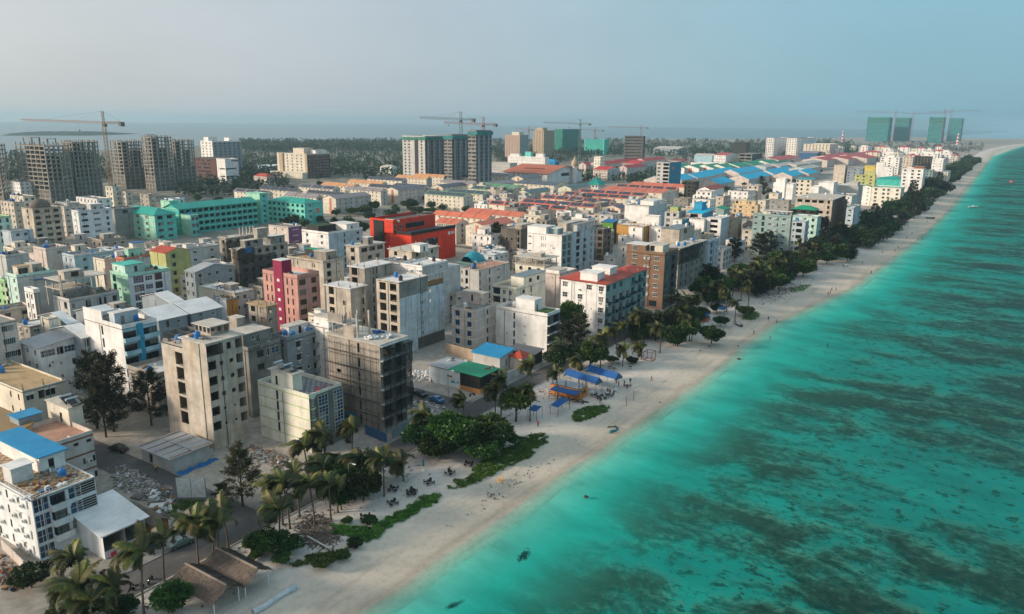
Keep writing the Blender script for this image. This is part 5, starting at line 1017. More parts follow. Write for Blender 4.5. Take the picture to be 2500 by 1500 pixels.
# red building
r, i = B('bright red building with black parapet and tall dark glass entrance', 'K', 1082, 715, 720, 1652, 15.0, 'red', fl=1, ph=.2, rm='roof_b', E=[('gd', [.42], 11.0, 11.5, None, .42)], name='red_building', near=False)
w_, d_, z_ = i[:3]; K1 = i
g = MB(); g.box(-.15, -.15, z_+.2, w_+.15, .25, z_+1.7); g.box(w_-.25, .25, z_+.2, w_+.15, d_+.15, z_+1.7); part(r, 'black_parapet', g, ['black'])
x0, y0, x1, y1, _ = place_box('K', 845, 555, 545, 1392, z_+5.4); x0, y0, x1, y1 = x0-i[4], y0-i[5], x1-i[4], y1-i[5]
o = roof_room(r, x0, y0, x1, y1, z_+.21, z_+5.4, 'red', 'roof_d', windows={'E': [('w', [.05, .17], 1.6, 2.4), ('gd', [.5], 14.0, 2.6)], 'S': []}, door=False, near=False, ov=.01)
g = MB(); g.box(x0, y0, z_+5.57, x1, y0+.3, z_+6.8); g.box(x1-.3, y0+.3, z_+5.57, x1, y1, z_+6.8); g.box(x0, y0+.3, z_+5.57, x0+.3, y1, z_+6.8); part(r, 'red_parapet', g, ['red'])
g = MB(); xa, xb = x0+(x1-x0)*.18, x0+(x1-x0)*.60; g.box(xa, y0-.4, 0, xb, y0-.01, z_+6.0); part(r, 'black_wall', g, ['black'])
g = MB(); g.box(x0, y0-.05, 0, xa-.02, y1*.9, z_+.1); part(r, 'side_wing', g, ['red'])
acm = ac_mesh()
for k in range(7): q = put('air_conditioner', acm, r, (x0+(x1-x0)*.55+k*1.3, y0+3.2, z_+6.1)); q.scale = (1.6, 1.6, 1.6)
g = MB(); yy0 = d_*.875
g.lathe([(.9, 0), (.9, .06)], 14); part(r, 'sign_disc', g, ['white_p'], (w_+.02, d_*.845, z_-2.0)).rotation_euler = (0, math.pi/2, 0)
g = MB()
for k in range(4): g.box(w_+.02, d_*.885+k*.85, z_-2.6, w_+.06, d_*.885+k*.85+.6, z_-1.9); g.box(w_+.02, d_*.885+k*.85, z_-1.7, w_+.06, d_*.885+k*.85+.65, z_-1.3)
part(r, 'sign_letters', g, ['white_p'])
B('unfinished concrete house with open upper deck in front of the red building', 'K', 405, 870, 235, 735, 17.2, 'conc_l', fl=5, roof='slab', rm='slab', S=[('o', [.5], 2.2, 1.8)], E=[('o', [.2, .5, .82], 3.4, 1.8, [4]), ('gd', [.4, .72], 2.4, 1.4, [3, 2])], rooms=[(.5, .4, .9, .6, 3.2, 'roof_g', 'roof_w')], name='unfinished_house', cat='house', junk=4)
B('flat roofed concrete house with white tank box in front of the red wall', 'K', 1085, 930, 790, 1435, 19.0, 'conc_l', fl=6, roof='slab', rm='slab', S=[('o', [.3], 1.6, 1.6)], E=[('o', [.75], 1.2, 1.6), ('o', [.2], 1.4, 1.8)], rooms=[(.95, .05, 1.3, .35, 2.8, 'white', 'roof_w')], name='unfinished_house', cat='house')
# ------------------------------------------------------------------ housing rows
WORDS = ['first', 'second', 'third', 'fourth', 'fifth', 'sixth', 'seventh', 'eighth', 'ninth', 'tenth', 'eleventh', 'twelfth']
def row(label, crop, cx, cy, lx, rx, H=11.5, wall='white', roofm='s_greyr', along='X', sol=0, panel='salmon', group=None, rise=2.2, fl=4, cols=None, d=None, w=None, E=None, solm='solar'):
    ax = 'Y' if along == 'X' else 'X'
    r, i = B(label, crop, cx, cy, lx, rx, H, wall, fl=fl, roof='gable'+along, rm=roofm+('X' if along == 'X' else 'Y'), rise=rise, name='row_house', cat='housing row', group=group, near=False, sol=sol, d=d, w=w, ov=.4, solm=solm,
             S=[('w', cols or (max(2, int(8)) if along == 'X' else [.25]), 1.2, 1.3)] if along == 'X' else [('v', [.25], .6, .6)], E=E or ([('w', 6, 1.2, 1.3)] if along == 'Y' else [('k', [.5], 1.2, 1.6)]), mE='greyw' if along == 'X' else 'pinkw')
    w_, d_, z_ = i[:3]
    if along == 'X' and w_ > 12:
        n = max(3, int(w_/9))
        g = MB(); g.box(-.09, -.6, 0, .09, d_/2, .34); 
        al = math.atan2(rise, d_/2); 
        gm = MB(); gm.box(-.14, -.3, .10, .14, d_/2/math.cos(al), .30); gm = gm.mesh('roof_rib', [roofm+'Y'])
        for k in range(1, n): o = put('roof_rib', gm, r, (w_*k/n, 0, z_)); o.rotation_euler = (al, 0, 0)
        pw = w_/n; pm = MB(); pm.box(-pw*.22, -.03, -.9, pw*.22, -.004, .9)
    if panel:
        g = MB()
        if along == 'Y': g.box(w_*.5, -.05, .3, w_*.66, -.004, z_+.2); part(r, 'stair_strip', g, [panel])
        else: g.box(w_+.004, d_*.40, .3, w_+.05, d_*.44, z_); part(r, 'stair_strip', g, [panel])
    return r, i
G1 = 'white walled housing rows'
RW = [ # crop, cx, cy, lx, rx, roof, along, solar, panel, label
 ('M', 945, 822, 828, 1258, 's_greyr', 'Y', 0, 'salmon', 'white gabled housing row with grey roof right of the teal school'),
 ('M', 1497, 747, 1380, 1747, 's_greyr', 'Y', 6, 'salmon', 'white gabled housing row with solar panels behind the red building'),
 ('M', 1345, 757, 1030, 1405, 's_greyr', 'X', 0, 'salmon', 'grey roofed housing row left of the white gable with solar panels'),
 ('M', 770, 812, 490, 832, 's_greyr', 'X', 0, 'salmon', 'grey roofed housing row directly behind the teal school'),
 ('M', 1010, 792, 690, 1040, 's_dgrey', 'X', 4, 'salmon', 'dark solar roofed housing row behind the teal school'),
 ('M', 330, 778, 40, 385, 's_greyr', 'X', 3, 'lgreen', 'leftmost grey roofed housing row above the teal school'),
 ('M', 600, 757, 272, 645, 's_dgrey', 'X', 4, 'lgreen', 'dark roofed housing row behind the leftmost grey roofed row'),
 ('M', 920, 738, 615, 985, 's_greyr', 'X', 3, 'teal', 'cream walled housing row with three dark panels at the edge of the wood'),
 ('M', 1090, 715, 815, 1165, 's_oranger', 'X', 0, None, 'orange roofed housing row nearest to the hotel'),
 ('M', 1345, 692, 1050, 1405, 's_oranger', 'X', 0, None, 'orange roofed housing row in the middle'),
 ('M', 1530, 662, 1225, 1580, 's_dgrey', 'X', 4, None, 'dark solar roofed housing row behind the middle orange roof'),
 ('M', 1530, 732, 1235, 1580, 's_dgrey', 'X', 4, 'salmon', 'dark solar roofed housing row in front of the middle orange roof'),
 ('M', 1895, 722, 1790, 2117, 's_dgrey', 'Y', 6, 'salmon', 'white gabled housing row with dark roof above the green housing rows'),
 ('M', 1720, 725, 1450, 1790, 's_dgrey', 'X', 4, 'salmon', 'dark solar roofed housing row left of the dark roofed white gable'),
 ('M', 1750, 645, 1478, 1800, 's_oranger', 'X', 0, None, 'orange roofed housing row in front of the grey tower block'),
 ('M', 1905, 630, 1640, 1950, 's_oranger', 'X', 0, None, 'orange roofed housing row at the foot of the grey tower block'),
 ('M', 2030, 605, 1770, 2080, 's_greyr', 'X', 4, None, 'grey solar housing row at the foot of the grey tower block'),
 ('M', 2160, 690, 1875, 2210, 's_greyr', 'X', 0, 'salmon', 'pale grey roofed housing row right of the dark roofed white gable'),
 ('M', 2300, 640, 2020, 2350, 's_dgrey', 'X', 4, None, 'dark panelled housing row right of the grey tower block'),
 ('M', 2470, 620, 2190, 2530, 's_greyr', 'X', 4, None, 'grey panelled housing row left of the orange hall'),
 ('M', 2310, 700, 2198, 2560, 's_greyr', 'Y', 0, 'salmon', 'pale gabled housing row in front of the orange hall'),
 ('K', 1757, 217, 1252, 1882, 's_palegreen', 'X', 4, 'lgreen', 'green panelled housing row nearest to the red building'),
 ('K', 2007, 187, 1530, 2122, 's_palegreen', 'X', 4, 'lgreen', 'green panelled housing row second from the red building'),
 ('K', 2312, 142, 1845, 2420, 's_palegreen', 'X', 3, 'lgreen', 'green panelled housing row third from the red building'),
 ('N', 300, 800, -60, 430, 's_palegreen', 'X', 0, 'lgreen', 'plain green roofed housing row behind the panelled green rows'),
 ('N', 450, 847, 317, 680, 's_palegreen', 'Y', 5, 'lgreen', 'white gabled housing row with green roof left of the pyramid roof'),
 ('N', 857, 802, 730, 1047, 's_palegreen', 'Y', 5, 'lgreen', 'white gabled housing row with green roof beside the small turret'),
 ('N', 387, 702, 275, 572, 's_greyr', 'Y', 5, 'salmon', 'white gabled housing row with grey roof below the orange hall'),
 ('N', 690, 772, 300, 832, 's_dgrey', 'X', 3, 'lgreen', 'dark roofed housing row below the orange hall'),
 ('K', 2062, 507, 1365, 2152, 's_pinkr', 'X', 0, 'salmon', 'salmon roofed housing row right behind the red building'),
 ('K', 1662, 572, 1392, 1822, 's_pinkr', 'X', 0, 'salmon', 'short salmon roofed housing row touching the red building'),
 ('K', 2042, 607, 1785, 2420, 's_pinkr', 'Y', 0, 'salmon', 'white gabled housing row with salmon roof right of the red building'),
 ('G', 700, 185, 205, 800, 's_pinkr', 'X', 0, 'salmon', 'salmon roofed housing row behind the dark netted building'),
 ('G', 1112, 122, 420, 1152, 's_pinkr', 'X', 5, 'salmon', 'salmon housing row with one long run of solar panels'),
 ('N', 1072, 987, 370, 1132, 's_pinkr', 'X', 6, 'salmon', 'salmon housing row with solar panels left of the solar roofed gable'),
 ('N', 1232, 942, 560, 1292, 's_pinkr', 'X', 5, 'salmon', 'salmon housing row with solar panels behind the solar roofed gable'),
 ('N', 1432, 902, 780, 1477, 's_pinkr', 'X', 6, 'salmon', 'third salmon housing row with solar panels from the red building'),
 ('N', 1562, 874, 930, 1607, 's_pinkr', 'X', 5, 'salmon', 'fourth salmon housing row with solar panels from the red building'),
 ('N', 1742, 847, 1150, 1882, 's_pinkr', 'X', 0, 'salmon', 'plain salmon housing row left of the dark netted tower'),
 ('N', 1880, 815, 1290, 1905, 's_pinkr', 'X', 5, 'salmon', 'narrow solar roofed salmon housing row left of the dark netted tower'),
 ('N', 1957, 790, 1430, 2010, 's_pinkr', 'X', 0, 'salmon', 'salmon housing row in front of the blue roofs'),
 ('N', 1337, 1002, 1165, 1420, 's_pinkr', 'Y', 4, 'salmon', 'white gabled house with solar panels behind the large plain white house')]
for (c, cx, cy, lx, rx, rf, al, sl_, pn, lab) in RW:
    row(lab, c, cx, cy, lx, rx, 11.5, 'cream', rf, al, sl_, pn, G1)
# blue, green and white roofed rows farther back
def many(lst, **k):
    for lab, c in lst: row(lab, *c, **k)
BL = [(30, 800, 440, 'nearest'), (330, 790, 610, 'second'), (560, 760, 890, 'third'), (900, 850, 1200, 'fourth'), (700, 715, 1260, 'fifth'), (1300, 780, 1760, 'sixth'), (1130, 690, 1660, 'seventh'), (1680, 700, 2130, 'eighth'), (1990, 735, 2290, 'ninth'), (2270, 700, 2470, 'tenth')]
for k, (xa, y, xb, wd) in enumerate(BL):
    row('%s bright blue roofed housing row counted from the teal tower' % wd, 'Y', xa+(xb-xa)*.25, y+14, None, xb, 7.5, 'pinkw', 's_bright', 'Y', 0, None, 'blue roofed housing rows', w=24, rise=4.5, fl=2)
GR = [(400, 630, 620), (620, 632, 850), (840, 628, 1060), (1040, 622, 1270), (1230, 605, 1480), (1430, 580, 1760), (1700, 560, 2030)]
for k, (xa, y, xb) in enumerate(GR):
    row('%s green roofed housing row counted from the teal tower' % WORDS[k], 'Y', xa+40, y, None, xb, 7.5, 'white', 's_green', 'Y', 0, 'salmon', 'green roofed housing rows', w=30, rise=4.5, fl=2)
WH = [(1640, 610, 1900), (1860, 595, 2130), (2110, 580, 2330), (2300, 555, 2520), (2250, 640, 2500)]
for k, (xa, y, xb) in enumerate(WH):
    row('%s white roofed housing row counted from the green roofs' % WORDS[k], 'Y', xa+30, y, None, xb, 11.0, 'greyw', 's_white2', 'Y', 0, None, 'white roofed housing rows', w=22, rise=2.4)
for k, (x, y, xb) in enumerate([(960, 440, 1130), (1120, 432, 1290), (1260, 425, 1440), (1010, 420, 1200), (1180, 412, 1380), (590, 437, 790)]):
    row('%s dull red roofed housing row far along the coast' % WORDS[k], 'O', x+30, y, None, xb, 11.0, 'pinkw', 's_redfar', 'Y', 0, None, 'dull red housing rows', w=40, rise=3.5)
for k, (x, y, lx, xb, al) in enumerate([(1210, 620, 1070, 1330, 'X'), (1400, 600, 1315, 1580, 'Y'), (1120, 570, 1020, 1330, 'Y'), (1300, 545, 1225, 1560, 'Y'), (1500, 560, 1360, 1680, 'X'), (1570, 530, 1480, 1780, 'Y'), (1000, 570, 930, 1060, 'Y'), (1850, 545, 1760, 1985, 'Y')]):
    row('%s scarlet roofed house of the pinkish housing court behind the wood' % WORDS[k], 'N', x, y, lx, xb, 13.0, 'pinkw', 's_hotred', al, 0, 'lilac', 'scarlet roofed houses', rise=3.2)
# orange hall, turret, pyramid, teal tower and other landmarks
r, i = B('wide hall with orange tiled gable roof', 'N', 622, 655, 205, 960, 13, 'white', fl=2, roof='gableX', rm='s_hallX', rise=7, E=[('gd', [.5], 18, 3.5, [1])], S=[('w', 8, 2, 2)], name='hall', cat='hall', near=False, ov=2.5)
g = MB(); al = math.atan2(7, i[1]/2); g.box(i[0]*.28, 0, .1, i[0]*.72, 3.2, .5); o = part(r, 'roof_vent', g, ['rust'], (0, i[1]*.22, i[2]+7*.44)); o.rotation_euler = (al, 0, 0)
p = at('N', 886, 745); t_ = thing('turret', 'slim pale turret with golden cap beside the green gables', 'tower', (p.x, p.y, 0)); g = MB(); g.lathe([(3, 0), (3, 14), (3.4, 14.2), (3.4, 15), (2.6, 15.2), (2.6, 19)], 12); part(t_, 'shaft', g, ['white'], smooth=False); g = MB(); g.lathe([(3.6, 19), (4.2, 22), (3.2, 25), (1, 28), (.3, 31)], 12); part(t_, 'cap', g, ['tan'], smooth=True)
B('teal pyramid roofed pavilion beside the small turret', 'N', 1120, 765, 1020, 1185, 8, 'white', fl=2, roof='hip', rm='s_tealX', rise=7, S='auto', E='auto', name='pavilion', cat='pavilion', near=False, ov=1.5)
B('teal and white tower block at the end of the blue roofs', 'N', 1815, 545, 1690, 1932, 30, 'greyw', fl=8, ph=.8, rm='roof_g', mE='tblue', S=[('o', [.75], 6, 2.4), ('w3', [.2], 3, 1.8)], E=[('sh', [.3], 6, 3, [6])], near=False)
B('black netted tower behind the salmon housing rows', 'N', 2065, 735, 1957, 2075, 17, 'dark', fl=5, ph=.3, rm='roof_d', S=[('o', 3, 2.0, 1.4)], d=10, near=False)
B('orange roofed house right of the black netted tower', 'N', 2215, 815, 2090, 2345, 12.5, 'white', fl=4, roof='gableY', rm='s_redX', rise=2.5, near=False, S='auto', **H_)
B('grey roofed house with white gable below the orange roofed house', 'N', 2140, 870, 2040, 2280, 13, 'white', fl=4, roof='gableY', rm='s_lgreyX', rise=2.4, near=False, S=[('o', [.5], 5, 2, [3])], E=[('b', 2, 2.5, 0, [1, 2, 3])], **H_)
# ------------------------------------------------------------------ right half of the town and the skyline
NF = dict(near=False)
r, i = B('yellow apartment block with orange bands and stepped top floor', 'U', 930, 440, 545, 968, 17.5, 'yell3', fl=6, ph=.7, rm='roof_tan', band=('ocband', .3), S=[('g', [.12], 1.6, 1.9), ('w3', [.33], 2.0, 1.5), ('v', [.57], .7, .7), ('w3', [.82], 1.8, 1.5)], E='auto', rooms=[(.08, .02, .9, .7, 3.0, 'yell3', 'slab', {'S': [('gd', [.12, .75], 1.5, 1.5), ('v', [.3, .6], .6, 1.3)]}), (.4, .1, .55, .3, 4.2, 'yell3')], **NF)
r, i = B('tall grey green block with teal windows rising over the beach trees', 'U', 1432, 598, 862, 1458, 22.5, 'tealgrey', fl=7, ph=.9, rm='roof_d', mE='tan', S=[('t', [.08], 1.7, 1.3), ('gd', [.28], 1.4, 2.2), ('t', [.45], 1.7, 1.3), ('v', [.67], .6, 1.8), ('t', [.83], 1.7, 1.3), ('ac', [.57, .6], 0, 0, None, .5)], E=[('v', [.4], 1.0, 1.6)], near=True)
w_, d_, z_ = i[:3]; g = MB(); [g.bar((w_*x, d_*y, z_), (w_*x, d_*y, z_+2.6), .08, 0, 4) for x in (.05, .35, .65, .97) for y in (.1, .9)]; part(r, 'canopy_post', g, ['white_p']); g = MB(); g.box(w_*.2, -.3, z_+2.6, w_+.3, d_*.95, z_+2.75); part(r, 'roof_canopy', g, ['roof_w']); roof_room(r, w_*.25, d_*.2, w_*.45, d_*.7, z_+.02, z_+2.55, 'cream', 'cream'); clutter(r, w_*.5, d_*.5, z_+.02, 7, 31, w_*.45, 1)
r, i = B('white terrace house with open balconies right of the tall grey green block', 'U', 1650, 690, 1450, 1705, 17.0, 'bluew', fl=5, ph=.4, rm='roof_w', S=[('o', [.55], 3.0, 2.0), ('w', [.15], 1.2, 1.3)], E=[('b', [.5], 2.0, 0, [1, 2, 3, 4])], near=True, **H_)
B('aqua house with diagonal white fins behind the white terrace house', 'U', 1830, 620, 1460, 1890, 18.0, 'mintw', fl=5, ph=.4, rm='roof_w', S='auto', E=[('lv', [.3, .7], 2.0, 2.2)], **H_, **NF)
B('house with bright green hipped roof behind the tall grey green block', 'U', 1800, 520, 1445, 1850, 19.5, 'dark', fl=6, roof='hip', rm='s_greenX', rise=2.2, S=[('o', 3, 2.4, 1.6, [5])], **H_, **NF)
B('big unfinished beige building with empty windows and scaffold side', 'U', 2060, 365, 1500, 2260, 22.5, 'conc_l', fl=7, roof='slab', rm='slab', mE='conc_d', S=[('o', [.12, .33, .52, .7], 3.0, 1.7, [6, 4, 2]), ('o', [.9], 1.4, 1.8)], E=[('o', [.25], 2.2, 2.2), ('o', [.75], 3.0, 2.4)], name='unfinished_building', junk=6, **NF)
B('white stepped house with rooftop frames left of the unfinished beige building', 'U', 2080, 100, 1850, 2140, 26, 'white', fl=8, ph=.3, rm='roof_w', S=[('v', [.1], .5, .5, [6])], **H_, **NF)
B('lower white house beside the stepped white house', 'U', 1850, 160, 1720, 1900, 23, 'white', fl=7, ph=.3, rm='roof_w', **H_, **NF)
B('plain grey white wall house right of the stepped white house', 'U', 2450, 150, 2100, 2520, 23, 'greyw', fl=7, ph=.3, rm='roof_w', rooms=[(.55, .0, .95, .6, 2.8, 'greyw')], **H_, **NF)
B('white tower house with slit windows right of the orange roofed house', 'U', 1345, 40, 1205, 1380, 26, 'white', fl=8, ph=.3, rm='roof_w', **H_, **NF)
B('white house joined to the slit windowed tower', 'U', 1465, 120, 1365, 1520, 23, 'white', fl=7, ph=.3, rm='roof_w', **H_, **NF)
B('low white house at the foot of the slit windowed tower', 'U', 1345, 105, 1165, 1375, 22.6, 'white', fl=7, ph=.3, rm='roof_w', S=[('v', [.9], .4, .5)], d=6, **H_, **NF)
B('cream house with aqua roof and dark square windows', 'U', 1740, 60, 1510, 1760, 21, 'cream', fl=6, roof='mono', rm='s_aquaX', rise=1, S=[('gd', [.1, .4, .8], 1.8, 1.6)], d=12, **H_, **NF)
for lab, c, m in (('white house with flat roof behind the yellow block', ('U', 780, 235, 480, 900, 20), 'white'), ('beige house with dark openings left of the yellow block', ('U', 415, 310, 290, 520, 19), 'beige'), ('beige tall house with red roof edge behind the yellow block', ('U', 940, 145, 770, 1000, 23), 'beige'), ('low cream house right of the yellow block', ('U', 1050, 370, 930, 1110, 17), 'cream'), ('grey house with three dark windows behind the grey green block', ('U', 1400, 370, 1110, 1440, 19), 'grey'), ('brownish white house with balconies above the cyan roof', ('U', 230, 235, 0, 300, 20.5), 'white'), ('white veranda house with blue glass left of the yellow block', ('U', 210, 360, -60, 300, 18.5), 'white'), ('cream roof room house beyond the yellow block', ('U', 1240, 260, 1100, 1300, 19), 'cream'), ('white sloped roof house right of the unfinished beige building', ('U', 2350, 300, 2060, 2430, 21), 'white')):
    B(lab, *c, m, ph=.4, rm='roof_g', S='auto', E='auto', junk=3, **H_, **NF)
B('dark netted side block of the unfinished beige building', 'U', 2240, 370, 2150, 2290, 21, 'conc_d', fl=6, ph=.2, rm='roof_d', d=10, **NF)
B('pale house front with balconies behind the netted block', 'U', 2380, 480, 2270, 2480, 19, 'bluew', fl=6, ph=.4, rm='roof_w', E=[('b', 2, 2.6, 0, [1, 2, 3, 4, 5])], S='auto', **H_, **NF)
# V crop
B('bright yellow stepped house far down the beach', 'V', 540, 365, 230, 560, 19, 'limey', fl=6, ph=.3, rm='roof_g', S=[('gd', [.15, .45, .8], 1.8, 1.3)], rooms=[(.45, .0, .98, .6, 3.8, 'limey')], **H_, **NF)
B('cream beach hotel with square windows between the trees', 'V', 930, 555, 490, 985, 17, 'lyellow', fl=5, ph=.6, rm='s_tealX', S=[('w', [.15, .42, .58, .88], 2.0, 1.7)], E='auto', **NF)
B('white block with dark windows and brown roof over the far beach trees', 'V', 1270, 265, 950, 1310, 27, 'white', fl=8, ph=.8, rm='roof_pink', S=[('gd', [.14], 2.0, 1.4), ('gd', [.5], 2.2, 1.4), ('gd', [.8], 2.4, 1.4)], E='auto', rooms=[(.5, .3, .98, .9, 2.5, 'brick', 's_brownX')], **NF)
B('white tower with side balconies far along the beach', 'V', 1570, 120, 1400, 1600, 30, 'white', fl=9, ph=.8, rm='roof_w', S=[('v', [.2, .8], 1.2, 1.0)], E='auto', **NF)
B('grey tall house left of the bright yellow house', 'V', 90, 210, -80, 130, 23, 'beige', fl=7, ph=.4, rm='roof_g', **H_, **NF)
B('grey house with blue windows behind the bright yellow house', 'V', 350, 260, 120, 380, 20, 'bluegrey', fl=6, ph=.4, rm='roof_g', S=[('bl', 3, 1.6, 1.4)], **H_, **NF)
B('white house with sloped parapet behind the bright yellow house', 'V', 810, 235, 550, 830, 21, 'white', fl=6, ph=.4, rm='roof_w', S=[('v', [.85], 1.2, 1.0)], rooms=[(.0, .0, .5, .6, 5, 'white')], **H_, **NF)
B('lime roofed house left of the white sloped house', 'V', 540, 215, 380, 560, 20, 'yell2', fl=6, ph=.3, rm='roof_g', **H_, **NF)
B('teal roofed low house among the beach trees', 'V', 970, 430, 560, 1030, 12, 'teald', fl=4, roof='hip', rm='s_tealX', rise=2.5, **H_, **NF)
B('white house with green gable left of the cream beach hotel', 'V', 480, 540, 300, 500, 16, 'white', fl=5, roof='gableY', rm='s_greenX', rise=1.6, S='auto', **H_, **NF)
B('teal dark block right of the white block with brown roof', 'V', 1410, 290, 1300, 1440, 18, 'tealgrey', fl=6, ph=.4, rm='roof_g', S='auto', **H_, **NF)
B('small cream house beside the far beach trees', 'V', 1640, 310, 1430, 1680, 16, 'cream', fl=5, ph=.4, rm='roof_w', S='auto', **H_, **NF)
B('dark grey construction block behind the white block', 'V', 1390, 80, 1130, 1410, 26, 'conc_d', fl=8, ph=.3, rm='roof_d', S=[('o', 5, 3, 2.2)], **NF)
B('beige block behind the dull red housing rows', 'V', 1110, 85, 960, 1130, 26, 'beige', fl=8, ph=.3, rm='roof_g', S='auto', **NF)
# far mixed houses in a band up the coast
q = random.Random(11); k = 0
for n in range(60):
    x, y = q.uniform(1000, 2010), q.uniform(335, 420)
    if x < 1500 and y > 380: continue
    lab = '%s far small house near the end of the built coast' % q.choice(['white', 'white', 'cream', 'beige'])
    mm = {'white': 'white', 'cream': 'cream', 'beige': 'beige'}[lab.split()[0]]; rr = q.random(); ww = q.uniform(14, 26)
    B(lab, 'O', x, y, None, None, q.uniform(10, 24), mm, w=ww, d=q.uniform(14, 30), roof='flat' if rr < .65 else 'hip', rm='roof_w' if rr < .65 else q.choice(['s_redfarX', 's_greyrX', 's_tealX', 's_hotredX']), rise=3, ph=.6, S=[('gd', 3, 2.4, 1.4)], group='far small houses', rooms=[(.2, .2, .7, .7, 3, mm)] if rr < .65 else (), **H_, **NF)
# landmark blocks in the distance
B('white apartment row with red roof edge in the distance', 'O', 590, 270, 530, 690, 40, 'white', fl=11, ph=1, rm='s_redfarX', S=[('gd', 4, 2, 1.5)], E=[('gd', 5, 2.4, 1.5)], **NF)
B('white apartment row with balconies right of the red edged row', 'O', 760, 272, 685, 905, 40, 'white', fl=11, ph=1, rm='s_redfarX', S=[('gd', 4, 2, 1.5)], E=[('gd', 6, 2.4, 1.5)], **NF)
B('yellow and white apartment row in front of the white rows', 'O', 1010, 318, 812, 1075, 30, 'cream', fl=9, ph=1, rm='roof_w', S=[('gd', 7, 2.2, 1.6)], E='auto', **NF)
B('dark grey block among the distant trees', 'O', 380, 305, 282, 405, 30, 'dark', fl=8, ph=.4, rm='roof_d', E='auto', **NF)
B('grey unfinished school hall with open floors beside the green roofs', 'Y', 1460, 415, 1255, 1620, 20, 'conc_g', fl=4, roof='slab', rm='roof_g', mE='slate', S=[('o', [.3, .75], 9, 3.0)], slabs=True, **NF)
B('white hall with red gable left of the grey unfinished hall', 'Y', 1065, 430, 885, 1250, 18, 'white', fl=4, roof='gableX', rm='s_redfarX', rise=3, S=[('v', 5, 1.2, 1.2)], **NF)
B('long aqua warehouse behind the green roofs', 'Y', 860, 440, 590, 900, 14, 'skyb', fl=3, roof='mono', rm='s_white2X', rise=3, name='warehouse', cat='warehouse', **NF)
B('low white warehouse above the green roofs', 'Y', 880, 550, 535, 890, 9, 'white', fl=2, ph=.6, rm='roof_w', name='warehouse', cat='warehouse', d=25, **NF)
B('long blue roofed warehouse by the distant yellow row', 'Y', 2440, 400, 2170, 2500, 14, 'frame_b', fl=3, roof='mono', rm='s_greyrX', rise=3, name='warehouse', cat='warehouse', **NF)
B('grandstand with long white roof among the distant trees', 'N', 1900, 415, 1660, 1960, 14, 'bluegrey', fl=3, roof='mono', rm='s_white2X', rise=4, name='grandstand', cat='grandstand', **NF)
B('white houses with aqua water tank left of the orange hall', 'N', 600, 495, 240, 640, 22, 'white', fl=6, ph=.8, rm='roof_w', S='auto', rooms=[(.45, .2, .6, .6, 7, 'teal'), (.05, .1, .3, .6, 4, 'white'), (.75, .1, .95, .6, 5, 'white')], **NF)
B('blue hip roofed hall behind the orange hall', 'N', 700, 545, 580, 740, 12, 'tblue', fl=2, roof='hip', rm='s_blueX', rise=4, name='hall', cat='hall', **NF)
B('small pale tower block left of the scarlet roofs', 'N', 1140, 490, 1078, 1185, 26, 'lyellow', fl=7, ph=.5, rm='roof_g', S='auto', E='auto', **NF)
B('grey terraced block below the grey tower block', 'N', 260, 555, -10, 330, 15, 'greyw', fl=4, ph=.6, rm='roof_g', S='auto', E='auto', **NF)
# grey tower block group
for k, (cx, cy, lx, rx, H, lab) in enumerate([(1735, 262, 1535, 1905, 53, 'nearest of the tall grey apartment towers with green netted top'), (1975, 250, 1905, 2135, 55, 'middle tall grey apartment tower behind the housing rows'), (2190, 212, 2120, 2330, 60, 'farthest tall grey apartment tower with a crane on top')]):
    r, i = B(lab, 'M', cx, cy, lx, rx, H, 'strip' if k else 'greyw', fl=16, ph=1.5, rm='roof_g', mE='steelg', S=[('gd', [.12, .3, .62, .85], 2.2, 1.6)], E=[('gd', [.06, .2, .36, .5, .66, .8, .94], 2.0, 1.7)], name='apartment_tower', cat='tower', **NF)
    w_, d_, z_ = i[:3]
    for q_ in (.13, .43, .73): g = MB(); g.box(w_+.01, d_*q_-1.0, 0, w_+1.2, d_*q_+1.0, z_-2); part(r, 'rib_wall', g, ['bluegrey'])
    net(r, [(-.5, -.8), (w_+1.8, -.8), (w_+1.8, d_)], z_-3.2, z_+.3, 'net_t' if k else 'net_g', k+20)
    if k == 0: g = MB(); g.box(w_*.55, -.02, 0, w_*.7, -.3, z_); part(r, 'recess_shade_strip', g, ['dark'])  # strip proud of the wall, coloured dark to imitate a recess in shade
# hotel
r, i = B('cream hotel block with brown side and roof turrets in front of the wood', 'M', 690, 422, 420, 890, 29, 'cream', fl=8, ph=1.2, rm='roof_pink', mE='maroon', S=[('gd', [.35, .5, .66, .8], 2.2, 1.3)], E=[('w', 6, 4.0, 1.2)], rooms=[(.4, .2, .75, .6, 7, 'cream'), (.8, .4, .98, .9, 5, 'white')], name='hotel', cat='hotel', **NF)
w_, d_, z_ = i[:3]; g = MB(); g.box(w_*.1, -1.5, 0, w_*.22, -.01, z_+1); part(r, 'end_pier', g, ['tan']); g = MB(); g.box(w_*.93, -.8, 0, w_-.02, -.01, z_+1); part(r, 'corner_pier', g, ['tan']); g = MB(); g.box(-4, -9, 0, w_*1.0, -1.6, 7); part(r, 'podium', g, ['cream'])
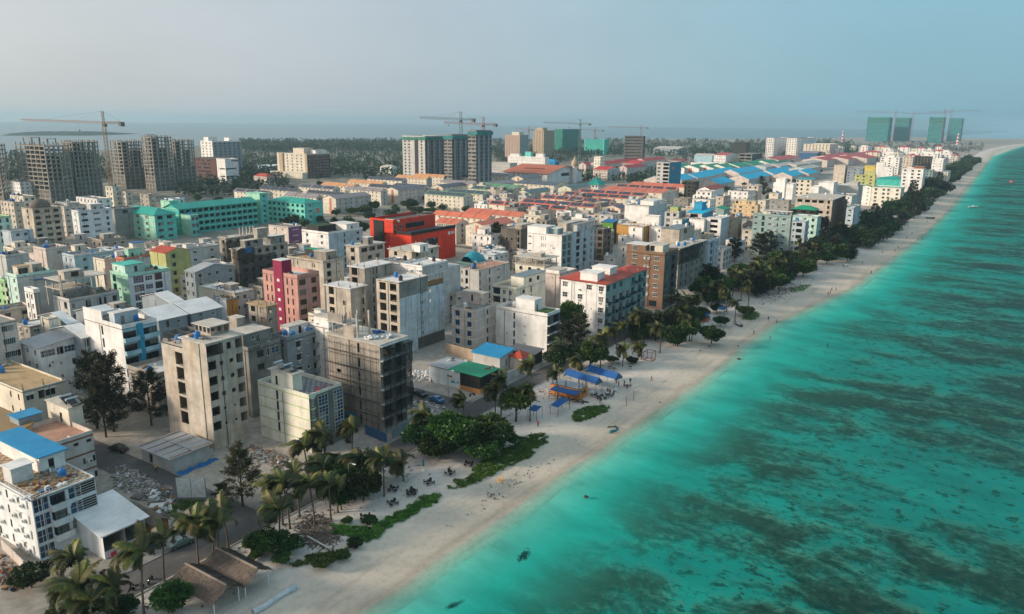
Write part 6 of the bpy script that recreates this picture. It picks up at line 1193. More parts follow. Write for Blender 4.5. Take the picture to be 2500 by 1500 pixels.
# left: maroon block, white block, white tower
B('dark maroon office block right of the second skeleton tower', 'L', 2100, 512, 1870, 2110, 25, 'maroon', fl=6, ph=.5, rm='roof_d', S=[('gd', [.5], 24, 1.2)], d=30, name='office_block', **NF)
B('white office block with dark strip windows joined to the maroon block', 'L', 2190, 512, 2106, 2318, 26, 'white', fl=6, ph=.6, rm='roof_w', E=[('gd', [.3], 14, 1.4, [1, 3]), ('gd', [.5], 24, 1.4, [2]), ('gd', [.8], 9, 1.4, [5])], S=[('gd', [.6], 9, 1.3, [1, 3])], name='office_block', **NF)
B('distant white apartment tower with dark vertical strips at the left', 'L', 2065, 338, 1950, 2348, 42, 'white', fl=12, ph=1.5, rm='roof_w', mE='bluegrey', S=[('gd', [.2, .5, .8], 2.0, 1.6)], E=[('gd', [.1, .26, .42, .58, .74, .9], 2.2, 1.8)], rooms=[(.3, .0, .7, .3, 6, 'white'), (.3, .7, .7, .9, 5, 'white')], name='apartment_tower', cat='tower', **NF)
B('red roofed villa in the wood left of the hotel', 'M', 330, 625, 215, 400, 9, 'pinkw', fl=2, roof='hip', rm='s_redX', rise=3, S='auto', E='auto', **H_, **NF)
B('pale long shed left of the hotel', 'M', 410, 530, 245, 430, 8, 'skyb', fl=2, ph=.3, rm='roof_w', d=30, name='shed', cat='shed', **NF)
B('white villa in the wood right of the hotel', 'M', 1440, 540, 1340, 1490, 9, 'white', fl=2, roof='hip', rm='s_white2X', rise=2.5, **H_, **NF)
# concrete skeletons
def skeleton(label, crop, cx, cy, lx, rx, H, fl, nx, ny, xs=(), extra=0, fill=0):
    x0, y0, x1, y1, H = place_box(crop, cx, cy, lx, rx, H); w, d = x1-x0, y1-y0; r = thing('unfinished_tower', label, 'tower', (x0, y0, 0)); BOXES.append((label, x0, y0, x1, y1, H)); fh = H/fl
    sm = MB(); sm.box(-.5, -.5, -.85, w+.5, d+.5, 0); sm = sm.mesh('floor_slab', ['conc_g'])
    for k in range(1, fl+1): put('floor_slab', sm, r, (0, 0, k*fh))
    cm = MB(); cm.box(-.42, -.42, 0, .42, .42, H+extra); cm = cm.mesh('column', ['conc'])
    for a in range(nx+1):
        for b_ in range(ny+1):
            if a in (0, nx) or b_ in (0, ny) or (a*2+b_) % 3 == 0: put('column', cm, r, (w*a/nx, d*b_/ny, 0))
    wm = MB(); wm.box(w*.2, d*.22, 0, w*.62, d*.42, H*.97); wm.box(w*.4, d*.58, 0, w*.85, d*.8, H*.8); part(r, 'interior_shade_core', wm, ['conc_d'])  # lift core oversized and coloured dark, standing in for the shaded interior
    if fill:
        for s in range(ny):
            g = MB(); g.box(w-.1, d*s/ny+.5, 0, w+.12, d*(s+1)/ny-.5, fh*fill); part(r, 'infill_wall', g, ['conc_d'])
        for s in range(nx): g = MB(); g.box(w*s/nx+.5, -.12, 0, w*(s+1)/nx-.5, .1, fh*max(1, fill-2)); part(r, 'infill_wall', g, ['conc_d'])
    for (fx, fy, hh) in xs:
        g = MB(); g.box(w*fx, d*fy, H+hh, w*(fx+.3), d*(fy+.4), H+hh+.4); [g.box(w*(fx+a), d*(fy+b_), H, w*(fx+a)+.6, d*(fy+b_)+.6, H+hh) for a in (0, .27) for b_ in (0, .37)]; part(r, 'roof_frame', g, ['conc_g'])
    return r
skeleton('grey concrete skeleton tower left of the crane', 'L', 430, 385, 150, 660, 46, 13, 6, 5, [(.2, .1, 6), (.5, .4, 5)], 2, 5)
skeleton('second wing of the left concrete skeleton with see-through floors', 'L', 700, 350, 600, 945, 48, 13, 4, 6, (), 1.5, 5)
skeleton('concrete skeleton tower right of the crane', 'L', 1180, 345, 1070, 1420, 46, 13, 3, 5, (), 1.5, 6)
skeleton('tall middle wing of the right concrete skeleton', 'L', 1470, 300, 1380, 1660, 51, 14, 3, 4, [(.1, .1, 2)], 1.5, 6)
skeleton('rear wing of the right concrete skeleton beside the maroon block', 'L', 1700, 335, 1640, 1880, 47, 13, 3, 4, (), 1.5, 6)
skeleton('concrete skeleton cut off by the left picture edge', 'L', -40, 375, -260, 40, 46, 13, 4, 3, (), 1, 2)
# netted towers far away
for k, (cx, cy, lx, rx, lab) in enumerate([(1460, 118, 1297, 1494, 'leftmost teal netted high-rise at the far end of the coast'), (1610, 121, 1506, 1652, 'second teal netted high-rise at the far end of the coast'), (1870, 118, 1765, 1902, 'third teal netted high-rise at the far end of the coast'), (2010, 125, 1912, 2056, 'rightmost teal netted high-rise with bright netting on top')]):
    x0, y0, x1, y1, H = place_box('O', cx, cy, lx, rx, 98); r = thing('high_rise', lab, 'tower', (x0, y0, 0)); w_, d_ = x1-x0, y1-y0; BOXES.append((lab, x0, y0, x1, y1, H)); d_ = min(d_, 90)
    g = MB(); g.box(.5, .5, 0, w_-.5, d_-.5, H-1); part(r, 'wall', g, ['conc_d'])
    for z0, z1, nm, mm in ((0, H*.55, 'lower_net', 'net_t'), (H*.55, H*.8, 'middle_net', 'net_t'), (H*.8, H+3, 'upper_net', 'net_g' if k < 3 else 'net_t')): net(r, [(-.8, d_), (-.8, -.8), (w_+.8, -.8), (w_+.8, d_)], z0, z1, mm, k*3+int(z0) % 7, nm, 1.0)
    sm = MB(); sm.box(-1.2, -1.2, -.3, w_+1.2, d_+1.2, .3); sm = sm.mesh('net_ledge', ['frame_g'])
    for q_ in range(1, 9): put('net_ledge', sm, r, (0, 0, H*q_/9))
r, i = B('green netted building under a crane in the middle distance', 'N', 770, 225, 700, 945, 52, 'teald', fl=12, ph=1, rm='roof_g', near=False); net(r, [(-.8, -1), (i[0]+1, -1), (i[0]+1, i[1])], 0, i[2]+2, 'net_g', 41, sag=.6)
B('cream tower pair with stepped top left of the green netted building', 'N', 590, 235, 485, 695, 52, 'tan', fl=13, ph=1, rm='roof_w', S=[('gd', 4, 2.4, 1.6)], E=[('gd', 6, 3, 1.8)], rooms=[(.2, .1, .8, .5, 6, 'tan')], near=False)
B('dusty orange apartment tower left of the stepped cream towers', 'N', 355, 280, 212, 440, 45, 'dustp', fl=12, ph=1, rm='roof_w', mE='tealgrey', S=[('gd', 5, 2.4, 1.6)], E='auto', rooms=[(.4, .1, .9, .6, 6, 'cream')], near=False)
B('dark boxy construction block with a crane in the distance', 'N', 1560, 290, 1377, 1580, 48, 'slate', fl=10, ph=.5, rm='roof_d', S=[('o', 8, 3, 2)], near=False)
B('low green netted block between the cranes', 'N', 1180, 325, 985, 1230, 32, 'teald', fl=8, ph=.5, rm='roof_g', S=[('o', 8, 3, 1.6)], near=False)
# striped chimney masts
for lab, c in (('red and white striped mast beside the distant yellow row', ('O', 1100, 305, 215)), ('red and white striped mast beside the teal netted high-rises', ('O', 1968, 325, 235))):
    p = at(c[0], c[1], c[2]); zt = zfrom(p, px('O', 0, c[3])[1]); r = thing('striped_mast', lab, 'mast', (p.x, p.y, 0)); n = 7
    for k in range(n): g = MB(); g.bar((0, 0, zt*k/n), (0, 0, zt*(k+1)/n), 4.2-.35*k, 0, 8, 4.2-.35*(k+1)); part(r, 'mast_section', g, ['hr' if False else ('redp' if k % 2 else 'white')])
# cranes
def lattice(g, a, b, s, n, r=.14):
    a, b = Vector(a), Vector(b); dv = (b-a).normalized(); u = dv.orthogonal().normalized()*s/2; v = dv.cross(u.normalized())*s/2; cs = [u+v, u-v, -u-v, -u+v]
    for c in cs: g.bar(a+c, b+c, r, 0, 4)
    for k in range(n):
        p, q = a.lerp(b, k/n), a.lerp(b, (k+1)/n)
        for i_ in range(4): g.bar(p+cs[i_], q+cs[(i_+1) % 4], r*.7, 0, 3)
def crane(label, crop, bx, by, tx, ty, jibL, cjL, heading, mat, depth=None, s=2.0, apex=9, zb=0, g_=None):
    """tower crane: foot pixel, slewing-ring pixel, jib length and heading (degrees from +Y towards +X)"""
    p = at(crop, bx, by); zt = zfrom(p, px(crop, 0, ty)[1]) if ty is not None else zb
    r = thing('tower_crane', label, 'crane', (p.x, p.y, 0)); h_ = math.radians(heading); e = Vector((math.sin(h_), math.cos(h_), 0))
    g = MB(); lattice(g, (0, 0, 0), (0, 0, zt), s, max(6, int(zt/3)), .16); part(r, 'mast', g, [mat])
    g = MB(); lattice(g, Vector((0, 0, zt+1)), e*jibL+Vector((0, 0, zt+2.5)), s*.6, max(8, int(jibL/3)), .13); part(r, 'jib', g, [mat])
    g = MB(); lattice(g, Vector((0, 0, zt+1)), -e*cjL+Vector((0, 0, zt+1)), s*.6, 6, .13); part(r, 'counter_jib', g, [mat])
    g = MB(); c = -e*cjL; g.box(c.x-1.6, c.y-1.6, zt-1.8, c.x+1.6, c.y+1.6, zt+1.6); part(r, 'counterweight', g, ['conc_d'])
    g = MB(); lattice(g, (0, 0, zt), (0, 0, zt+apex), s*.6, 4, .14); part(r, 'apex', g, [mat])
    g = MB(); top = Vector((0, 0, zt+apex)); g.bar(top, e*jibL*.75+Vector((0, 0, zt+2.6)), .06, 0, 3); g.bar(top, e*jibL*.35+Vector((0, 0, zt+2.2)), .06, 0, 3); g.bar(top, -e*cjL+Vector((0, 0, zt+1.5)), .06, 0, 3); part(r, 'tie_rope', g, ['frame_d'])
    g = MB(); f = e.cross(Vector((0, 0, 1)))*1.8; g.box(f.x-1, f.y-1, zt-2.2, f.x+1, f.y+1, zt); part(r, 'cab', g, ['frame_d'])
    g = MB(); h0 = e*jibL*.3; g.bar((h0.x, h0.y, zt+1.2), (h0.x, h0.y, zt-5), .05, 0, 3); g.box(h0.x-.5, h0.y-.5, zt-6, h0.x+.5, h0.y+.5, zt-5); part(r, 'hook', g, ['frame_d'])
    return r
crane('large rust coloured tower crane between the concrete skeletons at the left', 'P', 276, 500, 256, 303, 70, 15, -118, 'craneo', s=2.2, apex=10)
for lab, c in (('crane above the grey apartment towers with long jib to the left', (1126, 452, 1124, 294, 45, 14, -118, 'craneg')), ('small red crane on the farthest grey apartment tower', (1180, 446, 1180, 306, 45, 14, -120, 'craner')),
    ('crane beside the green netted building', (1414, 400, 1414, 304, 62, 16, -118, 'craneg')), ('orange crane between the apartment towers left of the green netted building', (1290, 372, 1290, 318, 30, 10, -110, 'craner')), ('orange red crane right of the green netted building', (1451, 368, 1451, 320, 45, 20, -118, 'craner')), ('red crane over the dark boxy construction block', (1563, 362, 1563, 313, 90, 18, -118, 'craner')),
    ('first crane over the far teal high-rises', (2178, 349, 2178, 275, 150, 30, -118, 'craner')), ('second crane over the far teal high-rises', (2222, 349, 2222, 278, 120, 30, 62, 'craner')), ('third crane over the far teal high-rises', (2297, 350, 2297, 275, 60, 20, -118, 'craner')), ('fourth crane over the far teal high-rises', (2313, 350, 2313, 272, 110, 30, 62, 'craner'))):
    far = c[1] < 352
    crane(lab, 'P', *c, s=5 if far else 3.0, apex=9 if not far else 14)
# ------------------------------------------------------------------ low houses that fill the gaps of the town
q = random.Random(21); FILL = []; HERO = [b for b in BOXES]; SEEN = set()
import re as _re
def short(l): return _re.split(r' (?:with|behind|beside|between|at|in|left|right|wrapped|standing|below|next|cut|rising|squeezed|under|above|nearest|peeking|on|far|second|directly|stacked|of|to|facing|wedged|inside|joined) ', l)[0]
def clash(x0, y0, x1, y1, m=.8): return any(b[1]-m < x1 and b[3]+m > x0 and b[2]-m < y1 and b[4]+m > y0 for b in BOXES)
cols = [('white', 'white'), ('pale grey', 'greyw'), ('cream', 'cream'), ('beige', 'beige'), ('pinkish', 'pinkw'), ('grey concrete', 'conc_g'), ('pale blue', 'bluew'), ('raw concrete', 'conc')]
rfs = [('flat grey roof', 'roof_g'), ('flat white roof', 'roof_w'), ('worn dark roof', 'roof_d')]
for n in range(2600):
    x0, y0 = q.uniform(-420, -118), q.uniform(82, 560); w_, d_ = q.uniform(7, 12), q.uniform(8, 14); x1, y1 = x0+w_, y0+d_
    if clash(x0, y0, x1, y1) or any(a-1 < y1 and b_+1 > y0 for a, b_, c in STREETS[:2]): continue
    if x1 > -152 and y0 < 215 or x1 > -137 and y0 < 330 or x1 > -168 and 222 < y0 < 330: continue
    H = q.uniform(6, 11) if y0 < 260 else q.uniform(8, 14)
    cn_, cm_ = q.choice(cols); rn, rm_ = q.choice(rfs); P0 = Vector((x1, y0, H))-Vector((0, 0, CH)); zz = P0.dot(FW)
    if zz < 50: continue
    X, Y = 1250+F*P0.dot(RT)/zz, 750-F*P0.dot(UP)/zz
    if not (-200 < X < 2400) or (250 < X < 880 and Y < 592) or (840 < X < 1180 and Y < 655): continue
    cx_, cy_ = (x0+x1)/2, (y0+y1)/2; hb = sorted(HERO, key=lambda b: math.hypot((b[1]+b[3])/2-cx_, (b[2]+b[4])/2-cy_)); lab = None
    for b_ in hb[:6]:
        for wd in ('beside', 'close to', 'just by', 'near'):
            l_ = 'low %s house with %s %s the %s' % (cn_, rn, wd, short(b_[0]))
            if l_ not in SEEN and len(l_.split()) <= 16 and lab is None: lab = l_
    SEEN.add(lab)
    B(lab, 'P', X, Y, None, None, H, cm_, w=w_, d=d_, rm=rm_, ph=q.choice([.3, .8, 1.0]), S='auto', E='auto', junk=q.randrange(2, 5), rooms=[(.1, .3, .5, .75, 2.6, cm_)] if q.random() < .6 else (), name='house', cat='house', group='low filler houses', near=False); FILL.append(n)
    if len(FILL) >= 175: break
# ------------------------------------------------------------------ plants
def leaf_mesh(name, P_, D_, L, Wd, mat, seed):
    """many small leaf quads: centres P, directions D, length L, width W"""
    q = np.random.default_rng(seed); n = len(P_); D_ = D_/np.linalg.norm(D_, axis=1, keepdims=True)
    R_ = q.normal(size=(n, 3)); S_ = np.cross(D_, R_); S_ /= np.linalg.norm(S_, axis=1, keepdims=True)
    L = np.asarray(L).reshape(-1, 1)*np.ones((n, 1)); Wd = np.asarray(Wd).reshape(-1, 1)*np.ones((n, 1))
    a = P_-S_*Wd*.5; b = P_+D_*L*.5-S_*Wd*.15; b2 = P_+D_*L; c = P_+S_*Wd*.5
    v = np.stack([P_-D_*L*.1, P_+D_*L*.45+S_*Wd*.5, P_+D_*L, P_+D_*L*.45-S_*Wd*.5], 1).reshape(-1, 3)
    me = bpy.data.meshes.new(name); me.vertices.add(4*n); me.vertices.foreach_set('co', v.ravel()); me.loops.add(4*n); me.polygons.add(n)
    me.loops.foreach_set('vertex_index', np.arange(4*n)); me.polygons.foreach_set('loop_start', np.arange(n)*4); me.polygons.foreach_set('loop_total', np.full(n, 4))
    me.materials.append(MAT(mat)); me.update(calc_edges=True); me.validate(); return me
def unit(q, n): v = q.normal(size=(n, 3)); return v/np.linalg.norm(v, axis=1, keepdims=True)
def broad_crown(seed, n, size, mat, R=1.0, squash=.75, lobes=16):
    q = np.random.default_rng(seed); Ps, Ds = [], []
    for k in range(lobes):
        c = unit(q, 1)[0]*R*q.uniform(.42, .82); c[2] = abs(c[2])*squash*.9 if k > 3 else c[2]*.4; r = R*q.uniform(.2, .42); m = n//lobes
        d = unit(q, m); rr = r*q.uniform(.55, 1.05, (m, 1)); Ps.append(c+d*rr*np.array([1, 1, squash])); Ds.append(d+unit(q, m)*.9+np.array([0, 0, -.25]))
    return leaf_mesh('crown', np.concatenate(Ps), np.concatenate(Ds), q.uniform(.7, 1.3, n//lobes*lobes)*size, size*.62, mat, seed)
def casu_crown(seed, n, mat, droop=.6, full=1.0):
    """feathery casuarina, height 1, drawn-out needle tufts hanging from rising branches"""
    q = np.random.default_rng(seed); Ps, Ds = [], []; nb = 46
    for k in range(nb):
        t = .14+.84*(k/nb)**.9; a = q.uniform(0, 6.28); ln = .30*full*(1.04-t)**.7*q.uniform(.6, 1.15)+.03
        b0 = np.array([0, 0, t*.92]); e = np.array([math.cos(a), math.sin(a), .55+.5*t]); m = n//nb; s = q.uniform(.1, 1, (m, 1))**.7
        p = b0+e*ln*s+np.array([0, 0, -.12])*ln*s**2*2+q.normal(size=(m, 3))*.016; Ps.append(p); Ds.append(e*.5+q.normal(size=(m, 3))*.45+np.array([0, 0, -droop*.6]))
    return leaf_mesh('crown', np.concatenate(Ps), np.concatenate(Ds), q.uniform(.03, .075, n//nb*nb), .011, mat, seed)
def frond_mesh(seed, droop, L=4.1):
    q = random.Random(seed); g = MB(); n = 15; pts = []; x = z = 0.0; ang = .75
    for k in range(n+1):
        pts.append(Vector((x, 0, z))); ang -= droop*(.5+1.2*k/n)/n*2; x += L/n*math.cos(ang); z += L/n*math.sin(ang)
    for k in range(n): g.bar(pts[k], pts[k+1], .045*(1-k/n)+.012, 0, 3)
    for k in range(1, n+1):
        p = pts[k]; d = (pts[k]-pts[k-1]).normalized(); ll = 1.25*math.sin(math.pi*min(.97, (k/n)*.86+.13))+.15
        for s in (-1, 1):
            for h in (0, .33, .67):
                b = p+d*(L/n*h); tip = b+Vector((d.x*.55*ll, s*ll*.72, d.z*.55*ll-.42*ll))+Vector((q.uniform(-.1, .1),)*3); wv = d*.13; g.tri(b-wv, b+wv, tip, 1)
    return g.mesh('frond', ['palm_y', 'palm' if seed % 3 else 'palm_y'])
FR = [frond_mesh(k, d) for k, d in enumerate([.55, .8, 1.0, 1.2, 1.45, 1.7])]
def palm_trunk(hh, lean, seed):
    q = random.Random(seed); g = MB(); pts = [(lean*hh*(t**1.8)*math.cos(seed), lean*hh*(t**1.8)*math.sin(seed), hh*t) for t in [0, .1, .25, .45, .65, .85, 1]]
    g.tube(pts, [.26, .19, .165, .15, .14, .13, .15], 0, 7); return g.mesh('trunk', ['trunk'], True), Vector(pts[-1])
WIND = math.radians(200)                                            # fronds are swept towards here (angle from +X)
def palm(label, x, y, hh, seed, group='coconut palms', nfr=17, sc_=1.0, z=0.0, lean=.08):
    q = random.Random(seed); r = thing('coconut_palm', label, 'palm', (x, y, z), 0, group); tm, top = palm_trunk(hh, lean, seed); put('trunk', tm, r)
    for k in range(nfr):
        a = k*2.399+q.uniform(-.25, .25); young = k/nfr
        # the wind pulls fronds round to the lee side
        dlt = math.atan2(math.sin(WIND-a), math.cos(WIND-a)); a2 = a+dlt*q.uniform(.3, .62)
        v = min(5, max(0, int(5.3*(1-young)+q.uniform(-1, 1)))); o = put('frond', FR[v], r, top+Vector((0, 0, .05)))
        tilt = -(.35*young)+(.18 if abs(dlt) < 1 else -.15)+q.uniform(-.12, .12); o.rotation_euler = (q.uniform(-.6, .6), tilt+ (.25*(1-young))+q.uniform(-.15, .2), a2); s = sc_*q.uniform(.65, 1.15); o.scale = (s, s, s)
    g = 'nuts'
    if 'nuts' not in _cache:
        m_ = MB(); 
        for k in range(6): a = k*1.05; m_.lathe([(.05, -.45), (.14, -.33), (.14, -.2), (.04, -.08)], 6, .2*math.cos(a), .2*math.sin(a))
        _cache['nuts'] = m_.mesh('coconut_bunch', ['palm_y'], True)
    put('coconut_bunch', _cache['nuts'], r, top)
    return r
def palm_px(label, crop, bx, by, ty, seed, **k):
    p = at(crop, bx, by, .05); h_ = max(3.0, zfrom(p, px(crop, 0, ty)[1])); return palm(label, p.x, p.y, h_, seed, **k)
for k, (lab, c, bx, by, ty) in enumerate([
  ('palm in front of the lower left white block, leftmost of the near palms', 'A', 582, 1380, 1085), ('slender palm beside the round bush at the bottom edge', 'A', 1045, 1500, 1040), ('palm by the roadside right of the slender palm', 'A', 1192, 1262, 955),
  ('large palm standing over the near thatched shelter', 'B', 72, 1140, 840), ('palm behind the near thatched shelter', 'B', 172, 1005, 770), ('big windblown palm left of the rubbish heap', 'B', 617, 862, 520), ('windblown palm at the end of the creeper strip', 'B', 915, 812, 540),
  ('small yellowish palm in the thicket by the road', 'B', 545, 985, 735), ('palm among the dark trees in front of the cream and green block', 'B', 850, 640, 420), ('bright yellowish palm at the left of the black tables', 'B', 1300, 632, 375), ('low palm beside the closed green parasol', 'B', 1440, 520, 400),
  ('palm behind the big green thicket', 'F', 500, 700, 480), ('yellow palm at the left of the big green thicket', 'F', 150, 900, 620), ('palm left of the dense pandanus tree', 'F', 775, 600, 400), ('tall palm left of the dense pandanus tree', 'F', 828, 610, 290), ('thin small palm beside the small blue canopy', 'F', 1090, 665, 385),
  ('palm behind the small blue canopy', 'F', 1110, 440, 175), ('palm left of the orange stall', 'F', 1342, 480, 235), ('palm rising through the blue tents', 'F', 1532, 320, 120), ('palm behind the café tables', 'Q', 615, 745, 470), ('small palm beside the café hedge', 'Q', 815, 722, 585), ('short palm left of the wooden cube frame', 'Q', 985, 662, 560), ('palm right of the wooden cube frame', 'Q', 1155, 602, 390),
  ('first palm of the cluster below the red roofed apartments', 'Q', 960, 470, 300), ('second palm of the cluster below the red roofed apartments', 'Q', 1060, 460, 270), ('third palm of the cluster below the red roofed apartments', 'Q', 1150, 450, 320), ('fourth palm of the cluster below the red roofed apartments', 'Q', 1262, 420, 235), ('fifth palm of the cluster below the red roofed apartments', 'Q', 1340, 430, 290), ('palm by the road below the plain white block', 'Q', 250, 760, 560), ('palm at the corner of the plain white block', 'Q', 760, 560, 420), ('yellowish palm behind the café hedge', 'Q', 830, 500, 370)]):
    palm_px(lab, c, bx, by, ty, 100+k, nfr=28 if k < 12 else 22, sc_=1.0+.12*math.sin(k*2.1), group=None)
for k, (c, bx, by, ty) in enumerate([('R', 100, 860, 720), ('R', 190, 850, 680), ('R', 310, 800, 600), ('R', 385, 830, 640), ('R', 450, 830, 650), ('R', 540, 780, 560), ('R', 625, 790, 590), ('R', 250, 900, 770), ('R', 700, 620, 480), ('R', 640, 700, 520), ('R', 780, 630, 470), ('R', 360, 740, 570), ('R', 500, 700, 520), ('R', 930, 560, 400), ('R', 1010, 520, 360), ('R', 880, 480, 330)]):
    palm_px('coconut palm in the dense palm grove beyond the brown block', c, bx, by, ty, 200+k, nfr=17, group='palms of the dense grove')
# round trees, bushes, casuarinas
BR = [broad_crown(k, 4400, .165, 'leaf' if k % 2 else 'leaf_l', 1.0, .8, 22) for k in range(4)]
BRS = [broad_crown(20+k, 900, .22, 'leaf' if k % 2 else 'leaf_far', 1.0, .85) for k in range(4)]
CA = [casu_crown(40+k, 5200, 'casu' if k != 1 else 'casu_y', .6, 1.0+.15*k) for k in range(3)]
CAS = [casu_crown(60+k, 1000, 'casu', .5, 1.1) for k in range(3)]
for m_ in CAS:
    co = np.empty(len(m_.vertices)*3); m_.vertices.foreach_get('co', co)
def small_casu(seed):
    q = np.random.default_rng(seed); n = 520; t = q.uniform(.12, 1, n)**.8; a = q.uniform(0, 6.28, n); r = .26*(1.05-t)**.7*q.uniform(.2, 1.1, n)
    P_ = np.stack([np.cos(a)*r, np.sin(a)*r, t], 1); return leaf_mesh('crown', P_, np.stack([np.cos(a), np.sin(a), .3-q.random(n)], 1), q.uniform(.05, .12, n), .035, 'casu', seed)
CAS = [small_casu(k) for k in range(3)]
def trunk_mesh(kind):
    if ('tr', kind) not in _cache:
        g = MB()
        if kind == 'b':
            g.tube([(0, 0, -.02), (.02, .01, .3), (.0, .03, .75)], [.075, .055, .04], 0, 7)
            for a in range(5): g.tube([(.01, .02, .45+.05*a), (.25*math.cos(a*1.3), .25*math.sin(a*1.3), .8+.05*a), (.45*math.cos(a*1.3), .45*math.sin(a*1.3), 1.1)], [.035, .025, .012], 0, 5)
        else:
            g.tube([(0, 0, 0), (.004, .003, .4), (0, .004, .95)], [.018, .012, .003], 0, 7)
            for a in range(12): t = .15+.06*a; g.tube([(0, 0, t), (.12*math.cos(a*2.4)*(1.1-t), .12*math.sin(a*2.4)*(1.1-t), t+.1), (.24*math.cos(a*2.4)*(1.1-t), .24*math.sin(a*2.4)*(1.1-t), t+.16)], [.006, .004, .0015], 0, 4)
        _cache[('tr', kind)] = g.mesh('trunk', ['trunk_d'], True)
    return _cache[('tr', kind)]
def broad(label, x, y, hh, R, seed, group=None, small=False, name='broadleaf_tree', cat='tree'):
    r = thing(name, label, cat, (x, y, 0), seed*1.7, group); ms = BRS if small else BR
    cz = hh*(.52 if hh < R*2.1 else .6); c = put('crown', ms[seed % 4], r, (0, 0, cz)); c.scale = (R*1.15, R*1.15, (hh-cz)*1.25); t = put('trunk', trunk_mesh('b'), r); tz = max(.5, hh*.62); t.scale = (tz*.8, tz*.8, tz); return r
def casu(label, x, y, hh, seed, group=None, small=False, wide=1.0):
    r = thing('casuarina_tree', label, 'tree', (x, y, 0), seed*1.3, group); c = put('crown', (CAS if small else CA)[seed % 3], r); c.scale = (hh*wide, hh*wide, hh); t = put('trunk', trunk_mesh('c'), r); t.scale = (hh, hh, hh); return r
def casu_px(label, crop, bx, by, ty, seed, **k):
    p = at(crop, bx, by); return casu(label, p.x, p.y, zfrom(p, px(crop, 0, ty)[1]), seed, **k)
def broad_px(label, crop, bx, by, ty, R, seed, **k):
    p = at(crop, bx, by); return broad(label, p.x, p.y, max(1.2, zfrom(p, px(crop, 0, ty)[1])), R, seed, **k)
for k, (lab, c, bx, by, ty, wd) in enumerate([('left of the two tall dark casuarinas in front of the balcony block', 'C', 1010, 1470, 640, .8), ('right of the two tall dark casuarinas in front of the balcony block', 'C', 1180, 1500, 655, .85), ('smaller casuarina between the balcony block and the raw concrete tower', 'C', 1570, 1440, 850, 1.0), ('dense low casuarina between the two tall ones', 'C', 1100, 1560, 960, 1.1),
   ('feathery casuarina beside the white hoarding', 'B', 275, 700, 240, 1.0), ('small casuarina left of the feathery one by the hoarding', 'B', 130, 700, 520, 1.2), ('big casuarina near the red building', 'G', 497, 560, 225, 1.15), ('dense casuarina right of the plain white block', 'G', 1230, 1440, 1045, 1.2), ('second casuarina right of the plain white block', 'G', 1120, 1460, 1120, 1.3), ('round casuarina on the open lot beyond the black net curtain', 'H', 1160, 590, 365, 1.5), ('first casuarina in front of the tall grey green block', 'H', 1380, 560, 325, 1.3), ('second casuarina in front of the tall grey green block', 'H', 1450, 560, 310, 1.2), ('casuarina in front of the unfinished beige building', 'R', 1080, 330, 95, 1.3), ('second casuarina in front of the unfinished beige building', 'R', 1010, 360, 170, 1.3), ('thin casuarina by the white slitted block', 'G', 1210, 640, 500, 1.6), ('dark casuarina behind the scaffolded roof rows', 'N', 1880, 930, 800, 1.3), ('casuarina left of the dark netted tower', 'N', 1760, 930, 830, 1.3), ('dark casuarina beside the blue roofs', 'Y', 1600, 900, 740, 1.5), ('second dark casuarina beside the blue roofs', 'Y', 1860, 830, 690, 1.6), ('dark casuarina by the white slit windowed tower', 'U', 1010, 300, 90, 1.6), ('casuarina thicket tree below the stepped white house', 'U', 1480, 380, 180, 1.8)]):
    casu_px(lab, c, bx, by, ty, k, wide=wd)
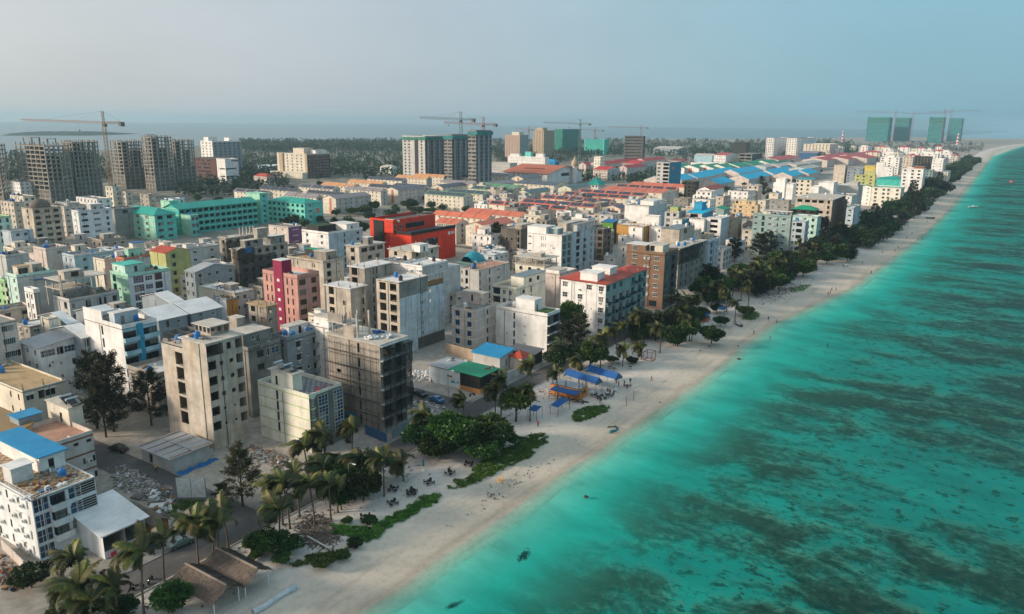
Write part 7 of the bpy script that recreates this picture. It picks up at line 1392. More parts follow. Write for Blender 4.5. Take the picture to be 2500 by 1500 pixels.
for k, (lab, c, bx, by, ty, R, nm) in enumerate([('round clipped bush at the bottom edge below the thatched shelter', 'A', 1250, 1475, 1260, 2.6, 'b'), ('leafy bush at the bottom edge beside the road', 'A', 850, 1520, 1370, 2.4, 'b'), ('dark bush in the bottom left corner', 'A', 520, 1560, 1400, 3.0, 'b'), ('leafy shrub against the lower left white block', 'A', 230, 1290, 1130, 2.6, 'b'),
   ('dense pandanus tree beside the small blue canopy', 'F', 962, 668, 355, 3.6, 't'), ('left tree of the big green thicket', 'F', 200, 950, 640, 4.6, 't'), ('tallest tree of the big green thicket', 'F', 380, 930, 570, 5.0, 't'), ('middle tree of the big green thicket', 'F', 520, 950, 640, 4.6, 't'), ('right tree of the big green thicket', 'F', 730, 900, 610, 4.6, 't'), ('low bush at the right end of the big green thicket', 'F', 850, 930, 740, 3.4, 'b'), ('bush at the seaward side of the big green thicket', 'F', 620, 1010, 820, 3.4, 'b'),
   ('brownish tree at the left end of the big green thicket', 'F', 270, 1010, 770, 3.8, 't'), ('leafy tree against the red roofed apartments', 'G', 1150, 1300, 935, 3.6, 't'), ('dark round tree in front of the plain white block corner', 'Q', 260, 770, 520, 4.0, 't'), ('dark broadleaf tree behind the blue tents', 'Q', 520, 740, 480, 4.2, 't'), ('round green tree below the palm cluster', 'Q', 1310, 545, 340, 3.2, 't'), ('right round green tree below the palm cluster', 'Q', 1420, 500, 300, 3.0, 't'), ('green tree behind the right round tree', 'Q', 1180, 480, 350, 3.2, 't'),
   ('dark tree beside the cream and green block', 'B', 1110, 540, 300, 3.6, 't'), ('dark thicket tree behind the black tables', 'B', 1150, 660, 430, 3.4, 't'), ('dark tree left of the bright yellowish palm', 'B', 1000, 620, 400, 3.4, 't'), ('green shrub at the foot of the windblown palm', 'B', 990, 730, 580, 1.7, 'b'), ('low shrub by the black tables', 'B', 1030, 830, 780, .9, 'b'), ('shrub in front of the rightmost near table', 'B', 1200, 830, 770, 1.2, 'b'), ('thicket bush between road and thatched shelter', 'B', 420, 1040, 880, 2.6, 'b'), ('right bush of the roadside thicket', 'B', 580, 1030, 890, 2.6, 'b'), ('shrub on the sandy bank below the rubbish heap', 'B', 860, 1150, 1060, 1.4, 'b'), ('small shrub right of the rubbish heap', 'B', 1090, 1000, 930, 1.2, 'b'), ('low shrub nearest to the beach', 'B', 1000, 1090, 1030, 1.1, 'b'), ('green shrub beside the beached boat', 'Q', 1700, 360, 260, 2.4, 'b'), ('tree beside the small beach bar', 'Q', 1930, 270, 170, 3.0, 't'), ('flowering hedge bush by the café', 'Q', 900, 700, 630, 1.6, 'b'), ('yellow green hedge bush by the café', 'Q', 720, 690, 630, 1.8, 'b'), ('yellow green tree behind the red building', 'K', 420, 760, 520, 4.5, 't'), ('tree beside the white gabled row right of the school', 'K', 610, 400, 260, 4.0, 't'), ('tree left of the white gabled row', 'K', 480, 460, 330, 5.0, 't'), ('low tree in front of the grey roofed gable', 'K', 330, 450, 350, 5.0, 't'), ('brownish tree before the solar roofed gable', 'K', 1060, 390, 230, 6.0, 't'), ('tree in front of the first green housing row', 'K', 1340, 430, 350, 4.5, 't'), ('tree left of the first green housing row', 'K', 1150, 430, 330, 5.5, 't'), ('small tree beside the mint house', 'K', 2010, 1040, 900, 3.0, 't')]):
    broad_px(lab, c, bx, by, ty, R, k, name='bush' if nm == 'b' else 'broadleaf_tree', cat='bush' if nm == 'b' else 'tree')
def blocked(x, y, m=1.5): return any(b[1]-m < x < b[3]+m and b[2]-m < y < b[4]+m for b in BOXES)
def gzz(p): return max(0.0, prof(p.x-shore(p.y))) if p.x > shore(p.y)-36 else 0.0
# thick planting between the road and the beach past the cafe
q = random.Random(77)
for n in range(70):
    if n < 26: X, Y = q.uniform(930, 1480), q.uniform(400, 520); p = at('Q', X, Y-(X-930)*.30)
    else: p = at('R', q.uniform(0, 1000), q.uniform(560, 900)); 
    if n >= 26: p = Vector((shore(p.y)-q.uniform(20, 38), 215+q.random()*150, 0))
    if blocked(p.x, p.y) or rx0-1.5 < p.x < rx1+.8: continue
    if n % 5 < 2: palm('coconut palm in the roadside planting below the red roofed and brown blocks', p.x, p.y, q.uniform(5, 8.5), 300+n, 'roadside palms', 16, z=gzz(p))
    else: hh = q.uniform(3, 6.5); broad('dark leafy tree in the roadside planting below the red roofed and brown blocks', p.x, p.y, hh, hh*.55, n, 'roadside trees')
for n in range(34):
    X = q.uniform(700, 1120); p = at('B', X, q.uniform(340, 620)+(1120-X)*.15); 
    if blocked(p.x, p.y) or rx0-1 < p.x < rx1+.6: continue
    if n % 2: palm('coconut palm in the roadside thicket below the cream and green block', p.x, p.y, q.uniform(4.5, 7.5), 400+n, 'roadside thicket palms', 20); continue
    hh = q.uniform(2, 4); broad('dark leafy tree in the roadside thicket below the cream and green block', p.x, p.y, hh, hh*.6, n, 'roadside thicket trees', name='bush' if hh < 3 else 'broadleaf_tree')
for n in range(12):
    p = Vector((q.uniform(-98.8, -93), q.uniform(42, 92), 0))
    if 52 < p.y < 66 and p.x > -96: continue
    palm('coconut palm on the road verge near the thatched shelters', p.x, p.y, q.uniform(4.5, 8), 500+n, 'verge palms near the shelters', 22)
for n in range(14):
    p = at('A', q.uniform(150, 900), 0) if False else Vector((q.uniform(-99, -88), q.uniform(38, 76), 0)); hh = q.uniform(.8, 2.0)
    if -95 < p.x and 52 < p.y < 66: continue
    broad('low roadside shrub near the thatched shelters', p.x, p.y, hh, hh*.8, n, 'roadside shrubs near the shelters', name='bush', cat='bush')
# the belt of trees behind the far beach, each tree its own object
q = random.Random(5); nb = 0
for n in range(900):
    y = 290+q.random()**1.7*1500; d0 = -13.5-q.random()*26; x = shore(y)+d0
    if y < 400 and d0 > -20: continue
    if blocked(x, y) or (rx0+10 < x < rx1+14 and y < 330): continue
    if y > 900 and q.random() < .45: continue
    hh = q.uniform(5.0, 10.5)*(1.3 if y > 700 else 1.0)
    if q.random() < .36 and y < 1000: casu('casuarina in the tree belt behind the far beach', x, y, hh*1.35, n, 'trees of the beach belt', y > 500, 1.2)
    else: broad('leafy tree in the tree belt behind the far beach', x, y, hh, hh*.58, n, 'trees of the beach belt', y > 420, name='coastal_tree')
    nb += 1
    if nb >= 290: break
# trees between the houses inland
for n in range(330):
    X, Y = q.uniform(480, 2250), q.uniform(400, 560); p = unp(X, Y)
    if p.x > -125 or blocked(p.x, p.y, 2.2): continue
    hh = q.uniform(4, 8); broad('small tree growing between the inland houses', p.x, p.y, hh, hh*.5, n, 'trees between the houses', True, name='garden_tree')
# the far wood: one uncountable mass
def wood(regions):
    qq = np.random.default_rng(3); Ps, Ds, Ls = [], [], []
    for (xa, xb, ya, yb, n, hmin, hmax) in regions:
        for k in range(n):
            p = unp(qq.uniform(xa, xb), qq.uniform(ya, yb))
            if blocked(p.x, p.y, 4): continue
            h_ = qq.uniform(hmin, hmax); m = 34; t = qq.uniform(.15, 1, m); a = qq.uniform(0, 6.28, m); r = h_*.42*np.sqrt(np.clip(1.1-t, 0, 1))*qq.uniform(.5, 1.1, m)
            Ps.append(np.stack([p.x+np.cos(a)*r, p.y+np.sin(a)*r, h_*t], 1)); Ds.append(np.stack([np.cos(a), np.sin(a), .6-qq.random(m)], 1)); Ls.append(h_*.26*qq.uniform(.7, 1.4, m))
    P_, D_, L_ = np.concatenate(Ps), np.concatenate(Ds), np.concatenate(Ls)
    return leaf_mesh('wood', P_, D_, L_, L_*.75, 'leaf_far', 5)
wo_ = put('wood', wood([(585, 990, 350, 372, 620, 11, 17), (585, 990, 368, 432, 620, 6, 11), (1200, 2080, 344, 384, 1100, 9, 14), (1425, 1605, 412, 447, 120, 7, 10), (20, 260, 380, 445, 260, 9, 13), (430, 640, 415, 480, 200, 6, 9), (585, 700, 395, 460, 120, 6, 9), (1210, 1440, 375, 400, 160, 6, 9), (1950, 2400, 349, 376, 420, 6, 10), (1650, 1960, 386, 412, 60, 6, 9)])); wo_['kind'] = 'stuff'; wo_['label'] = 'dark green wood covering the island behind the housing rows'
# ground creepers
def creeper(label, crop, poly, n, seed, hgt=.25, mat='creep'):
    pts = [at(crop, x, y, .1) for x, y in poly]; qq = np.random.default_rng(seed); xs = [p.x for p in pts]; ys_ = [p.y for p in pts]; P_ = []
    def ins(x, y):
        c = False; j = len(pts)-1
        for i_ in range(len(pts)):
            if (pts[i_].y > y) != (pts[j].y > y) and x < (pts[j].x-pts[i_].x)*(y-pts[i_].y)/(pts[j].y-pts[i_].y)+pts[i_].x: c = not c
            j = i_
        return c
    while len(P_) < n:
        x, y = qq.uniform(min(xs)-.6, max(xs)+.6), qq.uniform(min(ys_)-.6, max(ys_)+.6); e = noise.noise((x*.7, y*.7, seed))
        if ins(x+e*1.2, y+e*1.2) and e > -.42: P_.append((x, y, prof(x-shore(y))+.03+hgt*qq.random()*max(.2, .7+e)))
    P_ = np.array(P_); D_ = np.stack([qq.normal(size=n), qq.normal(size=n), .35+.5*qq.random(n)], 1)
    o = put('ground_creeper', leaf_mesh('ground_creeper', P_, D_, qq.uniform(.25, .55, n), .22, mat, seed)); o['kind'] = 'stuff'; o['label'] = label
creeper('wide green creeper patch in front of the big green thicket', 'S', [(290, 580), (360, 520), (470, 470), (520, 380), (600, 340), (760, 250), (830, 195), (970, 178), (1015, 225), (900, 285), (880, 330), (760, 390), (640, 440), (520, 510), (400, 560)], 9500, 1, .28)
creeper('green creeper patch seaward of the small blue canopies', 'Q', [(345, 1205), (400, 1120), (520, 1090), (680, 1070), (690, 1110), (560, 1175), (430, 1220)], 3200, 2)
creeper('narrow creeper strip seaward of the black tables', 'B', [(930, 900), (930, 840), (1060, 850), (1200, 860), (1300, 800), (1400, 750), (1500, 720), (1543, 700), (1543, 740), (1440, 800), (1330, 850), (1260, 930), (1180, 960), (1090, 930)], 5200, 3)
creeper('creeper patch at the end of the black tables', 'S', [(0, 700), (100, 640), (220, 605), (200, 660), (90, 730), (0, 750)], 1600, 4)
creeper('low creeper below the beach bar', 'Q', [(1900, 290), (1960, 230), (2040, 225), (2065, 260), (1980, 300)], 1200, 5)
creeper('grassy patch on the dirt lot by the hoarding', 'A', [(1240, 740), (1290, 660), (1480, 655), (1460, 760), (1340, 800)], 1500, 6, .3)
creeper('thin green patch on the upper beach past the palm grove', 'R', [(800, 740), (900, 700), (1000, 690), (930, 740), (850, 760)], 900, 7, .3)
creeper('low weeds on the sandy bank below the rubbish heap', 'B', [(620, 1130), (720, 1090), (760, 1060), (860, 1050), (1040, 1010), (1050, 1060), (940, 1100), (870, 1150), (760, 1120), (650, 1150)], 1600, 8, .35)
# ------------------------------------------------------------------ sheds, shelters, canopies and other things on the ground
def gz(x, y): return prof(x-shore(y))+.0 if x > shore(y)-36 else 0.0
def gat(crop, x, y):
    p = at(crop, x, y); return at(crop, x, y, gz(p.x, p.y))
# shed with rusty sheet roof on the dusty lot
p = at('A', 1250, 460); r = thing('shed', 'long low shed with weathered grey sheet roof on the dusty lot', 'shed', (p.x-10.5, p.y, 0)); w_, d_ = 10.5, 8.5
g = MB(); fs = Face((0, 0, 0), (1, 0, 0), (0, -1, 0), w_); fs.holes = [(2.6, 3.9, .05, 2.2, .3)]; fs.emit(g, 0, 2.9); Face((w_, 0, 0), (0, 1, 0), (1, 0, 0), d_).emit(g, 0, 2.9); Face((0, d_, 0), (0, -1, 0), (-1, 0, 0), d_).emit(g, 0, 2.9); Face((w_, d_, 0), (-1, 0, 0), (0, 1, 0), w_).emit(g, 0, 2.9); part(r, 'wall', g, ['greyw'])
n = 7
for k in range(n):
    g = MB(); x0, x1 = -.8+(w_+1.4)*k/n, -.8+(w_+1.4)*(k+1)/n+.08; zz = 3.0+.02*(k % 2)+.012*k; g.box(x0, -.7, zz, x1, d_*.55, zz+.05); g.box(x0, d_*.52, zz+.12, x1, d_+.7, zz+.17); part(r, 'roof_sheet', g, ['s_lgreyX' if k % 3 else 'metal_g'])
g = MB(); [g.bar((w_*k/4, -.3, 3.12), (w_*k/4, d_+.3, 3.25), .06, 0, 4) for k in range(5)]; part(r, 'roof_batten', g, ['rust'])
p = at('A', 1270, 470); r = thing('tarpaulin', 'crumpled blue tarpaulin along the shed wall on the dusty lot', 'tarpaulin', (p.x, p.y, 0)); g = MB()
for k in range(12): y = k*.75; g.quad((.3, y, .35+.2*math.sin(k*2)), (1.5+.3*math.sin(k), y, .05), (1.5+.3*math.sin(k+1), y+.75, .05), (.3, y+.75, .35+.2*math.sin(k*2+2)))
part(r, 'sheet', g, ['tarp'], smooth=True)
# white hoarding
a, b_ = at('A', 1288, 648), at('A', 1496, 646); zt = zfrom(b_, px('A', 0, 495)[1]); r = thing('hoarding', 'blank white hoarding standing at the edge of the dusty lot', 'hoarding', a); v = b_-a; g = MB()
nrm = Vector((v.y, -v.x, 0)).normalized()*.06
for q_ in (-1, 1): e = nrm*q_; g.quad(e+Vector((0, 0, .3)), v+e+Vector((0, 0, .3)), v+e+Vector((0, 0, zt)), e+Vector((0, 0, zt)))
part(r, 'panel', g, ['screen_w']); g = MB(); [g.bar(v*q_, v*q_+Vector((0, 0, zt)), .09, 0, 5) for q_ in (0, .5, 1)]; g.bar(Vector((0, 0, zt)), v+Vector((0, 0, zt)), .08, 0, 5); part(r, 'frame', g, ['metal_g'])
# thatched shelters
for k, (lab, cx_, cy_) in enumerate((('thatched shelter at the bottom edge on white posts, left one', 60, 1420), ('thatched shelter on white posts, right one next to the beach', 290, 1290))):
    p = at('B', cx_, cy_, 2.4)+Vector((-.6, .5, 0)); Lx, Ly = 9.0, 4.3
    x1, y0 = p.x, p.y; r = thing('thatched_shelter', lab, 'shelter', (x1-Lx, y0, 0)); q = random.Random(k+3)
    for s in (0, 1):
        vs_, fs_ = [], []; nx_, nt = 40, 9; y_e = -.6 if s == 0 else Ly+.6
        g = MB(); grid = [[(-.6+(Lx+1.2)*i_/nx_+q.uniform(-.05, .05), y_e+(Ly/2-y_e)*j/nt, 2.4+1.5*j/nt+q.uniform(-.07, .07)-(q.uniform(0, .25) if j == 0 else 0)) for j in range(nt+1)] for i_ in range(nx_+1)]
        for i_ in range(nx_):
            for j in range(nt): g.quad(grid[i_][j], grid[i_+1][j], grid[i_+1][j+1], grid[i_][j+1])
        for i_ in range(1300): u_, v_ = q.random(), q.random(); x = -.6+(Lx+1.2)*u_; y = y_e+(Ly/2-y_e)*v_; z = 2.42+1.5*v_; dy = (y_e-Ly/2)*.09; g.tri((x-.09, y, z+.10), (x+.09, y, z+.10), (x+q.uniform(-.1, .1), y+dy, z-.12))
        part(r, 'thatch_slope', g, ['thatch'])
    g = MB(); g.bar((-.6, Ly/2, 3.92), (Lx+.2, Ly/2, 3.92), .2, 0, 6); part(r, 'ridge', g, ['thatch_r'])
    pm = MB(); pm.bar((0, 0, 0), (0, 0, 2.45), .08, 0, 6); pm = pm.mesh('post', ['white_p'])
    for x in (.2, Lx/2, Lx-.2):
        for y in (.1, Ly-.1): put('post', pm, r, (x, y, 0))
# green roofed shop with the painted wall
r, i = B('low shop with bright green roof, painted white wall and dark front by the beach road', 'F', 640, 262, 175, 805, 4.6, 'coolwhite', fl=1, roof='flat', ph=.02, rm='s_greenY', mE='blk', name='shop', cat='shop', near=True)
w_, d_, z_ = i[:3]
g = MB(); g.box(-.3, -.3, z_+.06, w_*.38, d_+.3, z_+.14); part(r, 'grey_roof_sheet', g, ['s_lgreyX']); g = MB(); g.box(w_*.38, -.3, z_+.04, w_+.5, d_+.4, z_+.12); part(r, 'green_roof_sheet', g, ['s_greenX'])
g = MB(); g.box(w_*.62, -.12, .0, w_+.1, -.01, 1.2); g.box(w_+.02, -.1, 0, w_+.14, d_, 1.2); part(r, 'timber_front', g, ['woodo']); g = MB(); g.box(w_*.62, -.1, 1.2, w_+.08, -.01, z_-.05); part(r, 'dark_shutter', g, ['blk'])
g = MB()                                                            # blue bird mural: wings of flat paint strokes
for k in range(7):
    t = k/6; g.tri((w_*.53, -.015, 1.2), (w_*.53-.5-1.1*t, -.015, 2.4-.9*t*t), (w_*.53-.3-1.2*t, -.015, 2.05-.9*t*t)); g.tri((w_*.54, -.015, 1.2), (w_*.54+.45+.5*t, -.015, 2.5-.7*t), (w_*.54+.3+.5*t, -.015, 2.1-.6*t))
part(r, 'bird_mural', g, ['cyanb']); g = MB(); g.box(w_*.36, -.012, 2.6, w_*.46, -.004, 3.1); part(r, 'face_mural', g, ['brick'])
r, i = B('white house with blue sheet roof behind the green roofed shop', 'G', 520, 1462, 275, 640, 4.2, 'greyw', fl=1, roof='mono', rm='s_blueY', rise=1.0, E=[('v', [.5], .8, 1.8, None, .5), ('w', [.8], 1.0, 1.0)], name='low_house', cat='house', near=True)
B('small kiosk with red hipped roof beside the blue sheet roof', 'G', 720, 1470, 610, 800, 3.6, 'pinkw', fl=1, roof='hip', rm='s_redX', rise=1.5, E=[('w', [.5], 1.2, 1.0)], name='kiosk', cat='kiosk', near=True)
B('dark sheet roofed lean-to against the plain white block', 'G', 830, 1435, 600, 905, 3.2, 'dark', fl=1, roof='mono', rm='s_dgreyY', rise=.6, name='lean_to', cat='shed', near=True)
def fence_wall(label, crop, pts, h, mat, name='boundary_wall', cat='wall', th=.15, npan=None):
    P_ = [at(crop, *q) for q in pts]; r = thing(name, label, cat, (P_[0].x, P_[0].y, 0)); 
    for a, b_ in zip(P_, P_[1:]):
        n = npan or max(1, int((b_-a).length/2.4))
        for k in range(n):
            u_, v_ = a.lerp(b_, k/n)-P_[0], a.lerp(b_, (k+1)/n)-P_[0]; e = Vector((v_.y-u_.y, u_.x-v_.x, 0)).normalized()*th/2; g = MB()
            c = [u_-e, v_-e, v_+e, u_+e]; hh = h+(.06 if k % 2 else 0); 
            for j in range(4): m_ = (j+1) % 4; g.quad((c[j].x, c[j].y, 0), (c[m_].x, c[m_].y, 0), (c[m_].x, c[m_].y, hh), (c[j].x, c[j].y, hh))
            g.quad(*[(q_.x, q_.y, hh) for q_ in c]); part(r, 'panel', g, [mat])
    return r
fence_wall('grey site fence along the road below the scaffolded building', 'E', [(640, 1400), (860, 1265)], 2.4, 'bluegrey', 'site_fence', 'fence')
fence_wall('dark blue site fence at the foot of the scaffolded building', 'E', [(440, 1360), (600, 1430)], 2.2, 'frame_b', 'site_fence', 'fence')
fence_wall('beige yard wall in front of the pale beige block', 'E', [(1045, 745), (1250, 800)], 3.0, 'tan')
fence_wall('low grey wall beside the green roofed shop', 'F', [(850, 300), (1010, 240)], 2.2, 'greyw')
fence_wall('beige garden wall below the lower left white block', 'A', [(20, 1010), (180, 1165)], 1.6, 'pinkw')
fence_wall('low wall of the shed yard on the dusty lot', 'A', [(1255, 460), (1543, 330)], 1.5, 'greyw')
# white sacks, rubble, rubbish
p = at('E', 850, 930); o = put('sack_pile', bag_pile(None, 0, 0, 0, 4.2, 120, ['bagw', 'white_p'], 21), None, (p.x, p.y, 0)); o['label'] = 'heap of white sacks left of the green roofed shop'; o['category'] = 'sack heap'
def rubble(label, crop, poly, n, seed, mats, smax=.5, name='rubble'):
    pts = [at(crop, x, y) for x, y in poly]; q = random.Random(seed); g = MB(); xs = [p.x for p in pts]; ys_ = [p.y for p in pts]
    for k in range(n):
        while True:
            a = [q.random() for _ in pts]; s = sum(a_**3 for a_ in a); p = sum((pts[j]*(a[j]**3/s) for j in range(len(pts))), Vector()); break
        e = q.uniform(.06, smax)*q.random()+.06; z0_ = gz(p.x, p.y)+.35*max(0, noise.noise((p.x*.3, p.y*.3, seed))); c = Vector((p.x, p.y, z0_)); n0 = len(g.v); m_ = q.randrange(len(mats))
        rot = Matrix.Rotation(q.uniform(0, 6.28), 3, Vector((q.random()-.5, q.random()-.5, 1)).normalized()); sx, sy, sz = e*q.uniform(.5, 2.2), e*q.uniform(.4, 1.2), e*q.uniform(.3, .8)
        vs_ = [rot @ Vector((x*sx, y*sy, z*sz)) for x in (-1, 1) for y in (-1, 1) for z in (0, 1)]; g.v += [tuple(c+v_) for v_ in vs_]
        for f in ((0, 1, 3, 2), (4, 6, 7, 5), (0, 4, 5, 1), (2, 3, 7, 6), (1, 5, 7, 3)): g.f.append(tuple(n0+i_ for i_ in f)); g.m.append(m_)
    o = put(name, g.mesh(name, mats)); o['kind'] = 'stuff'; o['label'] = label
rubble('broken concrete and rubbish on the dusty lot behind the lean-to shop', 'A', [(740, 430), (900, 400), (1010, 470), (1250, 560), (1260, 620), (1000, 640), (800, 590)], 1900, 1, ['rub', 'rub', 'conc', 'conc', 'conc_d', 'roof_g', 'bagw'], .24)
rubble('mixed litter around the hoarding', 'A', [(980, 640), (1240, 560), (1270, 640), (1260, 800), (1150, 760)], 160, 2, ['bagw', 'rub', 'white', 'wood', 'rub', 'conc_d'], .7)
rubble('rubbish heap on the bank between road and beach', 'B', [(650, 760), (800, 700), (900, 820), (1050, 880), (1040, 1000), (850, 1060), (700, 1030), (640, 920)], 2200, 3, ['thatch', 'thatch', 'trunk', 'rub', 'trunk_d', 'thatch_r', 'conc_d'], .2)
rubble('scrap timber and junk at the lower left corner', 'A', [(0, 1050), (120, 1150), (190, 1290), (60, 1320), (0, 1250)], 300, 4, ['wood', 'rub', 'rust', 'dark', 'trunk', 'bagw'], .5)
rubble('building rubble in the lot beside the cream and green block', 'B', [(330, 260), (560, 330), (720, 400), (600, 450), (380, 380)], 500, 5, ['rub', 'rub', 'conc', 'wood', 'bagw', 'rub'], .45)
rubble('pale gravel heap beside the parked cars', 'F', [(20, 470), (200, 500), (340, 540), (250, 600), (60, 580)], 420, 6, ['rub', 'bagw', 'conc_l'], .3)
rubble('dry seaweed and twigs scattered on the upper beach', 'R', [(350, 860), (560, 900), (700, 840), (900, 760), (1100, 600), (900, 640), (640, 720)], 500, 7, ['trunk', 'thatch', 'rub'], .22)
rubble('driftwood bits along the beach', 'S', [(400, 620), (700, 480), (1100, 300), (1300, 200), (900, 500), (300, 880), (100, 960)], 60, 8, ['trunk_d', 'thatch'], .16)
rubble('planks and clutter behind the café on the beach', 'Q', [(60, 960), (150, 900), (420, 1030), (520, 1060), (330, 1080)], 150, 9, ['wood', 'trunk', 'bagw', 'dark'], .4)
# pale drain pipe on the beach
g = MB(); P_ = [gat('B', x, y)+Vector((0, 0, .3)) for x, y in ((350, 1484), (450, 1430), (560, 1350), (660, 1300))]; g.tube(P_, [.45, .42, .42, .5], 0, 8); o = put('drain_pipe', g.mesh('drain_pipe', ['bagw'], True)); o['label'] = 'pale sandbag tube lying on the beach below the thatched shelter'; o['category'] = 'pipe'
g = MB(); a, b_ = gat('B', 745, 930), gat('B', 900, 1015); g.bar(a+Vector((0, 0, .3)), b_+Vector((0, 0, .25)), .14, 0, 6); o = put('white_pole', g.mesh('white_pole', ['white_p'])); o['label'] = 'white pole lying across the rubbish heap'; o['category'] = 'pole'
# canopies
def canopy(label, crop, near_l, near_r, far_l, z, mat, kind='flat', nposts=4, name='canopy', cat='canopy'):
    A, B_, C_ = at(crop, *near_l, z), at(crop, *near_r, z), at(crop, *far_l, z); u_, v_ = B_-A, C_-A; r = thing(name, label, cat, (A.x, A.y, 0)); zz = z; g = MB(); n = 10
    def P3(s, t): 
        e = (.35 if kind == 'flat' else 1.3)*(1-abs(2*t-1)) if kind != 'flat' else .25*t; p = u_*s+v_*t; return Vector((p.x, p.y, zz+e-(.12*math.sin(math.pi*s))))
    for i_ in range(n):
        for j in range(6): g.quad(P3(i_/n, j/6), P3((i_+1)/n, j/6), P3((i_+1)/n, (j+1)/6), P3(i_/n, (j+1)/6))
    part(r, 'cloth', g, [mat], smooth=(kind == 'flat'))
    if kind == 'tent':
        g = MB(); 
        for s in (0.0, 1.0): g.tri(P3(s, 0)-Vector((0, 0, .02)), P3(s, .5), P3(s, 1)); g.quad(P3(s, 0), P3(s, 1), P3(s, 1)-Vector((0, 0, .5)), P3(s, 0)-Vector((0, 0, .5)))
        part(r, 'end_flap', g, ['frame_b'])
    pm = MB(); pm.bar((0, 0, gz(A.x, A.y)), (0, 0, z), .06, 0, 5); pm = pm.mesh('post', ['rust' if kind == 'flat' else 'metal_g'])
    for s in ([0, 1] if nposts == 4 else [0, .5, 1]):
        for t in (0, 1): q_ = u_*s+v_*t; put('post', pm, r, (q_.x, q_.y, 0))
    return r
canopy('small blue cloth canopy on thin posts, left of the pair on the sand', 'F', (1072, 560), (1150, 575), (1125, 520), 2.6, 'tarp_b')
canopy('longer blue cloth canopy on thin posts, right of the pair on the sand', 'F', (1275, 515), (1345, 540), (1380, 452), 2.6, 'tarp_b')
canopy('long blue tent roof of the beach café, left one', 'Q', (285, 795), (570, 880), (350, 770), 3.2, 'tarp_b', 'tent', 6, 'tent', 'tent')
canopy('long blue tent roof of the beach café, right one', 'Q', (480, 760), (745, 838), (550, 735), 3.4, 'tarp_b', 'tent', 6, 'tent', 'tent')
canopy('low blue awning in front of the orange stall', 'Q', (150, 935), (395, 985), (205, 905), 2.3, 'tarp_b', 'flat', 6)
canopy('blue tarpaulin shade under the palm grove', 'R', (510, 735), (600, 745), (545, 712), 2.2, 'frame_b')
canopy('blue awning of the small beach bar', 'Q', (1490, 250), (1590, 270), (1510, 225), 2.6, 'tarp_b')
canopy('dark blue shade beside the small beach bar', 'Q', (1670, 200), (1740, 215), (1700, 170), 2.6, 'frame_b')
canopy('white awning under the trees past the palm grove', 'R', (1265, 345), (1350, 360), (1300, 328), 2.6, 'white_p')
r, i = B('orange timber stall with pale flat roof beside the blue tents', 'Q', 430, 930, 165, 502, 3.0, 'orange', fl=1, ph=.1, rm='s_lgreyX', E=[('o', [.5], 2.0, 1.2)], name='stall', cat='stall', near=True)
r, i = B('small orange beach bar counter under a blue awning', 'Q', 1570, 290, 1490, 1610, 1.6, 'salmon', fl=1, ph=.05, rm='wood', name='stall', cat='stall', near=True)
# café tables, chairs
def table_mesh(m):
    if ('table', m) not in _cache:
        g = MB(); g.box(-.45, -.45, .68, .45, .45, .73); [g.bar((x, y, 0), (x, y, .68), .03, 0, 4) for x in (-.38, .38) for y in (-.38, .38)]; _cache[('table', m)] = g.mesh('table', [m])
    return _cache[('table', m)]
ORD = ['nearest', 'second', 'third', 'fourth', 'fifth', 'sixth', 'seventh', 'eighth']
for k, (c, x, y) in enumerate([('B', 1163, 795), ('B', 1362, 690), ('B', 1500, 605), ('B', 1365, 590), ('S', 12, 620), ('S', 142, 540), ('S', 292, 470), ('S', 428, 410)]):
    p = gat(c, x, y); thing('table', '%s black table on the sand counted from the windblown palm' % ORD[k], 'table', p, k*.4, 'black beach tables', table_mesh('blk'))
    for j in range(4):
        a = j*math.pi/2+k*.4; thing('plastic_chair', 'black plastic chair at the %s black table on the sand' % ORD[k], 'chair', p+Vector((math.cos(a)*.85, math.sin(a)*.85, 0)), a-math.pi/2, 'black beach chairs', chair_mesh('blk'))
q = random.Random(8)
for k in range(14):
    u_, v_ = q.random(), q.random(); p = gat('Q', 520+u_*330+v_*40, 960-u_*60+v_*70); m = 'white_p' if k % 3 else 'blk'
    thing('table', '%s café table in front of the blue tents' % ('white' if k % 3 else 'black'), 'table', p, u_*3, 'café tables', table_mesh(m))
    for j in range(3): a = j*2.1+k; thing('plastic_chair', '%s plastic café chair in front of the blue tents' % ('white' if k % 3 else 'black'), 'chair', p+Vector((math.cos(a)*.85, math.sin(a)*.85, 0)), a-math.pi/2, 'café chairs', chair_mesh(m))
for k, (x, y) in enumerate([(700, 745), (780, 715), (885, 745), (880, 680), (740, 760)]): p = gat('Q', x, y); thing('table', 'dark café table on the sand below the café hedge', 'table', p, k, 'hedge café tables', table_mesh('blk'))
p = gat('S', 100, 445); r = thing('parasol', 'closed dark green parasol with white base near the black tables', 'parasol', p); g = MB(); g.bar((0, 0, 0), (0, 0, 2.9), .04, 0, 6); part(r, 'pole', g, ['white_p']); g = MB(); g.lathe([(.10, 1.0), (.26, 1.2), (.2, 2.0), (.07, 2.7), (.03, 2.9)], 8); part(r, 'folded_cloth', g, ['kite'], smooth=True); g = MB(); g.lathe([(.45, 0), (.4, .2), (.1, .25)], 10); part(r, 'base', g, ['white_p'])
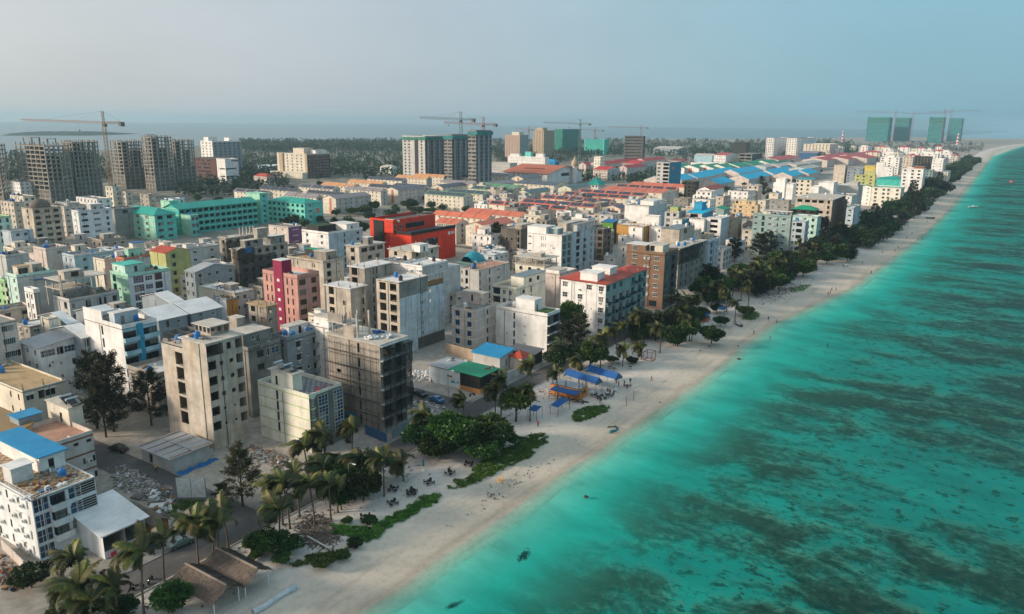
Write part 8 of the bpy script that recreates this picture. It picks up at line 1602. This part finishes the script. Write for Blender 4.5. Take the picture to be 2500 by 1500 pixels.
# wooden cube frame, posts, goal, swing
def bars(label, name, cat, loc, segs, r_, mat):
    o = thing(name, label, cat, loc); 
    for a, b_ in segs: g = MB(); g.bar(a, b_, r_, 0, 5); part(o, 'bar', g, [mat])
    return o
p = gat('Q', 1005, 665); s = 2.6; c8 = [(x, y, z) for x in (0, s) for y in (0, s) for z in (.05, 2.6)]
bars('rust red wooden cube frame standing on the beach', 'cube_frame', 'frame', p, [(c8[i_], c8[j]) for i_ in range(8) for j in range(i_) if sum(a != b_ for a, b_ in zip(c8[i_], c8[j])) == 1], .09, 'rust')
for lab, x, y, ty in (('left volleyball post on the beach', 850, 1082, 1000), ('right volleyball post on the beach', 915, 1035, 958)): p = gat('Q', x, y); bars(lab, 'volleyball_post', 'post', p, [((0, 0, 0), (0, 0, 2.6))], .07, 'rust')
for k, (x, y) in enumerate([(710, 765), (760, 750)]): p = gat('R', x, y); bars('%s red swing frame under the palm grove' % ('left', 'right')[k], 'swing_frame', 'frame', p, [((0, 0, 0), (0, 0, 2.5)), ((2.6, 0, 0), (2.6, 0, 2.5)), ((0, 0, 2.5), (2.6, 0, 2.5)), ((0, 1.4, 0), (0, 0, 2.5)), ((2.6, 1.4, 0), (2.6, 0, 2.5))], .07, 'rust')
p = gat('S', 657, 520); g = MB(); ring = [(.42*math.cos(t), .42*math.sin(t), .32+.3*math.sin(t)) for t in [k*math.pi/6 for k in range(13)]]; g.tube(ring, [.13]*13, 0, 8); o = thing('swim_ring', 'orange yellow ring lying on the beach', 'ring', p, me=g.mesh('swim_ring', ['yel'], True))
p = gat('Q', 715, 1300); r = thing('kite', 'crescent of dark teal kite cloth lying on the beach', 'kite', p); g = MB(); n = 14; prev = None
for k in range(n+1): t = -1.2+k/n*4.2; a = Vector((1.5*math.cos(t), 2.4*math.sin(t), .12)); b_ = Vector((.9*math.cos(t), 1.7*math.sin(t), .45+.2*math.sin(k))); prev and g.quad(prev[0], a, b_, prev[1]); prev = (a, b_)
part(r, 'sail', g, ['kite'], smooth=True); g = MB(); g.bar((1.4, -1.6, .1), (1.7, -1.0, .15), .08); part(r, 'kite_bag', g, ['yel'])
# boats
def boat_mesh(L, Wd, Hh, m, m2):
    g = MB(); n = 12; rows = []
    for k in range(n+1):
        t = k/n; bw = Wd/2*math.sin(math.pi*min(1, .35+.65*(1-t))*1.0) if t > .5 else Wd/2*(.8+.4*t); bw = Wd/2*min(1, .78+.5*t)*(1-max(0, (t-.55)/.45)**2.2); sh = Hh*(1+.35*max(0, t-.5))
        rows.append([(L*(t-.5), -bw, sh), (L*(t-.5), -bw*.75, Hh*.35), (L*(t-.5), 0, 0), (L*(t-.5), bw*.75, Hh*.35), (L*(t-.5), bw, sh)])
    for k in range(n):
        for j in range(4): g.quad(rows[k][j], rows[k+1][j], rows[k+1][j+1], rows[k][j+1])
        g.quad([*rows[k][0][:2], rows[k][0][2]-.18], [*rows[k][4][:2], rows[k][4][2]-.18], [*rows[k+1][4][:2], rows[k+1][4][2]-.18], [*rows[k+1][0][:2], rows[k+1][0][2]-.18], 1)
    g.quad(*rows[0][:4]); g.tri(rows[0][0], rows[0][3], rows[0][4]); return g.mesh('hull', [m, m2], False)
def boat(label, crop, x, y, L, rz, mat, roof=None, z=None, mat2='greyw'):
    p = at(crop, x, y, SEA) if z is not None else gat(crop, x, y); r = thing('boat', label, 'boat', p-Vector((0, 0, .25 if z is not None else 0)), rz); put('hull', boat_mesh(L, L*.28, L*.13, mat, mat2), r)
    if roof: g = MB(); g.box(-L*.2, -L*.11, L*.32, L*.15, L*.11, L*.34); [g.bar((a, b_, L*.1), (a, b_, L*.32), .04, 0, 4) for a in (-L*.18, L*.13) for b_ in (-L*.1, L*.1)]; part(r, 'roof', g, [roof])
    g = MB(); g.box(-L*.05, -L*.08, L*.1, L*.08, L*.08, L*.19); part(r, 'console', g, ['white_p']); g = MB(); g.box(-L*.53, -.2, L*.05, -L*.5, .2, L*.2); part(r, 'outboard_motor', g, ['blk'])
boat('white speedboat beached beside the tree belt past the palm grove', 'R', 1365, 425, 8, .9, 'white_p', 'tank_b'); boat('white boat pulled up beside the small beach bar', 'Q', 1560, 365, 7, 1.0, 'white_p'); boat('small white boat anchored off the far beach', 'O', 2090, 793, 9, .6, 'white_p', None, 1); boat('red boat out on the turquoise sea near the right edge', 'O', 2378, 605, 9, 2.2, 'redp', 'redp', 1, 'redp'); boat('dark dinghy on the beach beside the small beach bar', 'Q', 1860, 350, 5, 2.4, 'dark'); boat('dark rowing boat on the far beach', 'V', 1370, 1015, 7, .7, 'dark'); boat('white dinghy on the beach under the trees', 'R', 1290, 530, 4.5, 1.2, 'white_p')
# cars and motorbikes
def car(label, loc, rz, paint):
    r = thing('parked_car', label, 'car', loc, rz); L, Wd = 4.2, 1.72; g = MB(); prof_ = [(-2.1, .35), (-2.1, .78), (-1.95, .92), (-1.35, 1.0), (-.75, 1.42), (.55, 1.46), (1.25, 1.02), (2.0, .86), (2.1, .6), (2.1, .35)]
    for s in (-1, 1):
        n0 = len(g.v); pts = [(x, s*(Wd/2-(.14 if z > 1.05 else 0)), z) for x, z in prof_]; g.poly(pts if s < 0 else pts[::-1])
    for (xa, za), (xb, zb) in zip(prof_, prof_[1:]): ia, ib = (.14 if za > 1.05 else 0), (.14 if zb > 1.05 else 0); g.quad((xa, -Wd/2+ia, za), (xb, -Wd/2+ib, zb), (xb, Wd/2-ib, zb), (xa, Wd/2-ia, za))
    g.quad((-2.1, -Wd/2, .35), (-2.1, Wd/2, .35), (2.1, Wd/2, .35), (2.1, -Wd/2, .35)); part(r, 'body', g, [paint])
    g = MB(); g.quad((-1.38, -.62, 1.02), (-1.38, .62, 1.02), (-.82, .58, 1.40), (-.82, -.58, 1.40)); part(r, 'rear_window', g, ['glass_d']).location = (-.02, 0, .02)
    g = MB(); g.quad((1.22, .64, 1.05), (1.22, -.64, 1.05), (.62, -.58, 1.43), (.62, .58, 1.43)); part(r, 'windscreen', g, ['glass_d']).location = (.02, 0, .02)
    for s in (-1, 1): g = MB(); g.quad((-1.15, s*.80, 1.06), (1.05, s*.80, 1.06), (.5, s*.735, 1.38), (-.72, s*.735, 1.38)); part(r, 'side_window', g, ['glass_d']).location = (0, s*.012, 0)
    wm = MB(); wm.bar((0, -.1, 0), (0, .1, 0), .32, 0, 12); wm.bar((0, -.11, 0), (0, .11, 0), .18, 1, 8); wm = wm.mesh('wheel', ['tyre', 'steel'])
    for x in (-1.3, 1.35):
        for s in (-1, 1): put('wheel', wm, r, (x, s*.8, .32))
    for s in (-1, 1): g = MB(); g.box(2.02, s*.6-.18, .66, 2.12, s*.6+.18, .8); part(r, 'headlight', g, ['white_p']); g = MB(); g.box(-2.12, s*.62-.14, .7, -2.06, s*.62+.14, .86); part(r, 'tail_light', g, ['redp'])
for lab, c, x, y, rz, m in (('bright blue car parked on the side street by the green roofed shop', 'F', 245, 485, 2.9, 'carblue'), ('dark car parked behind the bright blue car', 'F', 95, 432, 2.9, 'cardark'), ('dark car parked in the alley beside the tan block', 'A', 860, 300, 3.3, 'cardark'), ('silver green car on the beach road beside the lean-to shop', 'A', 1310, 985, 1.45, 'carsil')): p = at(c, x, y, .05); car(lab, p, rz, m)
def bike_mesh():
    if 'bike' not in _cache:
        g = MB(); [g.bar((x, -.05, .3), (x, .05, .3), .3, 0, 10) for x in (-.62, .62)]; g.tube([(-.6, 0, .35), (-.3, 0, .6), (.1, 0, .55), (.45, 0, .8), (.62, 0, .3)], [.09, .16, .15, .07, .05], 1, 6); g.box(-.55, -.12, .68, .1, .12, .78, 0); g.bar((.45, -.32, .98), (.45, .32, .98), .025, 0, 4); g.bar((.48, 0, .75), (.45, 0, .98), .03, 0, 4); _cache['bike'] = g.mesh('motorbike', ['tyre', 'cardark'])
    return _cache['bike']
for k, (c, x, y, lab) in enumerate([('A', 1000, 1300, 'left motorbike parked on the pavement behind the slender palm'), ('A', 1090, 1250, 'right motorbike parked on the pavement behind the slender palm'), ('B', 440, 770, 'motorbike riding along the beach road below the hoarding'), ('F', 567, 435, 'motorbike at the corner of the green roofed shop'), ('F', 200, 300, 'first motorbike against the painted white wall'), ('F', 260, 315, 'second motorbike against the painted white wall'), ('A', 770, 1190, 'motorbike in front of the lean-to shop')]): thing('motorbike', lab, 'motorbike', at(c, x, y, .05), 1.2+k, None, bike_mesh())
# street lamps
for k, (c, x, y, lab) in enumerate([('F', 350, 440, 'street lamp beside the bright blue car'), ('B', 1050, 640, 'lamp post among the dark trees left of the black tables'), ('Q', 830, 420, 'street lamp in front of the red roofed apartments')]):
    p = at(c, x, y); r = thing('street_lamp', lab, 'street lamp', p); g = MB(); g.tube([(0, 0, 0), (0, 0, 4), (0, 0, 6.6), (.5, 0, 7.1), (1.4, 0, 7.2)], [.09, .07, .06, .05, .04], 0, 6); part(r, 'pole', g, ['metal_g']); g = MB(); g.box(1.2, -.12, 7.1, 1.9, .12, 7.22); part(r, 'lamp_head', g, ['white_p'])
# water tank scaffold mast far inland, small masts
# ------------------------------------------------------------------ people
for k, (c, x, y, sh, lg, lab) in enumerate(PPL):
    z = None
    p = gat(c, x, y)
    if c == 'E': p = Vector((SC[4]+SC[0]*(.18+.08*(k % 2)), SC[5]+.9, SC[2]+3.12))
    if p.x > shore(p.y)+1: p = at(c, x, y, SEA-.3)
    thing('person', lab, 'person', p, k*1.9, None, person_mesh('walk' if k % 3 else 'stand', sh, lg))
for k, (x, y) in enumerate([(590, 1030), (620, 1045), (660, 1010), (700, 985), (735, 990), (610, 1060), (680, 975), (780, 905), (830, 900), (885, 880), (760, 880)]):
    p = gat('Q', x, y); thing('person', '%s guest in dark clothes among the café tables by the tents' % WORDS[k], 'person', p, k*1.1, 'café guests', person_mesh('stand', ('blk', 'frame_b', 'dark')[k % 3], 'dark'))
# far islands on the lagoon horizon
for k, (x0_, x1_, y_) in enumerate([(0, 212, 331)]):
    a, b_ = unp(x0_, y_), unp(x1_, y_); g = MB(); n = 40; hh = 13; q = random.Random(k)
    back = Vector((-.55, .83, 0))*(500 if k == 0 else 400); prev = None
    for j in range(n+1):
        t = j/n; p = a.lerp(b_, t); z = hh*min(1, 14*t+.5, 10*(1-t)+.1)*q.uniform(.7, 1.15); cur = (Vector((p.x, p.y, -1.5)), Vector((p.x, p.y, z*.6))+back*.1, Vector((p.x, p.y, z))+back*.35, Vector((p.x, p.y, -1.5))+back)
        if prev: [g.quad(prev[m_], cur[m_], cur[m_+1], prev[m_+1]) for m_ in range(3)]
        prev = cur
    o = put('distant_island', g.mesh('distant_island', ['leaf_far'])); o['kind'] = 'structure'
# half-sunk dark lumps in the shallows and boulders
for k, (c, x, y, s) in enumerate([('S', 1278, 632, .5), ('Q', 1868, 655, .6), ('Q', 1860, 540, .4), ('Q', 1520, 578, .35), ('Q', 1155, 1052, .3)]):
    p = gat(c, x, y); z = SEA if p.x > shore(p.y) else gz(p.x, p.y); p = at(c, x, y, z); g = MB(); q = random.Random(k); g.lathe([(s*.7, -.3*s), (s, .0), (s*.85, .3*s), (s*.4, .5*s)], 8); g.v = [(v_[0]*q.uniform(.75, 1.25), v_[1]*q.uniform(.6, 1.0), v_[2]) for v_ in g.v]
    o = thing('beach_rock', ('dark coral rock in the shallow water nearest to the beach', 'flat dark rock at the wet sand edge', 'small dark lump on the wet sand', 'small dark lump on the dry sand', 'tiny dark lump on the middle of the beach')[k], 'rock', p, me=g.mesh('beach_rock', ['trunk_d'], True))

for lab, poly in (('dark seagrass patch under the shallow water near the bottom edge', [(760, 1100), (790, 1050), (850, 1010), (875, 1000), (860, 1060), (820, 1110), (790, 1100)]), ('small dark seagrass wisp beside the larger patch', [(710, 1030), (750, 990), (785, 970), (770, 1010)]), ('long thin seagrass wisp at the bottom edge', [(235, 1450), (300, 1410), (390, 1385), (330, 1430), (260, 1460)])):
    g = MB(); P_ = [at('S', x, y, -1.45) for x, y in poly]; c = sum(P_, Vector())/len(P_); q = random.Random(len(poly))
    for k in range(260):
        a = [q.random()**2 for _ in P_]; s_ = sum(a); p = sum((P_[j]*(a[j]/s_) for j in range(len(P_))), Vector()); p = c+(p-c)*q.uniform(.8, 1.5); e = q.uniform(.15, .4); g.tri((p.x-e, p.y, -1.62), (p.x+e, p.y+q.uniform(-.3, .3), -1.62), (p.x+q.uniform(-.4, .4), p.y+e, -1.4))
    o = put('seagrass', g.mesh('seagrass', ['trunk_d'])); o['kind'] = 'stuff'; o['label'] = lab

g = MB(); q = random.Random(91)
for k in range(1500):
    y = 45+q.random()**1.2*230; x = -98.5+abs(q.gauss(0, 1))*4.5; e = q.uniform(.04, .16); z = gz(x, y)+.05; a = q.uniform(0, 3.14); L_ = e*q.uniform(1, 4)
    g.quad((x-math.cos(a)*L_, y-math.sin(a)*L_, z), (x+math.sin(a)*e, y-math.cos(a)*e, z+.05), (x+math.cos(a)*L_, y+math.sin(a)*L_, z+.03), (x-math.sin(a)*e, y+math.cos(a)*e, z+.07), q.randrange(4))
o = put('beach_litter', g.mesh('beach_litter', ['thatch', 'trunk_d', 'bagw', 'palm'])); o['kind'] = 'stuff'; o['label'] = 'leaf litter and scraps along the inland edge of the beach'
HAZE = 1.1e-4
# ------------------------------------------------------------------ haze
mb = MB(); mb.box(-14500, -14500, -12, 14500, 14500, 135)
hm = bpy.data.materials.new('haze'); hm.use_nodes = True; hm.node_tree.nodes.clear()
vo = hm.node_tree.nodes.new('ShaderNodeVolumePrincipled'); ho = hm.node_tree.nodes.new('ShaderNodeOutputMaterial')
vo.inputs['Color'].default_value = (.52, .78, .92, 1); vo.inputs['Density'].default_value = HAZE; vo.inputs['Anisotropy'].default_value = .2
hm.node_tree.links.new(vo.outputs[0], ho.inputs['Volume'])
hz = put('haze', mb.mesh('haze', [hm])); hz['kind'] = 'stuff'
